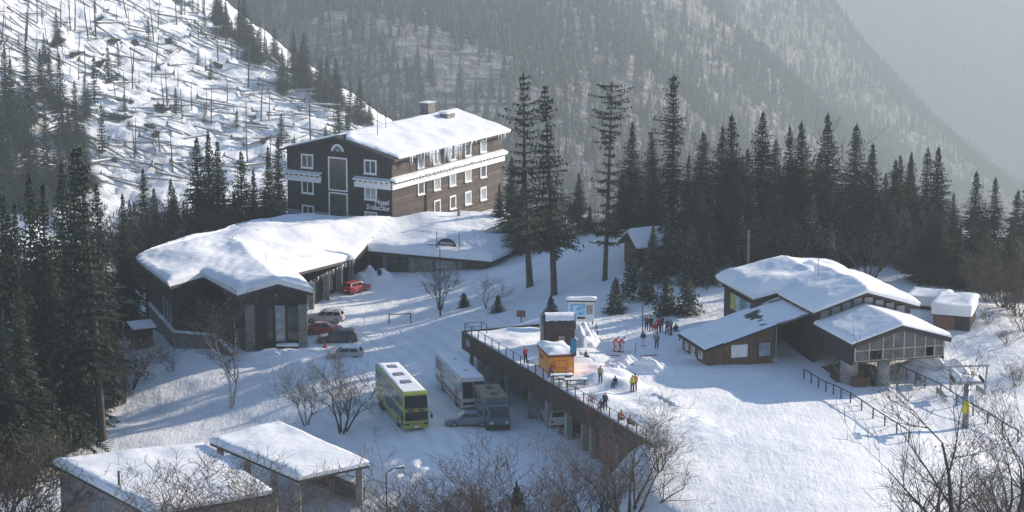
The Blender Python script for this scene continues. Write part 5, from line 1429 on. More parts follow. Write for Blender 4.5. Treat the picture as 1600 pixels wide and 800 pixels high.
def cone_tree(seed, h=15.0, r=2.6):
    rg = np.random.RandomState(seed); V, F = [], []
    for k in range(4):
        z0 = h * (0.05 + 0.22 * k); rr = r * (1 - 0.22 * k); i = len(V); V.append((0, 0, min(h, z0 + h * 0.42)))
        for j in range(6):
            a = j * 1.047 + k; q = rr * (0.7 + 0.5 * rg.rand()); V.append((math.cos(a) * q, math.sin(a) * q, z0))
        for j in range(6): F.append((i, i + 1 + j, i + 1 + (j + 1) % 6))
    return np.array(V), np.array(F), 0
def scatter(name, fn, protos, n, xr, yr, dens, seed, mats, hs=(0.6, 1.25), bare_frac=None, margin=0.14):
    rg = np.random.RandomState(seed)
    X = rg.uniform(*xr, n); Y = rg.uniform(*yr, n); Z = fn(X, Y)
    d = Y * _c - (Z - CAMH) * _s; px = 800 + FPX * X / d; py = 400 - FPX * (Y * _s + (Z - CAMH) * _c) / d
    ok = (px > -1600 * margin) & (px < 1600 * (1 + margin)) & (py > -260) & (py < 560) & (rg.rand(n) < dens(X, Y, px, py))
    X, Y, Z, px, py = X[ok], Y[ok], Z[ok], px[ok], py[ok]
    VV, FF, MM, b = [], [], [], 0
    bf = np.full(len(X), 0.3) if bare_frac is None else bare_frac(X, Y, px, py)
    S = rg.uniform(*hs, len(X)); A = rg.rand(len(X)) * 6.283; U = rg.rand(len(X))
    con = [p for p in protos if p[2] == 0]; dec = [p for p in protos if p[2] == 1]
    for i in range(len(X)):
        pool = dec if (dec and U[i] < bf[i]) else con
        V, F_, mi = pool[rg.randint(len(pool))]
        c_, s_ = math.cos(A[i]) * S[i], math.sin(A[i]) * S[i]
        W_ = np.empty_like(V); W_[:, 0] = V[:, 0] * c_ - V[:, 1] * s_ + X[i]; W_[:, 1] = V[:, 0] * s_ + V[:, 1] * c_ + Y[i]; W_[:, 2] = V[:, 2] * S[i] + Z[i]
        VV.append(W_); FF.append(F_ + b); MM.append(np.full(len(F_), mi)); b += len(V)
    me = np_mesh(name, np.concatenate(VV), np.concatenate(FF), mats, mi=np.concatenate(MM))
    return link(name, me), len(X)
prot = [low_spruce(1), low_spruce(2, 20, 2.6, 8), low_spruce(3, 14, 2.6, 6)] + [low_bare(k) for k in range(5)]
def mid_dens(x, y, px, py):
    d = np.clip(1.1 + 0.45 * vnoise(x, y, 110, 21), 0.35, 1)
    # lighter, broken cover in the sunlit band and along the bare rib
    b1 = np.exp(-(((px - 700) - (py - 130) * 0.9) / 75) ** 2) * (py < 230) * (py > 20)
    b2 = np.exp(-((py - (px - 1050) * 0.42 - 12) / 9) ** 2) * (px > 1030) * (px < 1260)
    b3 = np.exp(-(((px - 520) / 28) ** 2 + ((py - 40) / 34) ** 2))
    return np.clip(d * (1 - 0.5 * b1 - 0.9 * b2 - 0.75 * b3), 0, 1)
o, n_mid = scatter("forest", h_mid, prot, 138000, (-700, 1200), (1180, 3800), mid_dens, 5, [M['needle_far'], M['far_bare']], (0.65, 1.3), lambda x, y, px, py: np.clip(0.66 + 0.5 * vnoise(x, y, 190, 31), 0.1, 0.9))
tag(o, "mixed snowy forest covering the hillside behind the hotel", None, None, "stuff")
def far_dens(x, y, px, py): return np.clip(0.7 + 0.5 * vnoise(x, y, 600, 41), 0.2, 1)
o, n_far = scatter("forest", h_far, [cone_tree(k, 19, 3.4) for k in range(4)], 30000, (-100, 2600), (4900, 8900), far_dens, 6, [M['needle_far']], (0.8, 1.4))
tag(o, "distant forest fading into haze on the far mountain", None, None, "stuff")

# the hillside of fallen trees: snags, logs, surviving spruces, each its own
def hl_z(x, y): return float(h_left(np.array([x]), np.array([y]))[0])
def on_hill(px, py):
    d = ray(px, py); y = np.arange(605.0, 1190.0, 1.0); t = y / d.y
    hit = np.nonzero(CAMH + d.z * t <= h_left(d.x * t, y))[0]
    if not len(hit): return None
    t0 = t[hit[0]]; return Vector((d.x * t0, d.y * t0, hl_z(d.x * t0, d.y * t0)))
snagm = []
rg = random.Random(5)
for k in range(4):
    h = 9.0; mb = MB(); mb.tube((0, 0, -0.5), (0.1, 0, h * 0.5), 0.20, 0.15, 6, cap=False); mb.tube((0.1, 0, h * 0.5), (rg.uniform(-.3, .3), 0.1, h), 0.15, 0.05, 6)
    tm = mb.mesh("trunk", M['twig_dark'])
    bb = MB()
    for j in range(5 + 7 * k):
        z = rg.uniform(0.25, 0.98) * h; a = rg.random() * 6.28; l = rg.uniform(0.3, 1.2) * (1.15 - z / h)
        bb.tube((0.08, 0, z), (math.cos(a) * l, math.sin(a) * l, z + rg.uniform(-0.4, 0.25)), 0.04, 0.012, 3, cap=False)
    snagm.append((tm, bb.mesh("stub_branches", M['twig_dark'])))
logm = []
for k in range(3):
    L = 12.0; mb = MB(); sm = MB()
    for j in range(6):
        x0, x1 = -L / 2 + L * j / 6, -L / 2 + L * (j + 1) / 6; r0, r1 = 0.34 - 0.22 * j / 6, 0.34 - 0.22 * (j + 1) / 6
        mb.tube((x0, 0, 0), (x1, 0, 0), r0, r1, 7, cap=j in (0, 5)); sm.tube((x0, 0, r0 * 0.62), (x1, 0, r1 * 0.62), r0 * 0.85, r1 * 0.85, 6, cap=j in (0, 5))
    br_ = MB()
    for j in range(10 + 10 * k):
        x = rg.uniform(-0.2, 0.5) * L; a = rg.uniform(-0.4, 3.5); l = rg.uniform(0.5, 1.8)
        br_.tube((x, 0, 0), (x + 0.5 * l, math.cos(a) * l, math.sin(a) * l), 0.04, 0.015, 3, cap=False)
    rp_ = MB()   # upturned root plate
    for j in range(9):
        a = 6.28 * j / 9; l = rg.uniform(0.8, 1.5); rp_.tube((-L / 2, 0, 0), (-L / 2 - 0.4, math.cos(a) * l, math.sin(a) * l + 0.3), 0.22, 0.05, 4)
    logm.append((mb.mesh("trunk", M['log']), sm.mesh("snow_strip", M['snow_roof'], True), br_.mesh("broken_branches", M['twig_dark']), rp_.mesh("root_plate", M['bark'])))
def inside(px, py):   # the open bright slope in the photograph
    return py < 300 - 0.05 * px and px < 300 + py * 1.45 and not (px < 130 and py > 60 + px * 0.9)
c_s = c_l = 0
for px, py, h in ((247, 46, 9), (150, 62, 17), (372, 55, 16), (388, 138, 16), (256, 168, 8), (240, 65, 12), (341, 98, 10), (371, 95, 10), (208, 115, 9), (352, 70, 8), (276, 40, 9), (289, 25, 7), (138, 62, 12), (117, 48, 12), (110, 48, 10), (95, 44, 10), (237, 128, 8), (262, 172, 10), (321, 112, 5), (408, 190, 11), (432, 122, 6), (485, 218, 12), (520, 140, 5), (480, 132, 6), (182, 35, 5), (278, 137, 6), (150, 22, 5), (66, 40, 6), (424, 110, 6), (300, 175, 7), (322, 180, 6), (355, 165, 8), (420, 190, 8), (270, 270, 10), (285, 185, 7), (212, 240, 8), (195, 175, 10), (210, 250, 6), (330, 195, 9), (250, 240, 6), (480, 145, 5), (540, 175, 4), (395, 95, 8), (362, 92, 6), (310, 60, 6)):
    p = on_hill(px, py)
    if p is None: continue
    k = rg.randrange(4); o = empty("standing_snag", p, rg.random() * 6.28, "thin standing dead tree on the hillside of fallen trees", "dead tree", "dead standing trees on the windthrow slope")
    h *= 1.45; o.scale = (h / 9 * 0.5 + 0.5,) * 2 + (h / 9 * 0.95,); o.rotation_euler = (rg.gauss(0, 0.05), rg.gauss(0, 0.06), rg.random() * 6.28)
    link("trunk", snagm[k][0], o); link("stub_branches", snagm[k][1], o); c_s += 1
for k in range(96):
    px = rg.uniform(0, 590); py = rg.uniform(0, 280)
    if k < 26:      # along the shoulder where the slope meets the wood behind
        py = rg.uniform(5, 200); px = 292 + py * 1.47 - rg.uniform(0, 45)
    if k > 70: px, py = rg.uniform(0, 150), rg.uniform(15, 130)
    elif not inside(px, py): continue
    p = on_hill(px, py)
    if p is None: continue
    kk = rg.randrange(4); h = rg.choice((3, 5, 8, 11, 15)); o = empty("standing_snag", p, 0, "thin standing dead tree on the hillside of fallen trees", "dead tree", "dead standing trees on the windthrow slope")
    o.scale = (h / 9 * 0.5 + 0.5,) * 2 + (h / 9,); o.rotation_euler = (rg.gauss(0, 0.09), rg.gauss(0, 0.1), rg.random() * 6.28)
    link("trunk", snagm[kk][0], o); link("stub_branches", snagm[kk][1], o)
for k in range(60):
    py = rg.uniform(0, 200); px = 292 + py * 1.47 - abs(rg.gauss(0, 22)) - 2
    p = on_hill(px, py)
    if p is None: continue
    spruce('young' if k < 40 else 'full', rg.randrange(2), p, rg.uniform(6, 15) if k < 40 else rg.uniform(13, 20), rg.random() * 6.28, "young conifer on the shoulder where the windthrow slope meets the wood behind", "conifers on the windthrow slope's shoulder", 1.2)
tries = 0
while c_l < 280 and tries < 1800:
    tries += 1
    px, py = rg.uniform(0, 590), rg.uniform(-5, 290)
    if not inside(px, py) and not (px < 130 and py < 150): continue
    p = on_hill(px, py)
    if p is None: continue
    k = rg.randrange(3); o = empty("fallen_trunk", p + Vector((0, 0, rg.uniform(0.1, 0.9))), 0, "snow-dusted fallen trunk lying on the hillside of fallen trees", "fallen tree", "fallen trunks on the windthrow slope")
    s = rg.uniform(0.5, 1.6); o.scale = (s, s ** 0.3 * 1.15, s ** 0.3 * 1.15)
    rz = rg.gauss(0.0, 0.45) + (3.14 if rg.random() < 0.35 else 0)
    e0 = hl_z(p.x - 5 * s * math.cos(rz), p.y - 5 * s * math.sin(rz)); e1 = hl_z(p.x + 5 * s * math.cos(rz), p.y + 5 * s * math.sin(rz))
    o.rotation_euler = (0, -math.atan2(e1 - e0, 10 * s) + rg.gauss(0, 0.07), rz)
    for q, nm in zip(logm[k], ("trunk", "snow_strip", "broken_branches", "root_plate")):
        if nm == "root_plate" and rg.random() < 0.5: continue
        link(nm, q, o)
    c_l += 1
for px, top, py, kind, w in ((90, 20, 75, 'young', 1), (70, 55, 100, 'young', 1), (232, 30, 65, 'young', 1.4), (80, 85, 175, 'young', 1), (48, 75, 200, 'young', 1), (10, 70, 205, 'young', 1.1), (25, 95, 250, 'young', 1), (100, 85, 230, 'young', 1), (65, 80, 160, 'young', 1),
        (170, 75, 130, 'young', 1.5), (185, 70, 105, 'young', 1.2), (148, 90, 165, 'young', 1.2), (330, 95, 125, 'young', 1.6), (310, 78, 102, 'young', 1.2), (135, 120, 185, 'young', 1.2), (275, 140, 180, 'young', 1.6), (320, 165, 190, 'young', 1.3), (440, 125, 150, 'young', 1.4),
        (440, 180, 225, 'young', 1.8), (530, 155, 215, 'young', 1.8), (545, 170, 230, 'young', 1.4), (5, 150, 300, 'young', 1), (45, 160, 300, 'young', 1), (75, 180, 310, 'young', 1), (110, 170, 300, 'young', 1), (20, 210, 330, 'young', 1), (95, 200, 320, 'young', 1), (135, 200, 300, 'young', 1), (60, 230, 340, 'young', 1), (160, 165, 240, 'young', 1.1), (35, 130, 240, 'young', 1), (120, 130, 230, 'young', 1), (195, 150, 175, 'young', 1.7), (370, 175, 200, 'young', 1.5), (510, 200, 240, 'young', 1.6), (460, 215, 262, 'young', 1.5)):
    p = on_hill(px, py)
    if p is None: continue
    t = atd(px, top, p.y)
    left = px < 140 and py > 60
    spruce('full' if left else 'young', rg.randrange(4), p, t.z - p.z + 1.0, rg.random() * 6.28,
           "surviving young conifer in the shaded wood at the left of the hillside" if left else "surviving dark conifer standing among the fallen trunks",
           "conifers at the left of the windthrow slope" if left else "conifers among the fallen trunks", w)

# wind-broken crowns lying in the snow
c_b = tries = 0
while c_b < 32 and tries < 700:
    tries += 1
    px, py = rg.uniform(60, 590), rg.uniform(0, 290)
    if not inside(px, py): continue
    p = on_hill(px, py)
    if p is None: continue
    tm, cm, h0 = SP['small'][rg.randrange(3)]
    o = empty("broken_conifer", p + Vector((0, 0, 0.4)), 0, "wind-broken conifer top lying in the snow among the fallen trunks", "fallen tree", "broken conifer tops on the windthrow slope")
    s_ = rg.uniform(0.6, 1.3); o.scale = (s_, s_, s_); o.rotation_euler = (rg.uniform(1.0, 1.5), rg.uniform(-0.4, 0.4), rg.uniform(0, 6.28))
    link("trunk", tm, o); link("crown", cm, o); c_b += 1

# ------------------------------------------------------------------ vehicles
def paint(name, c, rough=0.35):
    """car paint with a film of dried road salt"""
    m = mat_flat(name, c, rough, 0.0, 0.08, 0.5, 0.3); nt = m.node_tree; b = nt.nodes["Principled BSDF"]
    old = b.inputs["Base Color"].links[0].from_socket
    v = coords(nt, (1, 1, 0.6)); n = noise_n(nt, v, 1.7, 6, 0.7)
    r = ramp(nt, n.outputs["Fac"], [(0.42, (0.04, 0.04, 0.04)), (0.7, (0.5, 0.5, 0.5))])
    mx = N(nt, "ShaderNodeMix", data_type='RGBA'); nt.links.new(r.outputs[0], mx.inputs[0]); nt.links.new(old, mx.inputs[6]); mx.inputs[7].default_value = (0.24, 0.23, 0.21, 1)
    nt.links.new(mx.outputs[2], b.inputs["Base Color"])
    return m
M['yellow_green'] = paint("bus_yellow_green", (0.34, 0.40, 0.04))
M['coach_white'] = paint("coach_white", (0.62, 0.62, 0.60))
M['bus_blue'] = paint("truck_blue", (0.06, 0.125, 0.18), 0.6)
M['tan'] = mat_noise("tan_tarpaulin", (0.20, 0.15, 0.09), (0.32, 0.25, 0.16), 2, 0.85)
M['car_red'] = paint("car_red", (0.42, 0.012, 0.015)); M['car_dark'] = paint("car_dark_green", (0.018, 0.022, 0.018)); M['car_silver'] = paint("car_silver", (0.40, 0.42, 0.45))
M['car_white'] = paint("car_white", (0.70, 0.71, 0.72)); M['car_grey'] = paint("car_bluegrey", (0.16, 0.20, 0.24)); M['car_black'] = paint("car_black", (0.015, 0.016, 0.02))
M['car_glass'] = mat_glass("car_glass", (0.012, 0.015, 0.018), 0.06)
M['rim'] = mat_flat("wheel_rim", (0.35, 0.36, 0.37), 0.35, 0.7)
M['lamp_red'] = mat_flat("tail_lamp", (0.35, 0.01, 0.01), 0.25); M['lamp_clear'] = mat_flat("head_lamp", (0.6, 0.6, 0.58), 0.15); M['stripe_brown'] = mat_flat("stripe_brown", (0.12, 0.06, 0.05), 0.5); M['stripe_red'] = mat_flat("stripe_red", (0.55, 0.06, 0.04), 0.5)
_wheel = {}
def wheel(parent, x, y, r, w):
    k = (round(r, 2), round(w, 2))
    if k not in _wheel:
        t = MB(); n = 18
        for i in range(n):
            a0, a1 = 6.2832 * i / n, 6.2832 * (i + 1) / n
            def q(a, rr, yy): return (math.cos(a) * rr, yy, math.sin(a) * rr)
            t.hexa([q(a0, r * .62, -w / 2), q(a1, r * .62, -w / 2), q(a1, r * .62, w / 2), q(a0, r * .62, w / 2), q(a0, r, -w / 2), q(a1, r, -w / 2), q(a1, r, w / 2), q(a0, r, w / 2)])
        rm = MB().tube((0, -w / 2 + 0.03, 0), (0, w / 2 - 0.03, 0), r * .62, r * .62, 16); rm.tube((0, -w / 2 - 0.01, 0), (0, w / 2 + 0.01, 0), r * .2, r * .2, 8)
        for i in range(5):
            a = 6.2832 * i / 5; 
            for sg in (-1, 1): rm.tube((0, sg * (w / 2 - 0.02), 0), (math.cos(a) * r * .6, sg * (w / 2 - 0.02), math.sin(a) * r * .6), 0.035, 0.03, 4)
        _wheel[k] = (t.mesh("tyre", M['rubber'], False), rm.mesh("rim", M['rim'], False))
    wv_ = empty("wheel", (x, y, r)); wv_.parent = parent
    link("tyre", _wheel[k][0], wv_); link("rim", _wheel[k][1], wv_)
def face_quad(pts, th=0.02):
    """a thin panel from a quad given counter-clockwise as seen from outside"""
    p = [Vector(q) for q in pts]; n = (p[1] - p[0]).cross(p[-1] - p[0]).normalized() * th
    k = len(p); mb = MB()
    mb.add([q - n * 0.4 for q in p] + [q + n for q in p], [tuple(range(k - 1, -1, -1)), tuple(range(k, 2 * k))] + [(i, (i + 1) % k, k + (i + 1) % k, k + i) for i in range(k)])
    return mb
# buses: local x forward, y left, z up, origin on the ground under the middle
def bus(name, label, loc, rz, L, W, H, body, deck=1):
    o = empty(name, loc, rz, label, "bus")
    hw, x1, x0 = W / 2, L / 2, -L / 2
    rake = 0.35 if deck == 1 else 0.28
    prof = [(x0, 0.38), (x1 - 0.12, 0.38), (x1, 0.62), (x1, 1.15), (x1 - rake, H - 0.22), (x1 - rake - 0.3, H), (x0 + 0.15, H), (x0, H - 0.25)]
    MB().prism_y(prof, -hw, hw).build("body", body, o, False, 0.09)
    return o
def side_win(o, xa, xb, za, zb, hw, mat, nm="side_window"):
    for sg in (-1, 1):
        pts = [(xa, sg * (hw + 0.004), za), (xb, sg * (hw + 0.004), za), (xb, sg * (hw + 0.004), zb), (xa, sg * (hw + 0.004), zb)]
        if sg > 0: pts = pts[::-1]
        face_quad(pts, 0.02).build(nm, mat, o)
def bus_rz(fl, rl): d = fl - rl; return math.atan2(d.y, d.x)
# yellow double-decker
f_, r_ = on(655, 680, 0), on(601, 622, 0); brz = bus_rz(f_, r_); ctr = (f_ + r_) / 2 + Vector((0.0, 0.3, 0))
BL, BWd, BHt = 12.8, 2.5, 4.0
dd = bus("double_decker_bus", "yellow-green double-decker tour bus with snow on its roof", (ctr.x, ctr.y, 0.0), brz, BL, BWd, BHt, M['yellow_green'], 2)
hw = BWd / 2; X1 = BL / 2
def fz(x_off, z, H=BHt, rake=0.28): t = (z - 1.15) / (H - 0.22 - 1.15); return X1 - rake * max(0, min(1, t)) + x_off
for za, zb, nm in ((2.42, 3.68, "upper_windscreen"), (1.22, 2.08, "lower_windscreen")):
    face_quad([(fz(0.01, za), -hw + 0.1, za), (fz(0.01, za), hw - 0.1, za), (fz(0.01, zb), hw - 0.14, zb), (fz(0.01, zb), -hw + 0.14, zb)]).build(nm, M['car_glass'], dd)
for k in range(6): side_win(dd, -X1 + 0.35 + k * 1.98, -X1 + 0.35 + k * 1.98 + 1.92, 2.5, 3.55, hw, M['car_glass'])
for k in range(4): side_win(dd, -X1 + 3.6 + k * 1.95, -X1 + 3.6 + k * 1.95 + 1.88, 1.25, 2.05, hw, M['car_glass'])
side_win(dd, X1 - 1.35, X1 - 0.45, 0.55, 2.05, hw, M['car_glass'], "front_door")
face_quad([(fz(0.02, 2.12), -hw + 0.35, 2.14), (fz(0.02, 2.12), -0.15, 2.14), (fz(0.02, 2.38), -0.15, 2.36), (fz(0.02, 2.38), -hw + 0.35, 2.36)]).build("name_panel", M['stripe_brown'], dd)
face_quad([(fz(0.02, 2.12), 0.2, 2.14), (fz(0.02, 2.12), hw - 0.4, 2.14), (fz(0.02, 2.38), hw - 0.4, 2.36), (fz(0.02, 2.38), 0.2, 2.36)]).build("name_panel", M['stripe_brown'], dd)
for sg in (-1, 1):
    face_quad([(X1 + 0.004, sg * 0.95 - 0.25, 0.78), (X1 + 0.004, sg * 0.95 + 0.25, 0.78), (X1 + 0.004, sg * 0.95 + 0.25, 0.98), (X1 + 0.004, sg * 0.95 - 0.25, 0.98)]).build("headlight", M['car_glass'], dd)
    MB().path([(X1 - 0.1, sg * hw, 2.1), (X1 + 0.25, sg * (hw + 0.22), 2.0), (X1 + 0.25, sg * (hw + 0.22), 1.85)], 0.03).build("mirror_arm", M['black'], dd)
    MB().box(X1 + 0.18, X1 + 0.32, sg * (hw + 0.22) - 0.12, sg * (hw + 0.22) + 0.12, 1.45, 1.85).build("mirror", M['black'], dd, bevel=0.04)
    for x, nm in ((-X1 + 1.6, "rear panel"), (0.6, "mid panel")):
        face_quad([(x, sg * (hw + .004), 1.0), (x + 2.2 * -sg * -1, sg * (hw + .004), 1.0), (x + 2.2, sg * (hw + .004), 2.2), (x, sg * (hw + .004), 2.2)] if sg < 0 else [(x + 2.2, hw + .004, 1.0), (x, hw + .004, 1.0), (x, hw + .004, 2.2), (x + 2.2, hw + .004, 2.2)], 0.012).build("livery_panel", M['car_glass'], dd)
    for x in (X1 - 2.6, -X1 + 3.2, -X1 + 2.0): wheel(dd, x, sg * (hw - 0.14), 0.5, 0.3)
MB().box(X1 - 0.02, X1 + 0.01, -0.28, 0.28, 0.5, 0.63).build("number_plate", M['white'], dd)
link("lettering", text_mesh("N116", 0.42, M['car_dark'], 0.006, 0.0, 'CENTER'), dd, (X1 + 0.01, 0.0, 0.78), (R(90), 0, R(90)))["label"] = "dark lettering on the bus front under the windscreen"
snow_roof("roof_snow", dd, [[(-X1 + .25, -hw + .14, BHt + .002), (X1 - .7, -hw + .14, BHt + .002), (X1 - .7, hw - .14, BHt + .002), (-X1 + .25, hw - .14, BHt + .002)]], 0.1, 0.4, 0.3, 0.05, 0.5, 0, 41, 0.0)
for x in (-4.2, -1.0, 2.2): MB().box(x - 0.55, x + 0.55, -0.5, 0.5, BHt + 0.06, BHt + 0.17).build("roof_hatch", M['metal_grey'], dd, bevel=0.03)
# white coach beside the terrace
f_, r_ = on(745, 650, 0), on(694, 594, 0); brz = bus_rz(f_, r_); ctr = (f_ + r_) / 2
CL, CWd, CH = 12.0, 2.5, 3.35
co_ = bus("white_coach", "white coach with brown stripes and a snow-dusted roof beside the terrace", (ctr.x, ctr.y + 0.4, 0), brz, CL, CWd, CH, M['coach_white'])
hw = CWd / 2; X1 = CL / 2
def fz1(o_, z): t = (z - 1.15) / (CH - 0.22 - 1.15); return X1 - 0.35 * max(0, min(1, t)) + o_
for y0, y1 in ((-hw + 0.1, -0.04), (0.04, hw - 0.1)):
    face_quad([(fz1(.01, 1.35), y0, 1.35), (fz1(.01, 1.35), y1, 1.35), (fz1(.01, 3.0), y1, 3.0), (fz1(.01, 3.0), y0, 3.0)]).build("windscreen", M['car_glass'], co_)
for k in range(7): side_win(co_, -X1 + 0.3 + k * 1.56, -X1 + 0.3 + k * 1.56 + 1.5, 1.85, 3.0, hw, M['glass_pale'] if k > 1 else M['car_glass'])
for za, zb, mt in ((0.95, 1.1, 'stripe_brown'), (0.68, 0.8, 'stripe_brown')): side_win(co_, -X1 + 0.1, X1 - 0.15, za, zb, hw, M[mt], "stripe")
side_win(co_, X1 - 3.0, X1 - 1.6, 1.3, 1.75, hw, M['stripe_red'], "livery_panel"); side_win(co_, -X1 + 2.2, -X1 + 3.9, 1.35, 1.7, hw, M['stripe_red'], "livery_panel")
face_quad([(X1 + .004, -hw + .1, .7), (X1 + .004, hw - .1, .7), (X1 + .004, hw - .1, .95), (X1 + .004, -hw + .1, .95)]).build("bumper_stripe", M['black'], co_)
for sg in (-1, 1):
    face_quad([(X1 + .004, sg * .9 - .22, 1.0), (X1 + .004, sg * .9 + .22, 1.0), (X1 + .004, sg * .9 + .22, 1.14), (X1 + .004, sg * .9 - .22, 1.14)]).build("headlight", M['lamp_clear'], co_)
    MB().path([(X1 - 0.3, sg * hw, 2.9), (X1 + 0.2, sg * (hw + 0.15), 2.7), (X1 + 0.2, sg * (hw + .15), 2.2)], 0.035).build("mirror_arm", M['black'], co_)
    for x in (X1 - 2.7, -X1 + 3.2): wheel(co_, x, sg * (hw - 0.13), 0.5, 0.28)
snow_roof("roof_snow", co_, [[(-X1 + .25, -hw + .12, CH + .002), (X1 - .7, -hw + .12, CH + .002), (X1 - .7, hw - .12, CH + .002), (-X1 + .25, hw - .12, CH + .002)]], 0.09, 0.5, 0.3, 0.02, 0.6, 0, 43, 0.0)
for x in (-2.2, 2.6): MB().box(x - .2, x + .2, -.2, .2, CH + .05, CH + .14).build("roof_hatch", M['metal_grey'], co_)
# blue box truck with a tan roof
p = on(772, 680, 0); q = on(745, 645, 0)
tz = math.atan2((p - q).y, (p - q).x)
tk = empty("blue_box_truck", (at(770, 664, 0).x, at(770, 664, 0).y + 0.6, 0), tz, "old blue box truck with a tan roof parked in front of the white coach", "truck")
MB().box(-3.4, 1.9, -1.2, 1.2, 0.75, 3.05).build("box_body", M['bus_blue'], tk, bevel=0.06)
rr_ = MB().box(-3.45, 1.95, -1.25, 1.25, 3.055, 3.15).build("roof", M['tan'], tk, bevel=0.02)
for x in (-2.0, 0.4): MB().box(x - .35, x + .35, -.28, .28, 3.16, 3.26).build("roof_hatch", M['black'], rr_)
MB().prism_y([(1.95, 0.6), (3.3, 0.6), (3.4, 1.4), (3.1, 2.4), (1.95, 2.5)], -1.1, 1.1).build("cab", M['bus_blue'], tk, bevel=0.08)
MB().box(2.0, 3.1, -1.05, 1.05, 2.5, 2.57).build("cab_snow", M['metal_grey'], tk)
face_quad([(3.4, -.95, 1.45), (3.4, .95, 1.45), (3.12, .9, 2.32), (3.12, -.9, 2.32)]).build("windscreen", M['car_glass'], tk)
for k in range(3): side_win(tk, -3.0 + k * 1.6, -2.2 + k * 1.6, 1.9, 2.6, 1.2, M['car_glass'])
side_win(tk, 2.1, 2.9, 1.5, 2.2, 1.1, M['car_glass'])
for sg in (-1, 1):
    face_quad([(3.38, sg * .75 - .15, .85), (3.38, sg * .75 + .15, .85), (3.4, sg * .75 + .15, 1.1), (3.4, sg * .75 - .15, 1.1)]).build("headlight", M['lamp_clear'], tk)
    for x in (2.5, -2.2): wheel(tk, x, sg * 1.05, 0.46, 0.28)
MB().box(3.35, 3.5, -1.1, 1.1, 0.5, 0.72).build("bumper", M['black'], tk)

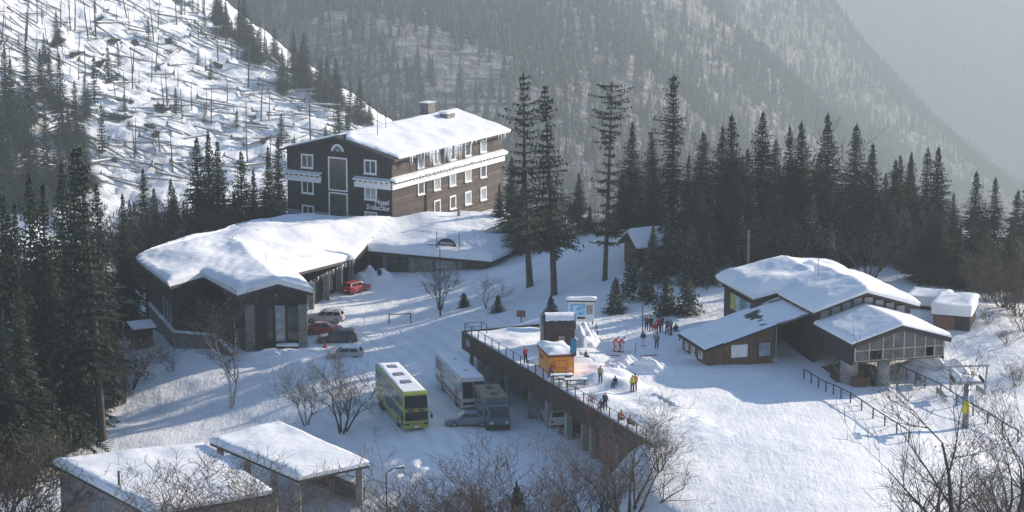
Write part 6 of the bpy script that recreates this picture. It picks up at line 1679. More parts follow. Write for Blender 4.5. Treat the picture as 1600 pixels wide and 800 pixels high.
# cars: local x forward
CARS = {'hatch': dict(L=4.0, W=1.68, H=1.42, roof=(-1.55, 0.35), glass=(-1.95, 1.05), hood=0.92, tail=0.98), 'wagon': dict(L=4.6, W=1.74, H=1.48, roof=(-1.95, 0.35), glass=(-2.22, 1.05), hood=0.92, tail=1.0),
        'sedan': dict(L=4.4, W=1.7, H=1.40, roof=(-0.95, 0.35), glass=(-1.65, 1.05), hood=0.92, tail=0.98), 'suv': dict(L=4.5, W=1.8, H=1.75, roof=(-1.95, 0.45), glass=(-2.18, 1.1), hood=1.08, tail=1.15)}
_car = {}
def car(kind, name, label, loc, rz, body, rack=False, snow=None, lift_=0.0):
    c = CARS[kind]; L, W, H = c['L'], c['W'], c['H']; hx, hw = L / 2, W / 2; bz = c['hood']; tz_ = c['tail']
    o = empty(name, (loc.x, loc.y, gz(loc.x, loc.y) - 0.03 + lift_), rz, label, "car")
    low = MB().prism_y([(-hx + .06, .28), (hx - .08, .28), (hx, .5), (hx - .05, .72), (hx - .25, .82), (c['glass'][1] + .05, bz), (c['glass'][0], tz_), (-hx + .02, tz_ - .06), (-hx, .5)], -hw, hw)
    low.build("body", body, o, False, 0.07)
    g0, g1 = c['glass']; r0, r1 = c['roof']; wi = hw - 0.06; wt = hw - 0.24
    cab_ = MB().hexa([(g0, -wi, tz_ - .03), (g1, -wi, bz - .03), (g1, wi, bz - .03), (g0, wi, tz_ - .03), (r0, -wt, H), (r1, -wt, H), (r1, wt, H), (r0, wt, H)])
    cab_.build("cabin", body, o, False, 0.05)
    def sidep(t0, t1, sg):   # quad on the side of the greenhouse between fractions along
        def P(t, f): xb = g0 + (g1 - g0) * t; xt = r0 + (r1 - r0) * t; zb = tz_ + (bz - tz_) * t; return Vector((xb + (xt - xb) * f, sg * (wi + (wt - wi) * f + 0.006), zb + (H - zb) * f))
        pts = [P(t0, .12), P(t1, .12), P(t1, .86), P(t0, .86)]
        return pts if sg < 0 else pts[::-1]
    cuts = [(.07, .32), (.36, .62), (.66, .92)] if kind in ('wagon', 'suv') else [(.14, .50), (.54, .90)]
    for sg in (-1, 1):
        for a_, b_ in cuts: face_quad(sidep(a_, b_, sg), 0.012).build("side_window", M['car_glass'], o)
    def endp(xb, xt, zb, f0, f1, s_):
        pts = [(xb + (xt - xb) * f0 + s_ * .008, -wi + .1, zb + (H - zb) * f0), (xb + (xt - xb) * f0 + s_ * .008, wi - .1, zb + (H - zb) * f0), (xb + (xt - xb) * f1 + s_ * .008, wt - .06, zb + (H - zb) * f1), (xb + (xt - xb) * f1 + s_ * .008, -wt + .06, zb + (H - zb) * f1)]
        return pts if s_ > 0 else pts[::-1]
    face_quad(endp(g1, r1, bz, .1, .9, 1), 0.012).build("windscreen", M['car_glass'], o)
    face_quad(endp(g0, r0, tz_, .14, .88, -1), 0.012).build("rear_window", M['car_glass'], o)
    for sg in (-1, 1):
        MB().box(hx - .14, hx - .02, sg * (hw - .35) - .17, sg * (hw - .35) + .17, .60, .74).build("headlight", M['lamp_clear'], o, bevel=0.02)
        MB().box(-hx - .012, -hx + .05, sg * (hw - .25) - .14, sg * (hw - .25) + .14, .66, .86).build("tail_light", M['lamp_red'], o)
        MB().box(g1 - .32, g1 - .18, sg * (hw + .08) - .09, sg * (hw + .08) + .09, bz, bz + .14).build("door_mirror", body, o, bevel=0.03)
        for x in (hx - .82, -hx + .80): wheel(o, x, sg * (hw - .085), .31 if kind != 'suv' else .36, .2)
    MB().box(-hx - .02, -hx + .03, -.25, .25, .46, .57).build("number_plate", M['white'], o)
    MB().box(hx - .03, hx + .02, -.25, .25, .40, .50).build("number_plate", M['white'], o)
    for x in (hx - .06, -hx - .05): MB().box(x, x + .11, -hw + .04, hw - .04, .28, .44).build("bumper", M['black'], o, bevel=0.03)
    if rack:
        for sg in (-1, 1): MB().tube((r0 + .1, sg * (wt - .05), H + .07), (r1 - .1, sg * (wt - .05), H + .07), .025, n=5).build("roof_rail", M['black'], o)
        for x in (r0 + .6, r1 - .5): MB().box(x - .03, x + .03, -wt, wt, H + .1, H + .14).build("roof_bar", M['black'], o)
    if snow:
        snow_roof("roof_snow", o, [[(r0, -wt + .05, H + .002), (r1, -wt + .05, H + .002), (r1, wt - .05, H + .002), (r0, wt - .05, H + .002)]], snow, .3, .3, .03, .5, 0, 45, 0.0)
    return o
car('hatch', "red_hatchback", "dark red hatchback parked alone by the annex entrance", on(556, 456, 0), R(52), M['car_red'])
car('wagon', "silver_estate_car", "silver estate car with roof bars, farthest of the row beside the annex", on(508, 503, 0), R(172), M['car_silver'], True)
car('sedan', "red_saloon", "bright red saloon between the silver and dark estate cars", on(506, 521, 0), R(0), M['car_red'])
car('wagon', "dark_estate_car", "dark green estate car nearest the yellow bus in the row beside the annex", on(527, 534, 0), R(182), M['car_dark'], True)
car('hatch', "snowed_in_car", "car half buried under snow behind the dark estate car", on(540, 556, -.1), R(176), M['car_silver'], False, 0.22, -0.35)
car('sedan', "grey_saloon", "blue-grey saloon parked across the front of the white coach", on(731, 664, 0), R(183), M['car_grey'])
def bay(along, inw): p = TE0 + TD * along + TN * inw; return Vector((p.x, p.y, 0))
car('suv', "white_suv", "white off-road car under the terrace behind a concrete column", bay(20.6, 1.9), math.atan2(TD.y, TD.x) + R(170), M['car_white'])
car('sedan', "black_saloon", "black car in the dark garage bay between two columns", bay(24.8, 2.6), math.atan2(TN.y, TN.x) + R(35), M['car_black'])

# ------------------------------------------------------------------ people
M['skin'] = mat_flat("skin", (0.55, 0.33, 0.24), 0.6)
for nm, c in dict(cl_red=(0.42, 0.02, 0.03), cl_orange=(0.62, 0.17, 0.04), cl_pink=(0.50, 0.04, 0.12), cl_navy=(0.02, 0.03, 0.08), cl_black=(0.015, 0.015, 0.018), cl_grey=(0.18, 0.18, 0.18), cl_yellow=(0.55, 0.45, 0.04), cl_green=(0.30, 0.33, 0.18), cl_white=(0.6, 0.6, 0.6), cl_brown=(0.12, 0.08, 0.06), cl_blue=(0.03, 0.09, 0.25), cl_maroon=(0.16, 0.03, 0.05), cl_teal=(0.03, 0.22, 0.35)).items():
    M[nm] = mat_flat(nm, c, 0.8)
def person_mesh(pose):
    """one continuous skinned body; faces get jacket, trousers, skin, hat or boot by the limb they belong to"""
    J = {}
    st = dict(pelvis=(0, 0, .95), spine=(0, .01, 1.18), chest=(0, .02, 1.38), neck=(0, .01, 1.52), head=(0, -.02, 1.64), crown=(0, -.01, 1.76),
              sh_l=(.17, .02, 1.42), sh_r=(-.17, .02, 1.42), el_l=(.24, .0, 1.16), el_r=(-.24, .0, 1.16), wr_l=(.24, -.12, .95), wr_r=(-.24, -.12, .95), ha_l=(.24, -.18, .87), ha_r=(-.24, -.18, .87),
              hip_l=(.10, 0, .90), hip_r=(-.10, 0, .90), kn_l=(.12, -.03, .50), kn_r=(-.12, -.03, .50), an_l=(.13, .02, .10), an_r=(-.13, .02, .10), to_l=(.14, -.15, .05), to_r=(-.14, -.15, .05))
    st.update(pose); names = list(st); idx = {n: i for i, n in enumerate(names)}
    E = [("pelvis", "spine"), ("spine", "chest"), ("chest", "neck"), ("neck", "head"), ("head", "crown"), ("chest", "sh_l"), ("chest", "sh_r"), ("sh_l", "el_l"), ("sh_r", "el_r"), ("el_l", "wr_l"), ("el_r", "wr_r"), ("wr_l", "ha_l"), ("wr_r", "ha_r"),
         ("pelvis", "hip_l"), ("pelvis", "hip_r"), ("hip_l", "kn_l"), ("hip_r", "kn_r"), ("kn_l", "an_l"), ("kn_r", "an_r"), ("an_l", "to_l"), ("an_r", "to_r")]
    rad = dict(pelvis=(.17, .14), spine=(.17, .14), chest=(.18, .14), neck=(.07, .07), head=(.10, .12), crown=(.07, .08), sh=(.085, .085), el=(.065, .065), wr=(.05, .05), ha=(.045, .03), hip=(.11, .11), kn=(.085, .085), an=(.07, .07), to=(.055, .045))
    me = bpy.data.meshes.new("body"); me.from_pydata([st[n] for n in names], [(idx[a], idx[b]) for a, b in E], [])
    o = bpy.data.objects.new("body_source", me); col.objects.link(o)
    md = o.modifiers.new("skin", 'SKIN'); md.use_smooth_shade = True
    sv_ = me.skin_vertices[0].data
    for n, i in idx.items():
        sv_[i].radius = rad[n] if n in rad else rad[n.split("_")[0]]
        sv_[i].use_root = (n == "pelvis")
    sb = o.modifiers.new("sub", 'SUBSURF'); sb.levels = 1; sb.render_levels = 1
    dg = bpy.context.evaluated_depsgraph_get()
    out = bpy.data.meshes.new_from_object(o.evaluated_get(dg)); bpy.data.objects.remove(o)
    segs = [(np.array(st[a]), np.array(st[b]), a, b) for a, b in E]
    def slot(c):
        best, bd = None, 9
        for a, b, na, nb in segs:
            ab = b - a; t = np.clip(np.dot(c - a, ab) / max(np.dot(ab, ab), 1e-9), 0, 1); d_ = np.linalg.norm(c - a - ab * t)
            if d_ < bd: bd, best = d_, (na, nb, t)
        na, nb, t = best
        if nb == "crown" or (nb == "head" and c[1] > st["head"][1] + 0.03 and t > .4): return 3
        if nb in ("head", "neck") and (nb == "head" or t > .6): return 2
        if nb.startswith("ha"): return 4
        if nb.startswith("to") or (nb.startswith("an") and t > .75): return 4
        if nb.startswith(("hip", "kn", "an")): return 1
        return 0
    mi = []
    for p_ in out.polygons: mi.append(slot(np.array(p_.center[:])))
    out.materials.clear()
    for k in range(5): out.materials.append(M['cl_black'])
    out.polygons.foreach_set("material_index", mi)
    return out
def bend(f): return dict(spine=(0, -.04 * f, 1.17), chest=(0, -.16 * f, 1.34), neck=(0, -.25 * f, 1.45), head=(0, -.33 * f, 1.54), crown=(0, -.36 * f, 1.66), sh_l=(.17, -.17 * f, 1.38), sh_r=(-.17, -.17 * f, 1.38), el_l=(.25, -.26 * f, 1.12), el_r=(-.25, -.26 * f, 1.12), wr_l=(.22, -.44, 1.02), wr_r=(-.22, -.44, 1.02), ha_l=(.21, -.53, 1.02), ha_r=(-.21, -.53, 1.02))
POSES = {'stand': person_mesh({}),
         'poles': person_mesh(dict(el_l=(.28, -.04, 1.14), el_r=(-.28, -.04, 1.14), wr_l=(.32, -.28, 1.08), wr_r=(-.32, -.28, 1.08), ha_l=(.32, -.36, 1.08), ha_r=(-.32, -.36, 1.08))),
         'walk': person_mesh({**bend(.5), **dict(kn_l=(.11, -.22, .54), an_l=(.12, -.24, .10), to_l=(.12, -.40, .06), kn_r=(-.11, .08, .50), an_r=(-.12, .28, .16), to_r=(-.12, .14, .06))}),
         'lean': person_mesh({**bend(1.5), **dict(kn_l=(.11, -.12, .50), kn_r=(-.11, -.12, .50))}),
         'sit': person_mesh({**{k: (v[0], v[1], v[2] - .52) for k, v in dict(pelvis=(0, 0, .95), spine=(0, .01, 1.18), chest=(0, -.03, 1.38), neck=(0, -.06, 1.52), head=(0, -.09, 1.64), crown=(0, -.09, 1.76), sh_l=(.17, -.03, 1.42), sh_r=(-.17, -.03, 1.42), el_l=(.24, -.12, 1.18), el_r=(-.24, -.12, 1.18), wr_l=(.16, -.36, 1.10), wr_r=(-.16, -.36, 1.10), ha_l=(.12, -.44, 1.12), ha_r=(-.12, -.44, 1.12), hip_l=(.10, -.02, .92), hip_r=(-.10, -.02, .92)).items()}, **dict(kn_l=(.14, -.44, .47), kn_r=(-.14, -.44, .47), an_l=(.14, -.46, .10), an_r=(-.14, -.46, .10), to_l=(.14, -.62, .05), to_r=(-.14, -.62, .05))})}
pack = MB().box(-.17, .17, .13, .34, 1.05, 1.48).mesh("backpack", M['cl_red'], False, 0.05)
pole_m = MB().tube((0, 0, 0), (0, 0, 1.15), .012, .012, 4).tube((0, 0, .08), (0, 0, .1), .05, .05, 6).tube((0, 0, 1.1), (0, 0, 1.22), .022, .022, 5).mesh("ski_pole", M['cl_black'])
ski_m = MB().box(-.04, .04, -.95, .75, 0, .025).hexa([(-.04, -1.1, .1), (.04, -1.1, .1), (.04, -.95, 0), (-.04, -.95, 0), (-.04, -1.1, .12), (.04, -1.1, .12), (.04, -.95, .025), (-.04, -.95, .025)]).mesh("ski", M['cl_red'])
def person(pose, pos, face, jacket, trousers, label, hat='cl_black', scale=1.0, bag=False, poles=False, skis=False, dz=0.0):
    """face: heading in degrees, 0 looks toward the camera"""
    o = empty("person", (pos.x, pos.y, pos.z + dz), R(face), label, "person"); o.scale = (scale,) * 3
    b = link("body", POSES[pose], o)
    for k, mn in enumerate((jacket, trousers, 'skin', hat, 'cl_black')):
        b.material_slots[k].link = 'OBJECT'; b.material_slots[k].material = M[mn]
    if bag: link("backpack", pack, o)
    if poles:
        for sg in (-1, 1): link("ski_pole", pole_m, o, (sg * .36, -.42, -.05), (R(-8), R(4 * sg), 0))
    if skis:
        for sg in (-1, 1): link("ski", ski_m, o, (sg * .13, -.05, .0))
    return o
def deck(px, py):   # standing spot on the terrace snow or the piste
    p = at(px, py, 5.0); return Vector((p.x, p.y, max(gz(p.x, p.y), 5.0)))
dg0 = None
def ontop(px, py, z=5.0):
    """drop a point on whatever snow surface is seen at the pixel"""
    hit, loc, nrm_, _, ob, _ = scene.ray_cast(DG[0], Vector((0, 0, CAMH)) + ray(px, py) * 150, ray(px, py).normalized())
    return loc.copy() if hit else deck(px, py)
_haze = bpy.data.objects["haze"]; _haze.hide_viewport = True
spots = dict(a=(843, 594), b=(482, 0))
pp = [('walk', 843, 593, 60, 'cl_red', 'cl_navy', "person in a red jacket walking beside the rail, left of the orange kiosk", dict(hat='cl_black')),
      ('stand', 801, 570, -150, 'cl_pink', 'cl_black', "person in a pink jacket standing at the rail above the white coach", dict(hat='cl_orange')),
      ('sit', 885, 590, 20, 'cl_red', 'cl_black', "person in red sitting behind the bench in front of the kiosk", {}),
      ('stand', 938, 598, 15, 'cl_green', 'cl_navy', "person in a pale green jacket and dark trousers on top of the terrace heap", dict(hat='cl_brown', bag=False)),
      ('sit', 962, 601, -40, 'cl_navy', 'cl_black', "person in dark blue sitting behind the snow heap on the terrace", {}),
      ('stand', 988, 613, 200, 'cl_yellow', 'cl_black', "person in a yellow jacket at the edge of the piste", {}),
      ('stand', 992, 611, 170, 'cl_orange', 'cl_black', "person in an orange jacket hidden behind the one in yellow", {}),
      ('stand', 931, 643, 20, 'cl_navy', 'cl_navy', "person in navy with a red backpack standing by the rail", dict(bag=True, poles=False)),
      ('sit', 912, 641, -30, 'cl_navy', 'cl_navy', "person in navy sitting on the snow beside the rail", {}),
      ('sit', 940, 659, 30, 'cl_orange', 'cl_brown', "person in a rusty orange jacket sitting near the terrace's far rail end", {}),
      ('sit', 982, 664, 60, 'cl_brown', 'cl_brown', "person in brown sitting behind the bare bush twigs", {}),
      ('lean', 959, 549, 80, 'cl_orange', 'cl_orange', "skier all in orange leaning on poles, left of the pair", dict(poles=True, skis=True)),
      ('lean', 968, 550, 80, 'cl_pink', 'cl_pink', "skier in a crimson suit beside the one in orange", dict(poles=True, skis=True)),
      ('stand', 1005, 542, 180, 'cl_navy', 'cl_white', "person in a navy jacket and white trousers walking to the lift queue", dict()),
      ('stand', 1026, 545, 180, 'cl_grey', 'cl_navy', "person in a grey jacket and dark trousers, nearest of the lift queue", dict(skis=False)),
      ('poles', 1010, 517, 160, 'cl_maroon', 'cl_black', "skier in maroon at the left of the lift queue beside the pole", {}),
      ('stand', 1017, 518, 200, 'cl_black', 'cl_black', "skier all in black behind the red ones in the lift queue", {}),
      ('stand', 1023, 527, 190, 'cl_red', 'cl_white', "skier in a red jacket and pale trousers in the lift queue", {}),
      ('poles', 1029, 520, 170, 'cl_red', 'cl_black', "skier in red and black in the middle of the lift queue", {}),
      ('stand', 1034, 518, 210, 'cl_maroon', 'cl_grey', "skier in a dark red jacket at the back of the lift queue", {}),
      ('poles', 1042, 522, 200, 'cl_blue', 'cl_black', "skier in a blue jacket with poles at the right of the lift queue", {}),
      ('stand', 1048, 524, 220, 'cl_grey', 'cl_grey', "skier in grey just right of the blue-jacketed one", {}),
      ('sit', 1056, 518, 180, 'cl_navy', 'cl_black', "person in navy crouching beside the ticket shed", {}),
      ('sit', 899, 553, -60, 'cl_red', 'cl_black', "small child in red sitting against the dark hut", dict(scale=.7)),
      ('sit', 915, 557, 40, 'cl_navy', 'cl_black', "person in navy lying back on the sunny snow bank right of the hut", dict(scale=.8)),
      ('stand', 593, 438, 10, 'cl_navy', 'cl_navy', "person in dark clothes standing at the annex entrance", {})]
hide = [o for o in scene.objects if o.type == 'EMPTY' and o.get("category") in ("bare tree", "bush", "spruce tree")]
for h_ in hide:
    for ch in h_.children: ch.hide_viewport = True
bpy.context.view_layer.update(); DG = [bpy.context.evaluated_depsgraph_get()]
def safe(px, py):
    p_ = ontop(px, py); d_ = at(px, py, 5.05)
    al, sd_ = (d_ - TE0).dot(TD), (d_ - TE0).dot(TN)
    if 0 < al < 47 and -3 < sd_ < 0.9:      # keep off the fascia: stand just inside the rail
        d_ = d_ + TN * (0.95 - sd_); return Vector((d_.x, d_.y, 5.08))
    return p_
pos = [safe(px, py) for _, px, py, *_ in pp]
bpy.context.view_layer.update(); DG[0] = bpy.context.evaluated_depsgraph_get()

for (pose, px, py, face, j_, t_, lb, kw), ps in zip(pp, pos): person(pose, ps, face, j_, t_, lb, dz=-0.30 if pose == 'sit' else -0.02, **kw)

# ------------------------------------------------------------------ rail fences
def rail_fence(name, label, pts, n, h, mat, zfun=None):
    o = empty(name, pts[0], 0, label, "fence")
    pm_ = MB().box(-.06, .06, -.06, .06, -.4, h).mesh("post", mat)
    P = []
    for k in range(n + 1):
        t = k / n * (len(pts) - 1); i = min(int(t), len(pts) - 2); q = pts[i].lerp(pts[i + 1], t - i); q.z = gz(q.x, q.y); P.append(q - pts[0])
    for q in P: link("post", pm_, o, q)
    for a_, b_ in zip(P[:-1], P[1:]): MB().tube(a_ + Vector((0, 0, h)), b_ + Vector((0, 0, h)), .06, n=5).build("rail", mat, o)
    return o
rail_fence("piste_rail_fence", "long dark rail fence between the piste and the lift station", [on(1256, 592, 4.5), on(1320, 625, 4.4), on(1420, 690, 4)], 11, 1.0, M['rail_blue'])
rail_fence("loading_rail_fence", "dark rail fence leading from the lift cabin toward the bottom right", [on(1402, 585, 4.5), on(1445, 606, 4.3), on(1520, 650, 4), on(1590, 690, 3)], 9, 1.1, M['rail_blue'])
rail_fence("parking_barrier", "short thin metal barrier on the car park beside the lit strip", [on(608, 506, 0), on(642, 505, 0.3)], 1, 1.15, M['metal_dark'])
rail_fence("queue_rail", "low dark rail beside the ticket shed and the lift queue", [on(1048, 524, 5), on(1062, 532, 5), on(1075, 540, 5)], 2, 0.9, M['rail_blue'])
# ------------------------------------------------------------------ lamps, poles
def lamp(name, label, base, h, arm, rz, cat="street lamp"):
    o = empty(name, base, rz, label, cat)
    MB().tube((0, 0, -.3), (0, 0, .9), .11, .10, 8).tube((0, 0, .9), (0, 0, h), .075, .055, 8).build("post", M['metal_dark'], o)
    MB().path([(0, 0, h), (arm * .35, 0, h + .28), (arm * .75, 0, h + .4), (arm, 0, h + .38)], .045).build("arm", M['metal_dark'], o)
    hd_ = MB().hexa([(arm - .1, -.12, h + .3), (arm + .65, -.14, h + .34), (arm + .65, .14, h + .34), (arm - .1, .12, h + .3), (arm - .1, -.07, h + .46), (arm + .6, -.08, h + .5), (arm + .6, .08, h + .5), (arm - .1, .07, h + .46)]).build("lamp_head", M['metal_grey'], o, bevel=.03)
    snow_roof("snow_cap", hd_, [[(arm - .08, -.09, h + .47), (arm + .6, -.1, h + .51), (arm + .6, .1, h + .51), (arm - .08, .09, h + .47)]], .09, .2, .1, .01)
    return o
b = on(688, 494, 1); t = atd(688, 383, b.y); lamp("street_lamp", "tall street lamp with a short arm in front of the annex", b, t.z - b.z - .4, .9, R(165))
b = atd(604, 800, 181); b.z = gz(b.x, b.y); t = atd(604, 735, b.y); lamp("street_lamp", "street lamp with a curved arm at the bottom edge beside the carport", b, t.z - b.z - .3, 1.0, R(20))
def pole(name, label, px, by, top, r, zg, mat='metal_dark', cat="pole"):
    b = on(px, by, zg); t = atd(px, top, b.y); o = empty(name, b, 0, label, cat)
    MB().tube((0, 0, -.4), (0, 0, t.z - b.z), r, r * .8, 8).build("shaft", M[mat], o)
    MB().tube((0, 0, t.z - b.z), (0, 0, t.z - b.z + .1), r * 1.3, r * 1.1, 8).build("cap", M[mat], o)
    return o
pole("queue_pole", "thin dark pole standing at the left of the lift queue", 1004, 522, 478, .06, 5.2)
pole("utility_pole", "weathered wooden utility pole among the trees above the lift station", 1168, 440, 362, .15, 7.5, 'log')
pole("marker_stake", "short dark stake in the lit snow before the lift queue", 993, 552, 537, .04, 5)
pole("leaning_stake", "thin stake standing in the lit patch of the car park", 569, 508, 497, .03, 0)
# ------------------------------------------------------------------ lift pylon, gantry, chairs
b = on(1508, 668, 3.8); t = atd(1508, 600, b.y)
py_ = empty("lift_pylon", b, 0, "grey and yellow lift pylon half hidden by the dark bare tree", "pylon"); hh = t.z - b.z
MB().tube((0, 0, -.4), (0, 0, hh), .34, .27, 10).build("shaft", M['metal_grey'], py_, True)
MB().tube((0, 0, hh * .35), (0, 0, hh * .62), .37, .35, 10).build("yellow_pad", M['cl_yellow'], py_, True)
MB().box(-1.5, 1.5, -.14, .14, hh, hh + .22).build("crossarm", M['metal_grey'], py_)
for sx_ in (-1.35, 1.35):
    wm = MB()
    for k in range(4): wm.tube((sx_ - .06, -.8 + .53 * k, hh + .5), (sx_ + .06, -.8 + .53 * k, hh + .5), .2, .2, 10)
    wm.box(sx_ - .05, sx_ + .05, -.9, .9, hh + .3, hh + .42); wm.build("sheave_train", M['metal_dark'], py_)
b = on(1512, 612, 4.4)
ga = empty("loading_gantry", b, R(8), "pale metal gantry frame with a small yellow sign by the lift track", "gantry")
for x in (-1.9, 1.9): MB().tube((x * .9, 0, -.3), (x, 0, 2.5), .09, .09, 6).build("leg", M['metal_grey'], ga)
MB().box(-2.1, 2.1, -.07, .07, 2.5, 2.64).build("beam", M['metal_grey'], ga)
MB().box(.3, .55, -.1, -.07, 1.7, 2.1).build("yellow_sign", M['cl_yellow'], ga)
def chair(px, py, y, label):
    c = atd(px, py, y); c.z = gz(c.x, c.y) + .5; o = empty("lift_chair", c, R(100), label, "lift chair", None)
    MB().box(-.9, .9, -.22, .22, -.05, .03).build("seat", M['metal_grey'], o); MB().box(-.9, .9, .2, .26, .05, .5).build("backrest", M['metal_grey'], o)
    
    for x in (-.75, .75): MB().path([(x, .28, .5), (x, .28, -.6), (x, .28, -.5), (x, -.2, -.5)], .03).build("leg", M['metal_grey'], o)
    return o
chair(1472, 607, at(1472, 612, 4.8).y, "grey chairlift seat parked beside the loading rail"); chair(1535, 598, at(1535, 606, 5.0).y, "grey chairlift seat standing by the pale gantry frame")
chair(1440, 580, at(1440, 590, 5.0).y, "grey chairlift seat just right of the concrete pillar")
# haul rope from the cabin to the pylon
pa = Vector((LP.x, LP.y, 0)) + Vector((math.cos(R(16)) * 7.4 , math.sin(R(16)) * 7.4, 8.2)); pb = Vector((b.x, b.y, 0)); q = py_.location + Vector((-1.35, 0, hh + .72))
rp = empty("haul_rope", pa, 0, "thin steel haul rope running from the lift cabin to the pylon", "rope")
def sag(a_, b_, n=10, s_=.5): return [a_.lerp(b_, k / n) - Vector((0, 0, s_ * 4 * (k / n) * (1 - k / n))) for k in range(n + 1)]
MB().path([p_ - pa for p_ in sag(pa, q)], .025, 4).build("cable", M['metal_dark'], rp)
MB().path([p_ - pa for p_ in sag(pa + Vector((-4.6, 1.2, 0)), py_.location + Vector((1.35, 0, hh + .72)))], .025, 4).build("cable", M['metal_dark'], rp)
# red and white marker tape at the right
ta, tb = atd(1460, 697, 184), atd(1600, 682, 190)
tp = empty("marker_flag_line", ta, 0, "line of small red marker flags behind the dark bare trees", "flag line")
for k in range(16):
    q = ta.lerp(tb, k / 15) - ta; MB().add([(q.x, q.y, q.z), (q.x + .22, q.y + .05, q.z), (q.x + .11, q.y + .02, q.z - .22), (q.x, q.y + .02, q.z), (q.x + .22, q.y + .07, q.z), (q.x + .11, q.y + .04, q.z - .22)], [(0, 1, 2), (5, 4, 3), (0, 2, 5, 3), (1, 0, 3, 4), (2, 1, 4, 5)]).build("flag", M['cl_red'], tp)
MB().path([q_ - ta for q_ in sag(ta, tb, 8, .2)], .012, 4).build("cord", M['cl_white'], tp)
# ------------------------------------------------------------------ benches, table, skis on the terrace
DGN = bpy.context.view_layer.update(); DG[0] = bpy.context.evaluated_depsgraph_get()
def bench(px, py, rz, label, name="wooden_bench"):
    bpy.context.view_layer.update(); DG[0] = bpy.context.evaluated_depsgraph_get(); p_ = ontop(px, py); o = empty(name, p_, rz, label, "bench")
    MB().box(-1.1, 1.1, -.35, .35, .68, .74).build("tabletop", M['log'], o)
    for y in (-.75, .75): MB().box(-1.1, 1.1, y - .14, y + .14, .40, .45).build("seat", M['log'], o)
    for x in (-.85, .85): MB().box(x - .05, x + .05, -.8, .8, .32, .40).box(x - .05, x + .05, -.3, -.2, -.2, .68).box(x - .05, x + .05, .2, .3, -.2, .68).build("leg", M['log'], o)
    snow_roof("snow_cover", o, [[(-1.05, -.33, .745), (1.05, -.33, .745), (1.05, .33, .745), (-1.05, .33, .745)]], .1, .3, .2, .04); return o
bench(878, 597, R(4), "picnic table with snow on it in front of the orange kiosk", "picnic_table")
bench(900, 604, R(4), "picnic table half sunk in snow, right of the one before the kiosk", "picnic_table")
p_ = at(1255, 548, 4.9); o = empty("picnic_table", (p_.x, p_.y, gz(p_.x, p_.y)), R(16), "dark picnic table in the shade beside the lift hall", "picnic table")
MB().box(-1.1, 1.1, -.35, .35, .68, .74).build("tabletop", M['bark'], o)
for y in (-.75, .75): MB().box(-1.1, 1.1, y - .14, y + .14, .40, .45).build("seat", M['bark'], o)
for x in (-.85, .85): MB().box(x - .05, x + .05, -.8, .8, .30, .39).build("leg", M['bark'], o); MB().box(x - .05, x + .05, -.25, .25, -.1, .67).build("leg", M['bark'], o)
for k, (px, py, lb) in enumerate(((920, 525, "ski standing upright in the snow right of the barrel-roofed hut, first of three"), (928, 527, "ski standing upright in the snow, middle of three"), (934, 524, "ski standing upright in the snow, last of three, leaning"))):
    bpy.context.view_layer.update(); DG[0] = bpy.context.evaluated_depsgraph_get(); p_ = ontop(px, py); o = empty("planted_ski", p_, 0, lb, "ski"); o.rotation_euler = (R(rnd.uniform(-8, 8)), R(rnd.uniform(-10, 14)), rnd.random())
    MB().box(-.05, .05, -.012, .012, -.2, 1.4).build("ski_body", M['cl_black'], o); MB().box(-.05, .05, -.03, .05, .6, .8).build("binding", M['metal_grey'], o)
bpy.context.view_layer.update(); DG[0] = bpy.context.evaluated_depsgraph_get(); p_ = ontop(896, 551); p_.y -= .2
o = empty("blue_banner", p_, R(5), "small upright blue banner leaning beside the dark hut", "banner"); MB().box(-.3, .3, -.03, .03, 0, 1.5).build("cloth", M['cl_teal'], o, bevel=.02); MB().tube((-.32, 0, -.2), (-.32, 0, 1.6), .02, n=5).build("pole", M['metal_dark'], o)
for k, (px, py, rz_, lb) in enumerate(((938, 532, 20, "pair of skis lying on the snow below the upright ones"), (958, 556, -5, "pair of skis lying in front of the orange skier"), (905, 622, 65, "pair of skis lying by the rail near the seated person in navy"), (1012, 556, 10, "pair of skis lying on the lit snow before the queue"))):
    p_ = ontop(px, py); o = empty("ski_pair", p_ + Vector((0, 0, .02)), R(rz_ + 90), lb, "skis")
    for sg in (-1, 1): link("ski", ski_m, o, (sg * .09, sg * .1, 0), (0, 0, R(4 * sg)))
p_ = ontop(925, 640); o = empty("ski_rack", p_, R(-60), "small ski rack with skis and poles beside the standing person in navy", "ski rack")
MB().tube((-.8, 0, .8), (.8, 0, .8), .03, n=5).build("bar", M['metal_grey'], o)
for x in (-.8, .8): MB().tube((x, -.3, -.1), (x, 0, .8), .025, n=5).tube((x, .3, -.1), (x, 0, .8), .025, n=5).build("leg", M['metal_grey'], o)
for k in range(4): link("ski", ski_m, o, (-.5 + .32 * k, -.05, .9), (R(82), 0, 0))
p_ = on(494, 545, 0); o = empty("traffic_cone", on(508, 543, 0), 0, "small red marker cone beside the dark estate car", "cone")
MB().tube((0, 0, .04), (0, 0, .7), .2, .03, 10).build("cone_body", M['cl_red'], o); MB().box(-.25, .25, -.25, .25, 0, .04).build("base", M['cl_red'], o)
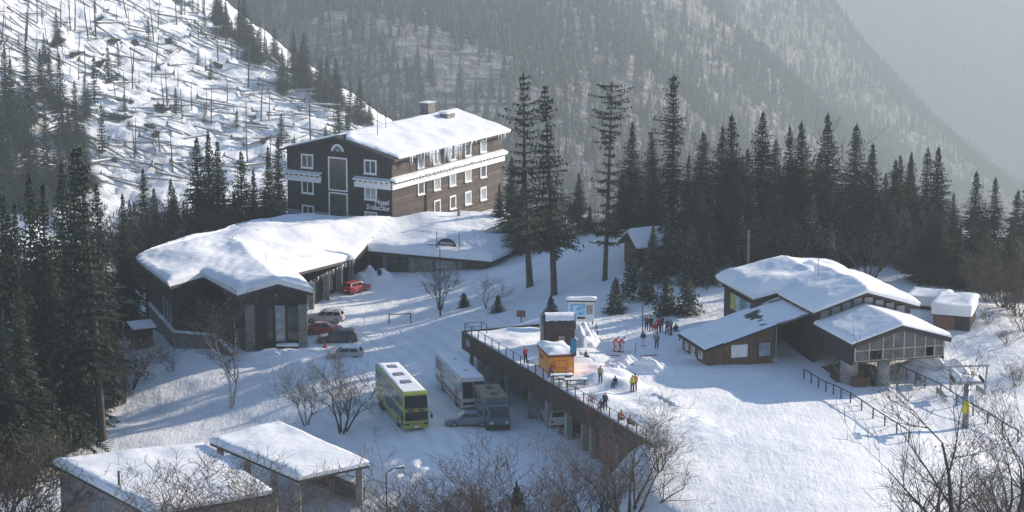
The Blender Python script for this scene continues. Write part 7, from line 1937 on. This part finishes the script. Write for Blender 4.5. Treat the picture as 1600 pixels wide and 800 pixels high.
# snow banks ploughed along the edges
def mound(px, py, zg, sx_, sy_, h, rz, label, seed, dz=0.0):
    p_ = on(px, py, zg); n = 26; V, F = [], []; c_, s_ = math.cos(rz), math.sin(rz)
    for i in range(n + 1):
        for j in range(n + 1):
            u, v = i / n * 2 - 1, j / n * 2 - 1; r2 = u * u + v * v
            k = max(0, 1 - r2) ** 1.1; z = h * k * (1 + .9 * noise.noise(Vector((u * 3.2 + seed, v * 3.2, 0)))) + .3 * k * noise.noise(Vector((u * 7, v * 7, seed)))
            x, y = u * sx_ * c_ - v * sy_ * s_, u * sx_ * s_ + v * sy_ * c_
            V.append((x, y, gz(p_.x + x, p_.y + y) - p_.z + z + dz - .12 * (r2 > .9)))
    for i in range(n):
        for j in range(n): a_ = i * (n + 1) + j; F.append((a_, a_ + n + 1, a_ + n + 2, a_ + 1))
    o = MB().add(V, F).build("snow_bank", M['snow_ground'], None, True, 0, p_); tag(o, label, "snow bank")
mound(583, 436, 0, 3.0, 1.6, 1.3, R(-10), "heap of cleared snow beside the annex entrance", 1.0)
mound(1000, 575, 5, 4.2, 2.2, .9, R(-40), "ridge of trodden snow between the terrace and the piste", 2.0)
mound(905, 535, 5, 2.6, 4.0, 1.5, R(20), "steep sunny snow bank against the right of the dark hut", 3.0)
mound(1140, 562, 5, 5.5, 1.2, .9, R(-8), "long snow bank piled against the ticket shed wall", 4.0)
mound(640, 740, -.6, 5.0, 3.0, 0.6, R(30), "low ploughed snow bank below the yellow bus", 5.0)
mound(560, 640, -.4, 2.2, 5.0, .7, R(25), "snow bank along the edge of the car park left of the yellow bus", 6.0)
mound(430, 560, -.6, 5.0, 1.6, .8, R(3), "uneven snow bank under the annex gable", 7.0)
mound(960, 580, 5, 1.8, 1.4, .7, 0, "rounded snow heap before the seated person on the terrace", 8.0)
mound(1000, 465, 5.6, 1.5, 1.0, 1.1, 0, "round snow-covered boulder between the young spruces on the bank", 9.0)
mound(1465, 585, 4.8, 5.0, 2.5, 1.4, R(-25), "large snow bank right of the lift cabin", 10.0)
for h_ in hide:
    for ch in h_.children: ch.hide_viewport = False
_haze.hide_viewport = False
